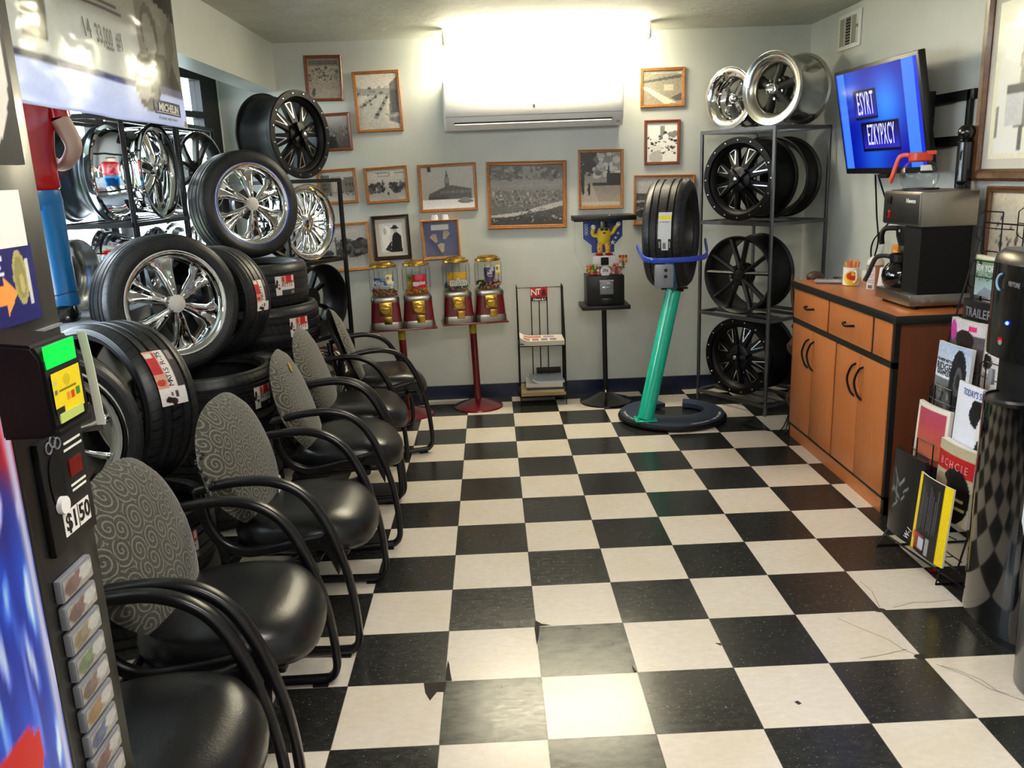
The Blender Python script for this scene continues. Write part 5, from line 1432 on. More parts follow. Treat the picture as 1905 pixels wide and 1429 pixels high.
bm = nb(); box(bm, (-.012, .0, .11), (.02, .58, .045), .002); box(bm, (-.012, .0, -.085), (.02, .58, .045), .002); box(bm, (-.012, -.25, .01), (.02, .03, .24), .002); box(bm, (-.012, .2, .01), (.02, .03, .24), .002); obj('wall_plate', bm, M['blackmatte'], br)
for y in (.05, .45):
    bm = nb(); box(bm, (-.045, y, .0), (.05, .03, .30), .003); obj('tilt_arm', bm, M['blackmatte'], br)
for k, (y0, sw) in enumerate(((2.50, .02), (2.47, -.05))):
    bm = nb(); tube(bm, bez([(1.95, y0, 1.47), (1.97, y0+sw, 1.36), (1.99, y0+sw*2, 1.25), (2.0, y0+.05+sw*-1.2, 1.12), (2.01, y0+.10-sw, 1.02), (2.015, y0+.08, .93), (2.02, y0+.08, .912)], 8), .0045, 6)
    tag(obj('power_cord', bm, M['wire'], None), ['black cord hanging from the television, nearer the corner', 'black cord hanging from the television, crossing the other cord'][k], 'cord')

# ================================================================ cherry cabinet
cb = thing('cabinet', 'cherry laminate cabinet with black edging, two drawers and doors against the side wall', 'cabinet', (1.60, 2.045, 0))
YN, YF = -.62, .60; XB = .435; FX = .0
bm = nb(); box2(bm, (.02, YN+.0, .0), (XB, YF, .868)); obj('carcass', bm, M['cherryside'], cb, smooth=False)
bm = nb(); box2(bm, (.0, YN, .0), (.02, YF, .072)); obj('plinth', bm, M['cherry'], cb, smooth=False)
bm = nb(); box2(bm, (-.012, YN-.02, .882), (XB, YF+.015, .905), .003); obj('top', bm, M['cherry'], cb)
bm = nb(); box2(bm, (-.018, YN-.024, .868), (XB, YF+.02, .9045), .004); obj('top_edge', bm, M['blacktrim'], cb)
bm = nb()
for a, b_ in (((-.004, YN, .072), (.02, YF, .085)), ((-.004, YN, .672), (.02, YF, .700)), ((-.004, YN, .0), (.02, YN+.022, .87)), ((-.004, YF-.014, .0), (.02, YF, .87)), ((-.003, .085, .70), (.02, .102, .87)), ((-.003, -.425, .70), (.02, -.405, .87)), ((-.003, -.03, .085), (.02, -.015, .672))):
    box2(bm, a, b_)
obj('edge_banding', bm, M['blacktrim'], cb, smooth=False)
def front(name, y0, y1, z0, z1, handle):
    bm = nb(); box2(bm, (-.008, y0, z0), (.018, y1, z1), .002); o = obj(name, bm, M['cherry'], cb)
    return o
def pull(parent, pts, name='handle'):
    bm = nb(); tube(bm, bez(pts, 6), .0055, 8); obj(name, bm, M['handle'], parent)
M['handle'] = mat('dark_bronze_handle', '#1d1a19', .3, .7)
for y0, y1 in ((.104, .584), (-.403, .083), (-.596, -.427)):
    o = front('drawer', y0, y1, .702, .866, None)
    if y1-y0 > .2:
        c = (y0+y1)/2-.01; pull(o, [(-.006, c+.05, .79), (-.025, c+.045, .79), (-.033, c, .783), (-.025, c-.045, .79), (-.006, c-.05, .79)])
for y0, y1, hy, s in ((.29, .584, .335, 1), (-.013, .286, .262, -1), (-.30, -.032, -.265, 1) , (-.596, -.304, -.345, -1)):
    o = front('door', y0, y1, .087, .670, None)
    hy_ = hy-.0
    pull(o, [(-.006, hy_, .62), (-.02, hy_+.022*1, .60), (-.03, hy_+.04, .54), (-.02, hy_+.022, .48), (-.006, hy_, .46)] if True else [])
bm = nb(); cyl(bm, (.22, YN-.001, .72), (.22, YN+.002, .72), .018, seg=20); obj('wood_plug', bm, M['cherry'], cb)

# ================================================================ coffee brewer and things on the cabinet
CT = .9055
cf = thing('coffee_brewer', 'black and stainless commercial coffee brewer on the cabinet top', 'coffee brewer', (1.70, 1.70, CT))
# local: x back (+X), y width; front face at x = 0
W0, W1 = -.165, .165
bm = nb(); box2(bm, (-.0, W0, .015), (.265, W1, .065), .003)
obj('base', bm, M['steelbrush'], cf)
bm = nb()
for x in (.04, .225):
    for y in (-.14, .14): cyl(bm, (x, y, 0), (x, y, .016), .014, seg=12)
obj('foot', bm, M['rubber'], cf)
bm = nb()
for x in (.06, .10, .23): cyl(bm, (x, W0-.001, .04), (x, W0+.002, .04), .009 if x != .16 else .014, seg=12)
obj('base_screw', bm, M['greybox'], cf)
bm = nb(); prism(bm, [(.03, W0), (.25, W0), (.25, W1), (.17, W1), (.17, -.02), (.03, -.02)], .065, .355); obj('tower', bm, mat('black_tower', '#060607', .6, spec=.25), cf, smooth=False)
bm = nb(); box2(bm, (.02, W0-.004, .355), (.265, W1+.004, .50), .002); obj('head', bm, M['steelbrush'], cf)
bm = nb(); box2(bm, (.012, W0+.006, .365), (.021, W1-.006, .49), .001); obj('control_panel', bm, mat('charcoal_panel', '#1c1b1a', .4), cf)
bm = nb(); box2(bm, (.014, W0-.003, .36), (.0195, W1+.003, .497), .001); obj('panel_frame', bm, M['steelbrush'], cf)
for z, c in ((.462, M['rubber']), (.40, M['red'])):
    bm = nb(); box(bm, (.010, .10, z), (.008, .016, .034), .002); obj('rocker_switch', bm, c, cf)
    bm = nb(); box(bm, (.0105, .122, z-.004), (.006, .012, .014), .001); obj('switch_symbol', bm, M['rubber'], cf)
text('brand_lettering', 'Newco', .026, M['letter_w'], cf, frame((.0115, -.09, .462), (0, -1, 0), (-1, 0, 0)) , sx=1.1, bold=.0008)
bm = nb(); box2(bm, (.03, W0+.03, .50), (.24, W1-.03, .506)); lathe_bm = nb(); obj('top_plate', bm, M['steelbrush'], cf)
bm = nb(); cyl(bm, (.10, .01, .506), (.10, .01, .512), .075, seg=32); obj('warming_plate', bm, M['blackmatte'], cf)
bm = nb(); lathe(lathe_bm, [(0, 0), (.014, 0), (.012, .014), (.010, .018), (.022, .03), (.022, .034), (0, .034)], 20); bm.free()
for v in lathe_bm.verts: v.co += Vector((.21, -.11, .505))
obj('fill_cap', lathe_bm, M['rubber'], cf)
bm = nb(); lathe(bm, [(0, .255), (.05, .258), (.062, .30), (.066, .345), (0, .345)], 28)
for v in bm.verts: v.co += Vector((.105, .075, 0))
obj('brew_basket', bm, M['plasticblack'], cf)
bm = nb(); tube(bm, bez([(.05, .085, .335), (.0, .10, .335), (-.015, .105, .31), (-.012, .105, .265)], 5), 1, prof=rrect(.022, .016, .005), up=(0, 1, 0)); obj('basket_handle', bm, M['plasticblack'], cf)
text('basket_lettering', '90', .018, M['letter_w'], cf, frame((.042, .06, .325), (0, -1, 0), (-1, 0, 0)))
bm = nb(); lathe(bm, [(.0, .20), (.03, .20), (.046, .24), (.046, .262), (0, .262)], 24)
for v in bm.verts: v.co += Vector((.105, .075, 0))
obj('drip_funnel', bm, M['steelbrush'], cf)
def carafe(name, label, loc, handle_mat, hdir, full=None, M_=None):
    t = thing(name, label, 'coffee pot', loc)
    bm = nb(); lathe(bm, [(.062, .002), (.074, .02), (.080, .05), (.076, .08), (.058, .105), (.042, .118), (.042, .126), (.039, .126), (.039, .117), (.055, .103), (.073, .08), (.077, .05), (.071, .021), (.06, .005), (.0, .005), (0, .002)], 40); obj('glass_bowl', bm, M_ or M['glass'], t)
    bm = nb(); lathe(bm, [(.040, .112), (.048, .118), (.050, .15), (.046, .152), (.044, .122), (.040, .118)], 32, closed=True); obj('collar', bm, handle_mat, t)
    d = Vector((*hdir, 0)).normalized()
    bm = nb(); pts = [d*.046+Vector((0, 0, .138)), d*.075+Vector((0, 0, .143)), d*.105+Vector((0, 0, .135)), d*.122+Vector((0, 0, .10)), d*.135+Vector((0, 0, .06)), d*.15+Vector((0, 0, .025))]
    P = bez(pts, 5); tube(bm, P, [1]*len(P), prof=rrect(.020, .012, .004), up=(-d.y, d.x, 0)); obj('handle', bm, handle_mat, t)
    bm = nb(); bm.free()
    bm = nb(); prism(bm, [(0, -.02), (.03, -.008), (.03, .008), (0, .02)], .142, .158, M=Matrix.Rotation(math.atan2(-d.y, -d.x), 4, 'Z') @ Matrix.Translation((.04, 0, 0))); obj('spout', bm, handle_mat, t)
    return t
p = carafe('coffee_pot', 'empty glass coffee pot with orange handle on top of the brewer', (1.79, 1.71, CT+.5125), M['orange'], (-.45, .89))
bm = nb(); vs = []
for k in range(7):
    a = math.radians(245+k*6); vs.append((math.cos(a), math.sin(a)))
R0 = [bm.verts.new((c*.0815, s*.0815, .075)) for c, s in vs]; R1 = [bm.verts.new((c*.070, s*.070, .098)) for c, s in vs]
for k in range(6): bm.faces.new((R0[k], R0[k+1], R1[k+1], R1[k]))
obj('pot_label', bm, M['paper'], p)
p = carafe('coffee_pot', 'dark coffee pot with black handle under the brew basket', (1.775, 1.79, CT+.067), M['plasticblack'], (-.9, .35), M_=mat('dark_coffee_glass', '#070505', .05, coat=.8))
# mug of stirrers
mg = thing('mug', 'white mug with red and yellow design holding orange and yellow straws', 'mug', (1.80, 2.38, CT))
def mugcol(u, v, p):
    c = (.93, .93, .90)
    if (u-.30)**2/.03+(v-.42)**2/.16 < 1: c = (.93, .80, .16)
    if ((u-.30)/.12)**2+((v-.52)/.22)**2 < 1 and not ((u-.34)/.06)**2+((v-.66)/.12)**2 < 1: c = (.80, .13, .08)
    if ((u-.36)/.03)**2+((v-.7)/.07)**2 < 1: c = (.85, .15, .1)
    return c
a = Art(72, 20, (.93, .93, .9), 3); a.each(mugcol)
def bend(x, y):
    an = 2*PI*(x+.5)*71/72+2.6; return (.041*math.cos(an), .041*math.sin(an), .003+(y+.5)*.092)
o = obj('cup', a.bm(1, 1, bend), M['gloss'], mg, angle=60)
bm = nb(); lathe(bm, [(0, .002), (.040, .002), (.0405, .004)], 32); lathe(bm, [(.041, .095), (.0385, .096), (.0375, .092), (.037, .01), (0, .008)], 32); obj('cup_lining', bm, M['white'], mg)
bm = nb(); tube(bm, bez([(.0, -.04, .078), (.0, -.062, .074), (.0, -.068, .05), (.0, -.058, .026), (.0, -.04, .02)], 6), .005, 8); obj('handle', bm, M['white'], mg)
sm = [mat('orange_straw', '#e8793a', .4), mat('yellow_straw', '#e8c04a', .4), mat('coral_straw', '#e85a4a', .4)]
for k in range(18):
    a_ = rnd.uniform(0, 2*PI); r = .03*math.sqrt(rnd.random()); x, y = r*math.cos(a_), r*math.sin(a_)
    bm = nb(); cyl(bm, (x*.7, y*.7, .02), (x*1.35, y*1.35, .125+rnd.uniform(-.008, .012)), .003, seg=6)
    o = obj('straw', bm, sm[0 if y > .008 else 1] if y > -.01 else sm[2], None); o.location = mg.location; tag(o, 'short plastic straw standing in the red and yellow mug', 'straw', 'straws in the mug')
# remotes
def remote(loc, rz, label, body, keys, L_=.17):
    t = thing('remote_control', label, 'remote control', loc, (0, 0, rz))
    bm = nb(); box(bm, (0, 0, .012), (.05, L_, .02), .007, 3); obj('shell', bm, body, t)
    bm = nb()
    for j in range(7):
        for i in (-1, 0, 1): box(bm, (i*.013, -L_*.38+j*L_*.125, .0225), (.008, .008, .003))
    obj('keypad', bm, keys, t)
remote((1.735, 2.475, CT), 1.15, 'silver remote control at the far end of the cabinet top', mat('silver_plastic', '#a8a9ab', .3, .4), M['greybox'])
remote((1.83, 2.52, CT), .3, 'black remote control behind the silver one on the cabinet top', M['plasticblack'], M['greybox'], .15)
bm = nb(); box(bm, (0, 0, .03), (.03, .10, .06), .002); o = obj('small_box', bm, M['paper'], None); o.location = (1.93, 2.46, CT); tag(o, 'small cream box on the cabinet behind the red and yellow mug', 'box')
# creamer canister
cr = thing('creamer_canister', 'brown and white creamer canister with white lid on the cabinet', 'canister', (1.845, 2.20, CT))
bm = nb(); cyl(bm, (0, 0, 0), (0, 0, .125), .040, seg=32); obj('can', bm, mat('brown_label', '#a8764e', .5), cr)
bm = nb(); lathe(bm, [(.0415, .125), (.0415, .14), (.036, .15), (.02, .165), (0, .168), (0, .12), (.0415, .122)], 32); obj('lid', bm, mat('cream_lid', '#e2d9cb', .4), cr)
art = Art(24, 40, (.88, .85, .82), 5)
for k in range(12): art.rect(.1, .3+.055*k, .5+.4*rnd.random(), .32+.055*k, (.55, .5, .48))
art.rect(.25, .05, .75, .2, (.4, .38, .36))
def bend(x, y):
    a = math.radians(215)+x/.0405; return (.0406*math.cos(a), .0406*math.sin(a), .06+y)
obj('nutrition_label', art.bm(.045, .115, bend), M['print'], cr)
o = None
bm = nb(); lathe(bm, [(0, 0), (.034, 0), (.036, .003), (.030, .045), (.024, .10), (.022, .13), (.020, .13), (.028, .045), (.033, .006), (0, .004)], 28); o = obj('foam_cup_stack', bm, M['white'], None); o.location = (1.815, 2.03, CT); 
o.name = 'foam_cup'; tag(o, 'white foam cup standing upside down beside the brewer', 'cup')
bm = nb(); box(bm, (0, 0, .03), (.03, .07, .05), .003); o = obj('tea_box', bm, mat('amber_box', '#d98a1f', .5), None); o.location = (1.885, 2.235, CT+.168-.0); o.location = (1.90, 2.09, CT); 
for v in o.data.vertices: v.co.z *= 4.2
tag(o, 'tall amber box behind the creamer canister by the brewer', 'box')
text('box_lettering', 'ESS', .016, M['letter_w'], o, frame((-.0155, 0, .20), (0, -1, 0), (-1, 0, 0)))
# ball-topped pole behind the brewer
po = thing('ball_topped_pole', 'black pole with ball finial standing upright behind the coffee brewer', 'pole', (2.0, 1.735, CT))
bm = nb(); cyl(bm, (0, 0, 0), (0, 0, .70), .034, seg=24); obj('shaft', bm, M['blackgloss'], po)
bm = nb(); lathe(bm, [(.038, .70), (.03, .705), (.024, .712), (.034, .725), (.038, .742), (.034, .76), (.022, .772), (0, .777), (0, .70)], 24); obj('finial', bm, M['blackgloss'], po)
# carved horn piece between rack and cabinet
hn = thing('carved_horn', 'brown carved horn-tipped wooden piece standing between the steel rack and the cabinet', 'ornament', (1.72, 2.80, 0))
bm = nb(); P = bez([(.0, 0, 0), (-.03, .0, .15), (.02, 0, .30), (-.03, 0, .48), (-.01, .0, .6), (.0, 0, .68)], 6); n = len(P)
tube(bm, P, [.05+.018*math.sin(i*1.1) for i in range(n)], prof=[(math.cos(2*PI*i/12), math.sin(2*PI*i/12)) for i in range(12)]); obj('body', bm, M['rust'], hn)
bm = nb(); P = bez([(-.0, 0, .62), (-.04, -.0, .68), (-.075, 0, .78), (-.085, 0, .92)], 6); n = len(P)
tube(bm, P, [.028*(1-i/n)+.003 for i in range(n)], prof=[(math.cos(2*PI*i/10), math.sin(2*PI*i/10)) for i in range(10)]); obj('horn', bm, M['rust'], hn)
bm = nb(); ball(bm, (.05, .0, .9), .05, 12, 8, (1, 1, .7)); cyl(bm, (.02, 0, .62), (.05, 0, .88), .02); obj('carved_knob', bm, M['rust'], hn)
bm = nb(); tube(bm, bez([(1.70, 2.70, .5), (1.66, 2.72, .3), (1.62, 2.72, .1), (1.56, 2.70, .008), (1.46, 2.77, .006), (1.40, 2.88, .006), (1.48, 2.95, .006)], 8), .004, 6); tag(obj('power_cord', bm, M['wire'], None), 'black cord lying on the floor between the steel rack and the cabinet', 'cord')
bm = nb(); tube(bm, bez([(1.66, 2.74, .6), (1.645, 2.72, .3), (1.60, 2.68, .05), (1.585, 2.665, .006), (1.62, 2.67, .006)], 8), .004, 6); tag(obj('power_cord', bm, M['wire'], None), 'black cord hanging down the far end of the cabinet to the floor', 'cord')

# ================================================================ magazine rack
P0 = Vector((1.47, 1.12, 0)); U = Vector((.08, -.997, 0)); B = Vector((.997, .08, 0))
MR = Matrix((U, B, (0, 0, 1))).transposed().to_4x4(); MR.translation = P0     # local x along the rack, y back, z up
mr = thing('magazine_rack', 'black wire magazine rack with two columns of pockets beside the water cooler', 'magazine rack', M=MR)
bm = nb()
def wire(bm, pts, r=.003, k=0): tube(bm, bez(pts, k) if k else pts, r, 6)
for x in (.0, .43):
    wire(bm, [(x, .02, .085), (x, .30, 1.30)], .0035); wire(bm, [(x, .36, .0), (x, .30, 1.30)], .0035)
wire(bm, [(0, .30, 1.30), (.43, .30, 1.30)]); wire(bm, [(0, .04, .085), (.43, .04, .085)], .004)
obj('main_frame', bm, M['wire'], mr)
for x, s in ((.0, 1), (.35, 1)):
    bm = nb(); wire(bm, [(x+.00, .02, .095), (x-.0, -.04 if x < .1 else .0, .005), (x+.03, .36, .005), (x, .36, .1)], .0045); obj('foot', bm, M['wire'], mr)
bm = nb(); wire(bm, [(.0, .0, .05), (.43, .06, .02)], .004); obj('base_rail', bm, M['wire'], mr)
def pocket(x0, x1, t, z):
    bm = nb(); w_ = x1-x0; d = .028; h = .15
    for x in (x0+.05, x1-.05): wire(bm, [(x, t+.01, z), (x, t-d, z), (x, t-d, z+h)], .0025)
    wire(bm, [(x0+.05, t-d, z+h), (x1-.05, t-d, z+h)], .0025)
    wire(bm, [(x0, t+.012, z+.03), (x0, t-d*.6, z+.05), (x0, t-d*.6, z+.13), (x0, t+.012, z+.15)], .0022); wire(bm, [(x0, t-d*.6, z+.09), (x0+.05, t-d, z+.09), (x1-.05, t-d, z+.09), (x1, t-d*.6, z+.09)], .0022)
    wire(bm, [(x0, t+.012, z), (x1, t+.012, z)], .0025)
    obj('pocket', bm, M['wire'], mr)
TI = [(.03, .085), (.10, .335), (.155, .545), (.20, .68), (.24, .80), (.275, 1.02), (.29, 1.2)]
for t_, z in TI:
    pocket(.0, .205, t_, z-.005)
    if z < 1.1: pocket(.22, .425, t_, z-.005 if z > .2 else z+.04)
pocket(.22, .425, .29, 1.22)
def mag(label, x0, t, z, w_, h, th, art, lean=.05, bow=.012, txt=(), edge='paper', curl=0):
    o = thing('magazine', label, 'magazine', group='magazines in the wire rack', M=MR @ Matrix.Translation((x0, t, z)) @ Matrix.Rotation(-lean, 4, 'X'))
    def off(x, y): 
        u = x/w_; return -bow*(1-(2*u-1)**2)-curl*(y/h)**2*u
    def front(a, b): return (a+w_/2, off(a+w_/2, b+h/2), b+h/2)
    obj('cover', art.bm(w_, h, front), M['gloss'], o)
    n = 8; bm = nb(); rings = []
    for i in range(n+1):
        x = w_*i/n
        rings.append([(x, off(x, yy)+.0008+th*k, yy) for yy, k in ((0, 0), (h, 0), (h, 1), (0, 1))])
    loft(bm, rings); obj('pages', bm, M[edge], o, smooth=False)
    for (s, size, x, y, m_, sx, rot) in txt:
        tb = text_bm(s, size, extrude=.0002, sx=sx, bold=.0004); c_, s_ = math.cos(rot), math.sin(rot)
        for q in tb.verts:
            X_, Z_2 = x*w_+q.co.x*c_-q.co.y*s_, y*h+q.co.x*s_+q.co.y*c_; q.co = Vector((X_, off(X_, Z_2)-.0016-q.co.z, Z_2))
        obj('cover_lettering', tb, M[m_] if isinstance(m_, str) else m_, o, smooth=False, recalc=False)
    return o
bluel = mat('violet_blue_lettering', '#4a4f9a', .5); redl = mat('crimson_lettering', '#a8202b', .5)
a = Art(40, 60, (.06, .065, .07), 1)
for (p, q) in (((.1, .75), (.35, .6)), ((.35, .6), (.5, .7)), ((.1, .55), (.4, .45)), ((.2, .7), (.3, .4)), ((.5, .55), (.65, .62)), ((.45, .45), (.55, .5)), ((.15, .3), (.35, .4)), ((.05, .5), (.15, .5))): a.line(*p, *q, .03, (.45, .47, .48))
a.noise(.02); mag('black magazine with white scratch marks, lowest pocket, column beside the cabinet', .0, .0, .085, .20, .345, .012, a, txt=[('W-1', .035, .8, .12, 'letter_w', .8, 1.2)], edge='blackmatte')
a = Art(40, 56, (.10, .10, .11), 2); a.rect(0, 0, .13, 1, (.95, .83, .05)); a.rect(.80, 0, 1, 1, (.95, .83, .05))
for k in range(9): a.rect(.2+.06*k, .3+.02*(k % 3), .225+.06*k, .9-.05*(k % 4), (.30, .31, .34))
a.rect(.15, .05, .42, .25, (.6, .2, .2)); a.rect(.28, .08, .45, .22, (.75, .8, .85)); a.rect(.5, .03, .6, .25, (.6, .6, .62)); a.ell(.1, .2, .06, .05, (.85, .3, .1)); a.noise(.02)
mag('black catalogue with yellow side bands hanging in the lowest pocket', .22, -.03, .105, .20, .30, .006, a, lean=.07)
a = Art(40, 56, (.92, .88, .82), 3); a.each(lambda u, v, p: (.78-.2*abs(v-.5), .28+.35*max(0, .35-abs(v-.38)), .28+.25*max(0, v-.5)) if .1 < u < .92 and v < .92 else None); a.rect(.1, 0, .92, .22, (.16, .13, .16)); a.ell(.4, .22, .25, .08, (.45, .2, .28)); a.noise(.02)
mag('magazine with a red sunset photo, second pocket up beside the cabinet', .0, .085, .335, .20, .285, .014, a)
a = Art(40, 56, (.72, .68, .56), 4); a.rect(0, .62, 1, .86, (.72, .10, .12)); a.ell(.6, .35, .38, .36, (.05, .05, .05)); a.ell(.2, .45, .2, .12, (.55, .5, .4)); a.rect(.55, .2, .9, .24, (.7, .65, .4)); a.rect(.55, .3, .85, .34, (.7, .65, .4)); a.noise(.03)
mag('magazine with a red title band and black figure, second pocket up', .22, .045, .25, .205, .285, .028, a, txt=[('B C H C I E', .04, .5, .73, mat('pink_lettering', '#d98a8a', .5), .8, 0)])
a = Art(48, 64, (.70, .72, .76), 5); a.grad((.86, .88, .92), (.66, .72, .82), .6, 1); a.grad((.22, .22, .23), (.45, .46, .47), 0, .6); a.ell(.72, .62, .2, .34, (.12, .12, .13)); a.ell(.74, .6, .09, .17, (.35, .35, .36)); a.ell(.74, .6, .05, .09, (.15, .15, .15)); a.blobs(60, 0, 0, .7, .5, .02, .06, [gr(.15), gr(.3), gr(.5)]); a.noise(.06)
mag('truck tire magazine with a large wheel on its cover, third pocket up', .0, .145, .52, .205, .335, .012, a, txt=[('ALL-NEW NITTO', .016, .30, .80, 'letter_k', .9, 0), ('RIDGE', .042, .30, .72, 'letter_k', .9, 0), ('GRAPPLER', .024, .32, .65, 'letter_k', .9, 0)])
a = Art(44, 60, (.90, .91, .95), 6); a.ell(.72, .66, .26, .17, (.10, .10, .11)); a.ell(.62, .78, .12, .06, (.08, .08, .08)); a.ell(.85, .42, .18, .28, (.88, .88, .86)); a.poly([(.6, .05), (.75, .4), (.85, .1)], (.1, .1, .1)); a.ell(.8, .2, .12, .12, (.12, .12, .12)); a.ell(.95, .1, .12, .1, (.85, .8, .4)); a.noise(.015)
mag('pale blue magazine with a black and white dog on its cover', .22, .095, .455, .205, .295, .008, a, txt=[("TODAY'S SENIOR", .034, .62, .90, bluel, .62, 0)])
a = Art(44, 56, (.35, .32, .33), 7); a.rect(0, .8, 1, 1, (.8, .78, .78)); a.ell(.12, .82, .12, .14, (.75, .2, .6)); a.ell(.5, .55, .2, .2, (.72, .52, .44)); a.ell(.5, .72, .26, .14, (.15, .1, .1)); a.rect(.6, .85, .8, .92, (.85, .2, .45)); a.noise(.05)
mag('glossy magazine with a face on its cover, fourth pocket up beside the cabinet', -.0, .20, .68, .205, .265, .02, a, lean=.02)
a = Art(30, 56, (.86, .83, .82), 8); a.ell(.1, .5, .2, .1, (.1, .1, .1)); a.rect(.05, .1, .35, .35, (.6, .55, .52)); a.noise(.05)
mag('pale magazine with a red letter title in the pocket beside the face magazine', .22, .19, .68, .205, .275, .012, a, txt=[('HO', .06, .25, .82, redl, .9, 0)])
a = Art(40, 44, (.09, .09, .10), 9); a.rect(.1, .3, .35, .5, (.14, .14, .15)); a.blobs(12, .1, .25, .9, .35, .02, .04, [gr(.3), gr(.12)]); a.noise(.02)
mag('black trailer catalogue in the fifth pocket up, below the green travel guide', .0, .245, .79, .21, .225, .02, a, lean=.0, txt=[('TRAILER', .048, .5, .80, 'letter_s', .86, 0)], edge='blackmatte')
a = Art(40, 44, (.55, .66, .56), 10); a.grad((.70, .78, .82), (.42, .55, .38)); a.rect(0, .9, 1, 1, (.88, .85, .72)); a.poly([(.2, 0), (.55, .25), (1, .1), (1, 0)], (.5, .55, .58)); a.blobs(40, 0, .4, 1, .62, .02, .05, [(.25, .38, .28), (.4, .52, .42)]); a.ell(.3, .82, .08, .05, (.1, .12, .1)); a.noise(.03)
mag('green and white travel guide standing in the sixth pocket', .0, .28, 1.03, .15, .15, .02, a, lean=.0, txt=[('NEW YORK', .034, .52, .70, 'letter_w', .72, 0)])
a = Art(40, 50, (.80, .80, .80), 11); a.rect(0, .8, 1, 1, (.80, .12, .12)); a.grad((.5, .5, .52), (.75, .75, .76), .4, .6); a.blobs(30, 0, 0, 1, .42, .03, .08, [gr(.3), gr(.5), gr(.65)]); a.ell(.4, .2, .3, .08, gr(.75)); a.noise(.04)
mag('car magazine with a red title band at the top of the wire rack', .22, .30, 1.22, .205, .18, .01, a, lean=-.05, txt=[('Auto', .05, .3, .89, 'letter_w', .8, 0)])

# ================================================================ water cooler and waste bin
wc = thing('water_cooler', 'tall glossy black water cooler with a blue indicator light', 'water cooler', (1.465, .46, 0))
def cshape(dx, hw, n=14, xb=.34): 
    # curved front bulging towards -X
    out = []
    for i in range(n+1):
        a = -PI/2+PI*i/n; out.append((dx-math.cos(a)*.055*1.0, math.sin(a)*hw))
    return [(x, y) for x, y in out]+[(xb, hw), (xb, -hw)]
bm = nb(); prism(bm, cshape(.06, .155), .03, .79); obj('lower_door', bm, M['coolerpanel'] if 'coolerpanel' in M else mat('piano_black', '#08080a', .08, coat=.6), wc, angle=50)
bm = nb(); prism(bm, cshape(.075, .160), .0, .03); obj('base', bm, M['plasticblack'], wc)
bm = nb(); prism(bm, cshape(.10, .15), .79, .93); obj('dispensing_bay', bm, M['rubber'], wc)
bm = nb(); lathe(bm, [(0, .0), (.085, .0), (.09, .012), (.086, .02), (.08, .014), (0, .012)], 32)
for v in bm.verts: v.co += Vector((.06, 0, .79))
obj('drip_tray', bm, M['plasticblack'], wc)
bm = nb(); prism(bm, cshape(.055, .155), .93, 1.22); obj('control_head', bm, M['blackgloss'], wc, angle=50)
bm = nb(); loft(bm, [[(x, y, z) for x, y in cshape(.055+d, .155-d, xb=.34-d)] for z, d in ((1.22, 0), (1.245, .004), (1.262, .02))]); obj('top_trim', bm, mat('dark_brushed_metal', '#5a5650', .3, .9), wc, angle=40)
bm = nb(); box(bm, (.01, .06, .86), (.012, .02, .05), .002); obj('tap_lever', bm, M['greybox'], wc)
def onhead(y, z, d=.001): 
    s = y/.155; return frame((.055-math.sqrt(max(0, 1-s*s))*.055-d, y, z), (s*.4, -1, 0), (-1, -s*.4, 0))
text('brand_lettering', 'NEPTUNE', .022, M['letter_s'], wc, onhead(-.035, 1.165, .008), sx=.7)
bm = nb(); tube(bm, [(-.02+.026*math.cos(a), .026*math.sin(a), 0) for a in [math.radians(100+i*9) for i in range(18)]], .0035, 6); obj('brand_emblem', bm, mat('pale_blue_emblem', '#7aa2c4', .4), wc, M=onhead(.012, 1.165, .003))
bm = nb(); ball(bm, (0, 0, 0), .006, 12, 8); obj('indicator_light', bm, mat('blue_led', '#1020ff', .4, emit='#2030ff', estr=12), wc, M=onhead(-.01, 1.045, .0))
bm = nb(); cyl(bm, (0, 0, 0), (0, 0, .002), .012, seg=20); obj('temperature_badge', bm, M['red'], wc, M=onhead(.015, .985))
bm = nb(); cyl(bm, (.003, -.004, .001), (.003, -.004, .003), .008, seg=20); obj('temperature_mark', bm, M['greybox'], wc, M=onhead(.015, .985))
bm = nb(); box(bm, (.06, .0, .012), (.16, .20, .024), .004); o = obj('blue_box_lid', bm, mat('blue_cardboard', '#1c56b0', .5), None); o.name = 'blue_box'; o.location = (1.565, .44, 1.262); tag(o, 'flat blue box lying on top of the water cooler', 'box')
tb = thing('waste_bin', 'grey metal waste bin with a white liner folded over its rim', 'waste bin', (1.575, .09, 0))
bm = nb(); lathe(bm, [(0, 0), (.165, 0), (.172, .01), (.182, .58), (.187, .585), (.187, .60), (.178, .60), (.172, .58), (.16, .02), (0, .02)], 48); obj('can', bm, mat('grey_metal_bin', '#77797e', .32, .85, noise=.35, nscale=3), tb)
bm = nb(); R_ = []
for k, (r, z) in enumerate(((.188, .47), (.192, .50), (.190, .55), (.192, .60), (.186, .61), (.17, .60), (.165, .5))):
    R_.append([((r+.004*math.sin(7*a+k)+.003*math.sin(17*a))*math.cos(a), (r+.004*math.sin(7*a+k))*math.sin(a), z+.012*math.sin(5*a+1)*(k < 2)) for a in [2*PI*i/64 for i in range(64)]])
loft(bm, R_, caps=False); obj('bin_liner', bm, mat('white_bin_liner', '#e4e4e8', .5), tb)
bm = nb(); prism(bm, [(-.012, -.008), (.005, -.012), (.014, .0), (.004, .01), (-.01, .008)], 0, .004); o = obj('paper_scrap', bm, M['red'], None); o.location = (1.545, .88, .001); tag(o, 'tiny red paper scrap on the floor under the magazine rack', 'scrap')

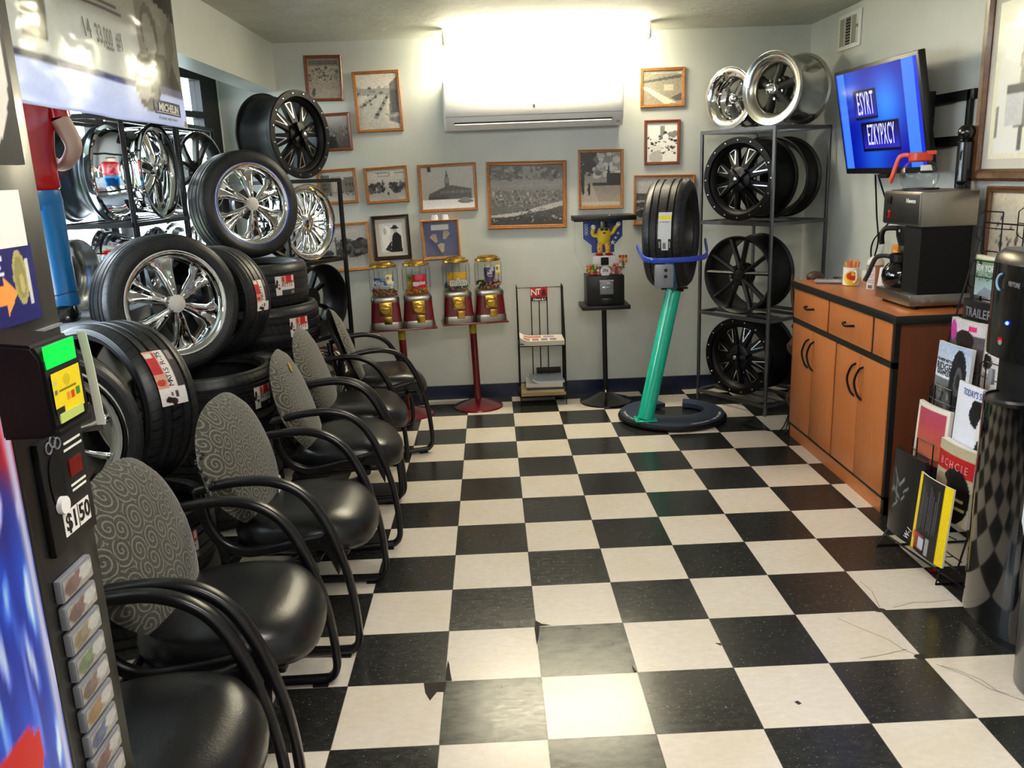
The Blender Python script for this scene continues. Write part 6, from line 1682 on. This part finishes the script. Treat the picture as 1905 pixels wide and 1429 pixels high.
# ================================================================ drink vending machine (front faces +X)
VX = -.745
vm = thing('vending_machine', 'black drink vending machine with lit blue and red front panel, by the entrance', 'vending machine', (VX, -1.24, 0))
YL, YR = -.42, .44            # far edge is local y = +.44
bm = nb(); box2(bm, (-.75, YL, .03), (-.012, YR, 1.86), .01); obj('cabinet_body', bm, M['blackmatte'], vm)
bm = nb(); box2(bm, (-.012, .235, .05), (.0, YR-.0, 1.86), .003); obj('control_strip', bm, mat('black_fascia', '#131312', .35, coat=.2), vm)
# lit bulging graphic panel
a = Art(90, 150, (.05, .2, .7), 41)
def vf(u, v, p):
    n1 = math.sin(40*u+22*v)*math.sin(17*v-25*u); n2 = math.sin(70*u-31*v+3*math.sin(20*v))
    r, g_, b = .03+.05*n1, .20+.12*n1, .68+.16*n1
    if v > .74:
        k = min(1, (v-.74)*12); q = max(0, min(1, .75+.5*math.sin(34*v+18*u))); r, g_, b = r+(.72-r)*k*q, g_*(1-.75*k*q), b*(1-.8*k*q)
    w = max(0, n2*n1-.30)*1.6+max(0, math.sin(55*u+8*v)-.85)*3*(.5+.5*math.sin(23*v))
    r, g_, b = r+w, g_+w*.95, b+w*.9
    e = math.exp(-((u-.955)/.022)**2); r, g_, b = r*(1-e)+.86*e, g_*(1-e)+.84*e, b*(1-e)+.92*e
    if u > .985: r, g_, b = .35, .25, .18
    if ((u-.76)/.10)**2+((v-.555)/.035)**2 < 1: r, g_, b = .86, .04, .05
    return (max(0, min(1, r)), max(0, min(1, g_)), max(0, min(1, b)))
a.each(vf)
def bend(x, y):
    return (.018+.035*(1-(2*x)**2)**.5 if abs(x) < .5 else .018, -.0925+x*.645, .78+y*1.36)
o = obj('lit_panel', a.bm(1, 1, bend), print_mat('backlit_graphic', .3, emit=.30), vm)
bm = nb(); 
for y0, y1 in ((.225, .24), (-.42, -.415)): box2(bm, (-.012, y0, .08), (.022, y1, 1.48), .003)
box2(bm, (-.012, -.415, .07), (.022, .235, .10), .003); box2(bm, (-.012, -.415, 1.46), (.022, .235, 1.49), .003); obj('panel_frame', bm, M['plasticblack'], vm)
bm = nb(); box2(bm, (-.012, -.415, 1.49), (.0, .235, 1.86), .002); obj('upper_fascia', bm, M['blackmatte'], vm)
# signs on the upper part of the strip
FV = lambda y, z, d=.0012: frame((d, y, z), (0, 1, 0), (1, 0, 0))
a = Art(40, 40, (.09, .09, .09), 42); a.ell(.35, .55, .58, .5, (.80, .78, .74)); a.rect(.1, .30, .62, .42, (.55, .42, .38)); a.rect(.1, .66, .66, .70, (.35, .35, .34)); a.rect(.1, .75, .5, .80, (.15, .15, .15)); a.noise(.02)
obj('notice_panel', a.bm(.16, .24), M['print'], vm, M=FV(.335, 1.70))
bm = nb(); box(bm, (0, 0, 0), (.10, .075, .001)); obj('paper_note', bm, M['paper'], vm, M=FV(.335, 1.509))
a = Art(44, 50, (.05, .06, .36), 43); a.poly([(.0, .28), (.30, .28), (.30, .14), (.55, .40), (.30, .62), (.30, .52), (.0, .52)], (.95, .60, .28)); a.ell(.66, .58, .15, .34, (.66, .62, .38)); a.ell(.66, .58, .11, .27, (.55, .52, .30)); a.ell(.68, .5, .05, .12, (.70, .66, .42)); a.rect(.02, .82, .34, .88, (.85, .85, .88)); a.rect(.02, .72, .30, .77, (.85, .85, .88)); a.rect(.02, .65, .33, .69, (.85, .85, .88)); a.rect(.80, .22, .86, .80, (.8, .8, .78)); a.noise(.02)
obj('coin_notice', a.bm(.115, .105), M['print'], vm, M=FV(.335, 1.422))
bm = nb(); box(bm, (.003, .335, 1.352), (.006, .20, .004)); obj('trim_line', bm, M['greybox'], vm, smooth=False)
# bill validator
bm = nb(); 
prism(bm, [(0, 1.245), (.085, 1.245), (.098, 1.255), (.095, 1.345), (.085, 1.362), (0, 1.372)], .195, .290, M=Matrix(((1, 0, 0, 0), (0, 0, 1, 0), (0, 1, 0, 0), (0, 0, 0, 1)))); bmesh.ops.bevel(bm, geom=bm.edges[:], offset=.004, segments=2, affect='EDGES'); obj('bill_validator', bm, M['rubber'], vm)
VF = lambda y, z, d=.0985: frame((d, y, z), (0, 1, 0), (1, 0, .0))
gl_ = mat('green_display', '#00d030', .3, emit='#00e040', estr=.5)
bm = nb(); box(bm, (0, 0, 0), (.075, .028, .002)); obj('green_display', bm, gl_, vm, M=VF(.240, 1.345, .0955))
a = Art(40, 40, (.90, .80, .08), 44); a.ell(.5, .74, .12, .14, (.80, .70, .06)); a.rect(.42, .28, .54, .44, (.85, .55, .1)); a.rect(.58, .28, .70, .46, (.75, .2, .1)); a.rect(.76, .3, .9, .48, (.2, .5, .2)); a.rect(.2, .52, .8, .58, (.45, .40, .05)); a.rect(.06, .7, .16, .8, (.75, .75, .5)); a.rect(.06, .5, .16, .6, (.4, .42, .4)); a.rect(0, 0, .3, .2, (.04, .04, .04)); a.noise(.02)
obj('payment_sticker', a.bm(.072, .055), M['print'], vm, M=VF(.240, 1.297))
bm = nb(); box(bm, (0, 0, 0), (.06, .012, .002)); obj('bill_slot_label', bm, mat('pale_green_label', '#b8c86a', .5), vm, M=VF(.240, 1.266, .0985))
bm = nb(); box2(bm, (.06, .20, 1.246), (.101, .285, 1.254), .002); obj('bill_slot', bm, M['rubber'], vm)
bm = nb(); tube(bm, bez([(.100, .294, 1.362), (.102, .297, 1.32), (.103, .299, 1.28), (.104, .301, 1.232)], 6), 1, prof=rrect(.012, .002, .0008), up=(0, 1, 0)); obj('clear_tape', bm, mat('frosted_tape', '#c9cdbf', .4), vm)
bm = nb(); prism(bm, [(.0, .285), (.08, .285), (.08, .289), (.0, .289)], 1.25, 1.36); obj('lit_edge', bm, mat('green_glow_edge', '#20e050', .3, emit='#30ff60', estr=.5), vm, smooth=False)
# coin mechanism plate
bm = nb(); box2(bm, (.0, .305, 1.035), (.010, .432, 1.205), .002); obj('coin_plate', bm, M['blackmatte'], vm)
FP = lambda y, z: FV(y, z, .0112)
bm = nb(); P_ = [(.020*math.cos(t), .045*math.sin(t)+.004*math.cos(2*t)) for t in [2*PI*i/24 for i in range(24)]]; prism(bm, P_, 0, .001); obj('coin_entry', bm, M['rubber'], vm, M=FP(.338, 1.14))
bm = nb(); cyl(bm, (0, 0, 0), (0, 0, .008), .013, seg=20); obj('coin_return_button', bm, M['white'], vm, M=FP(.335, 1.105))
bm = nb(); box(bm, (0, 0, 0), (.036, .026, .001)); obj('credit_display', bm, mat('dark_red_display', '#2a0807', .2, emit='#a01010', estr=.15), vm, M=FP(.395, 1.145))
for z, w__ in ((1.185, .05), (1.175, .055), (1.12, .045), (1.112, .042)):
    bm = nb(); box(bm, (0, 0, 0), (w__, .0035, .0006)); obj('instruction_line', bm, M['paper'], vm, M=FP(.395, z))
bm = nb()
for k in range(3): tube(bm, [(.008*math.cos(t)+k*.012-.012, .008*math.sin(t)+(k % 2)*.006, 0) for t in [2*PI*i/14 for i in range(14)]], .0012, 5, closed=True)
obj('coin_symbol', bm, M['greybox'], vm, M=FP(.342, 1.192))
bm = nb(); box(bm, (0, 0, 0), (.078, .036, .001)); obj('price_card', bm, M['paper'], vm, M=FP(.375, 1.072))
text('price_lettering', '$1', .036, M['letter_k'], vm, FV(.357, 1.072, .0122), sx=.95, bold=.0008); text('price_lettering', '50', .036, M['letter_k'], vm, FV(.396, 1.072, .0122), sx=.95, bold=.0008)
bm = nb(); box(bm, (0, 0, 0), (.0012, .036, .0006)); obj('price_divider', bm, M['letter_k'], vm, M=FV(.377, 1.072, .0122))
# selection buttons
bcol = [(.42, .20, .14), (.40, .18, .14), (.60, .48, .26), (.35, .52, .18), (.42, .24, .16), (.70, .42, .10), (.15, .25, .55), (.45, .15, .12), (.3, .3, .4)]
for k, c in enumerate(bcol):
    z = .985-.0425*k
    bm = nb(); box2(bm, (.0, .298, z-.018), (.012, .392, z+.018), .003); o = obj('selection_button', bm, M['acrylicb'] if 'acrylicb' in M else M['greybox'], vm)
    a = Art(26, 12, (.60, .58, .55), k); c = [.35*x+.65*.42 for x in c]; a.ell(.3, .45, .26, .38, c); a.ell(.5, .6, .2, .3, [min(1, x*1.15) for x in c]); a.ell(.75, .6, .2, .35, (.72, .72, .71)); a.noise(.05)
    obj('button_card', a.bm(.088, .03), M['gloss'], o, M=FV(.345, z, .0126))
    bm = nb(); box2(bm, (.0, .394, z-.006), (.004, .400, z+.004)); obj('sold_out_light', bm, M['rubber'], vm, smooth=False)

# ================================================================ statue on the window ledge
Mst = Matrix.Translation((-2.015, 1.62, LEDGE_Z)) @ Matrix.Rotation(math.radians(-75), 4, 'Z')
stt = thing('statue', 'painted fiberglass figure in red shirt and blue jeans standing on the window ledge', 'statue', M=Mst)
# local: figure faces away from the window towards +X slightly towards -Y ; height about 1.2
def ell_ring(cx, cy, a, b, z, n=20, ex=2.0):
    out = []
    for i in range(n):
        t = 2*PI*i/n; c, s = math.cos(t), math.sin(t)
        out.append((cx+a*abs(c)**(2/ex)*(1 if c > 0 else -1), cy+b*abs(s)**(2/ex)*(1 if s > 0 else -1), z))
    return out
bm = nb()
loft(bm, [ell_ring(0, 0, .085, .10, .545), ell_ring(0, 0, .098, .118, .56), ell_ring(.0, 0, .096, .115, .63), ell_ring(0, 0, .094, .118, .72), ell_ring(0, 0, .098, .132, .82), ell_ring(-.005, 0, .10, .145, .90), ell_ring(-.005, 0, .085, .135, .955), ell_ring(0, 0, .05, .07, .985), ell_ring(0, 0, .036, .036, 1.0)])
obj('shirt', bm, M['red'], stt, angle=60)
for s in (-1, 1):
    bm = nb(); tube(bm, bez([(0, s*.130, .925), (.0, s*.148, .89), (.0, s*.155, .84)], 5), .044, 12); obj('shirt_sleeve', bm, M['red'], stt, angle=60)
for s in (-1, 1):
    bm = nb(); P = bez([(.0, s*.150, .84), (-.015, s*.178, .77), (-.015, s*.186, .72), (-.03, s*.165, .68), (-.07, s*.13, .655), (-.09, s*.10, .655)], 6) if s > 0 else bez([(.0, s*.150, .84), (-.015, s*.178, .77), (-.015, s*.186, .72), (.015, s*.175, .68), (.06, s*.145, .655), (.095, s*.115, .655)], 6); n = len(P)
    tube(bm, P, [.040-.017*i/n for i in range(n)], prof=[(math.cos(2*PI*i/12), math.sin(2*PI*i/12)) for i in range(12)])
    # hand: palm, four fingers and thumb
    k0 = len(bm.verts); ball(bm, (.118, s*.105, .66), .024, 10, 8, (1.2, .8, 1.1))
    for k in range(4): tube(bm, bez([(.13, s*.10, .672-.011*k), (.148, s*.088, .671-.011*k), (.152-.003*k, s*.072, .668-.011*k)], 3), .0065, 6)
    tube(bm, bez([(.112, s*.098, .68), (.125, s*.085, .692), (.138, s*.08, .69)], 3), .007, 6)
    bm.verts.ensure_lookup_table()
    if s > 0:
        for v in bm.verts[k0:]: v.co.x = -v.co.x*.9; v.co.y -= .012
    obj('arm', bm, M['skin'], stt, angle=70)
bm = nb()
loft(bm, [ell_ring(0, 0, .034, .034, .985), ell_ring(0, 0, .034, .034, 1.02), ell_ring(.005, 0, .052, .046, 1.045), ell_ring(.008, 0, .066, .056, 1.085), ell_ring(.004, 0, .068, .058, 1.12), ell_ring(-.004, 0, .06, .052, 1.16), ell_ring(-.006, 0, .03, .028, 1.185)])
ball(bm, (.074, 0, 1.09), .012, 8, 6, (1, .8, 1.4))
for s in (-1, 1): ball(bm, (0, s*.058, 1.095), .014, 8, 6, (.8, .4, 1.3))
obj('head', bm, M['skin'], stt, angle=70)
bm = nb()
for s in (-1, 1): ball(bm, (.062, s*.022, 1.11), .007, 8, 6)
obj('eye', bm, M['letter_k'], stt)
bm = nb(); ball(bm, (.064, 0, 1.062), .014, 8, 6, (.5, 1.2, .3)); obj('mouth', bm, M['red'], stt)
bm = nb(); loft(bm, [ell_ring(-.008, 0, .071, .062, 1.13), ell_ring(-.01, 0, .07, .061, 1.16), ell_ring(-.012, 0, .05, .045, 1.195), ell_ring(-.012, 0, .02, .02, 1.208)]); obj('hair', bm, mat('dark_brown_hair', '#2a1810', .5), stt, angle=60)
bm = nb()
loft(bm, [ell_ring(0, 0, .088, .108, .47), ell_ring(0, 0, .098, .118, .50), ell_ring(0, 0, .092, .112, .55)])
for s in (-1, 1):
    loft(bm, [ell_ring(.0, s*.062, .062, .056, .065, ex=2.4), ell_ring(0, s*.062, .066, .060, .08, ex=2.4), ell_ring(0, s*.061, .062, .056, .11), ell_ring(0, s*.059, .060, .055, .25), ell_ring(0, s*.057, .068, .058, .40), ell_ring(0, s*.055, .082, .060, .49)])
obj('jeans', bm, M['jeans'], stt, angle=50)
dk = mat('dark_blue_line', '#0a2a4a', .4)
bm = nb()
for s in (-1, 1):
    tube(bm, [(.062*math.cos(t), s*.062+.057*math.sin(t), .118+.006*math.sin(t*2)) for t in [2*PI*i/24 for i in range(24)]], .003, 5, closed=True)
obj('trouser_cuff', bm, dk, stt)
bm = nb(); 
tube(bm, bez([(.045, -.108, .53), (.05, -.110, .49), (.035, -.113, .472), (.02, -.114, .468), (.0, -.116, .475), (-.012, -.115, .50), (-.012, -.112, .53)], 5), .003, 5); tube(bm, bez([(.05, -.108, .53), (0.02, -.116, .527), (-.018, -.112, .53)], 4), .003, 5); obj('pocket_outline', bm, dk, stt)
for s in (-1, 1):
    bm = nb(); loft(bm, [ell_ring(.02, s*.062, .085, .052, 0, ex=2.6), ell_ring(.02, s*.062, .088, .054, .02, ex=2.6), ell_ring(.012, s*.062, .074, .05, .05, ex=2.4), ell_ring(.0, s*.062, .056, .046, .075)]); obj('shoe', bm, M['blackgloss'], stt, angle=50)

# ================================================================ glossy banner hanging in front of the header
BY0, BY1, BZ0, BZ1 = -.05, 1.84, 1.79, 2.415
a = Art(150, 62, (.78, .77, .73), 51)
a.grad((.90, .89, .87), (.78, .76, .72), .23, 1)
a.grad((.90, .91, .99), (.92, .93, .99), 0, .215)
a.rect(0, .212, .8, .237, (.18, .28, .62)); a.rect(.0, .212, .42, .237, (.42, .44, .52)); a.rect(.77, .20, 1, .245, (.66, .65, .70))
a.rect(.2, .080, .78, .087, (.90, .86, .42)); a.rect(.2, .05, .36, .055, (.45, .45, .5))
a.rect(.305, .32, .385, 1, (.60, .57, .52)); a.rect(.305, .30, .385, .35, (.45, .42, .38))
# grey tire close-up printed at the end of the banner
a.poly([(.77, .245), (1, .245), (1, 1), (.80, 1)], (.66, .64, .59)); a.ell(.835, .55, .035, .17, (.50, .48, .43)); a.ell(.83, .53, .024, .13, (.72, .70, .66)); a.ell(.79, .245, .05, .17, (.42, .41, .37)); a.ell(.775, .245, .025, .11, (.74, .72, .70)); a.poly([(.83, .245), (.99, .245), (.93, .42), (.84, .44)], (.46, .44, .40)); a.poly([(.86, .76), (1, .66), (1, .9), (.87, .98)], (.28, .27, .25)); a.poly([(.9, .3), (.97, .5), (.97, .75), (.9, .55)], (.56, .54, .49))
for k in range(4): a.rect(.494, .268+.018*k, .60+.035*(3-k), .274+.018*k, (.50, .49, .47))
a.rect(.516, .53, .726, .536, (.30, .29, .28)); a.rect(.50, .62, .70, .632, (.40, .39, .37)); a.rect(.50, .58, .72, .592, (.40, .39, .37)); a.rect(.62, .375, .66, .382, (.5, .5, .48)); a.noise(.010)
def bx(y, z):
    u = (y-BY0)/(BY1-BY0)
    return -1.415+.012*math.sin(u*11+z*2)+.006*math.sin(u*23-z*6)+.008*math.sin(z*9+u*4)*(1-abs(2*u-1)**3)
def bend(x, y):
    yy = BY0+(x+.5)*(BY1-BY0); zz = BZ0+(y+.5)*(BZ1-BZ0); return (bx(yy, zz), yy, zz)
vb_, nt, b, out = new_mat('glossy_banner'); g = NT(nt); at = g.n('ShaderNodeAttribute', attribute_name='Col'); g.link(at.outputs['Color'], b.inputs['Base Color']); b.inputs['Roughness'].default_value = .16; b.inputs['Coat Weight'].default_value = .6; b.inputs['Coat Roughness'].default_value = .06
g.link(g.bump(g.noise(g.vm('MULTIPLY', g.obj(), (1, 1.2, 2.2)), 3, 2, .5), .28, .06), b.inputs['Normal'])
tl = g.n('ShaderNodeBsdfTranslucent'); g.link(at.outputs['Color'], tl.inputs[0]); mx = g.n('ShaderNodeMixShader'); mx.inputs[0].default_value = .45; g.link(b.outputs[0], mx.inputs[1]); g.link(tl.outputs[0], mx.inputs[2]); g.link(mx.outputs[0], out.inputs[0])
# banner faces +X: x axis of the artwork runs along +Y when seen from the room
bn = obj('banner', a.bm(1, 1, bend), vb_, None)
tag(bn, 'glossy white tire advertising banner hanging in front of the window header', 'banner')
sol = bn.modifiers.new('thickness', 'SOLIDIFY'); sol.thickness = .002
def bt(s, u, v, size, m_, sx=.8, bold=0, name='banner_lettering', par=bn, d=.008):
    y, z = BY0+u*(BY1-BY0), BZ0+v*(BZ1-BZ0)
    tb = text_bm(s, size, extrude=.0002, sx=sx, bold=bold)
    for q in tb.verts:
        yy, zz = y+q.co.x, z+q.co.y; q.co = Vector((bx(yy, zz)+.0055+q.co.z, yy, zz))
    return obj(name, tb, m_, par, smooth=False, recalc=False)
gl2 = mat('grey_print', '#5a5751', .5); 
bt('MICHELIN', .882, .104, .040, M['letter_w'], 1.28, .0016)
def strip(y0, y1, z0, z1, d, m_, name):
    bm = nb(); n = 24; v0 = []
    for i in range(n+1):
        for zz in (z0, z1):
            yy = y0+(y1-y0)*i/n; v0.append(bm.verts.new((bx(yy, zz)+d, yy, zz)))
    for i in range(n): bm.faces.new((v0[2*i], v0[2*i+2], v0[2*i+3], v0[2*i+1]))
    obj(name, bm, m_, bn, smooth=False)
strip(1.47, 1.765, 1.830, 1.882, .0035, mat('navy_logo_panel', '#1c2a5c', .3), 'logo_panel')
strip(1.49, 1.745, 1.836, 1.839, .0045, M['letter_w'], 'logo_underline')
bt('A better way forward', .875, .040, .019, gl2, 1.25)
bt('14', .545, .44, .085, gl2, .75, .0015); bt('33,000', .616, .43, .085, gl2, .62, .0015); bt('#1', .69, .43, .085, gl2, .7, .0015)
bm = nb(); lathe(bm, [(.006, 0), (.012, 0), (.012, .003), (.006, .003)], 20, closed=True); obj('grommet', bm, M['brass'], bn, M=frame((bx(1.815, 1.805)+.002, 1.815, 1.806), (0, 1, 0), (1, 0, 0)))
for y in (.2, 1.0, 1.78):
    bm = nb(); cyl(bm, (bx(y, 2.41), y, 2.40), (bx(y, 2.41), y, 2.42), .003, seg=6); obj('ceiling_hook', bm, M['wire'], bn)
bpy.context.view_layer.update()
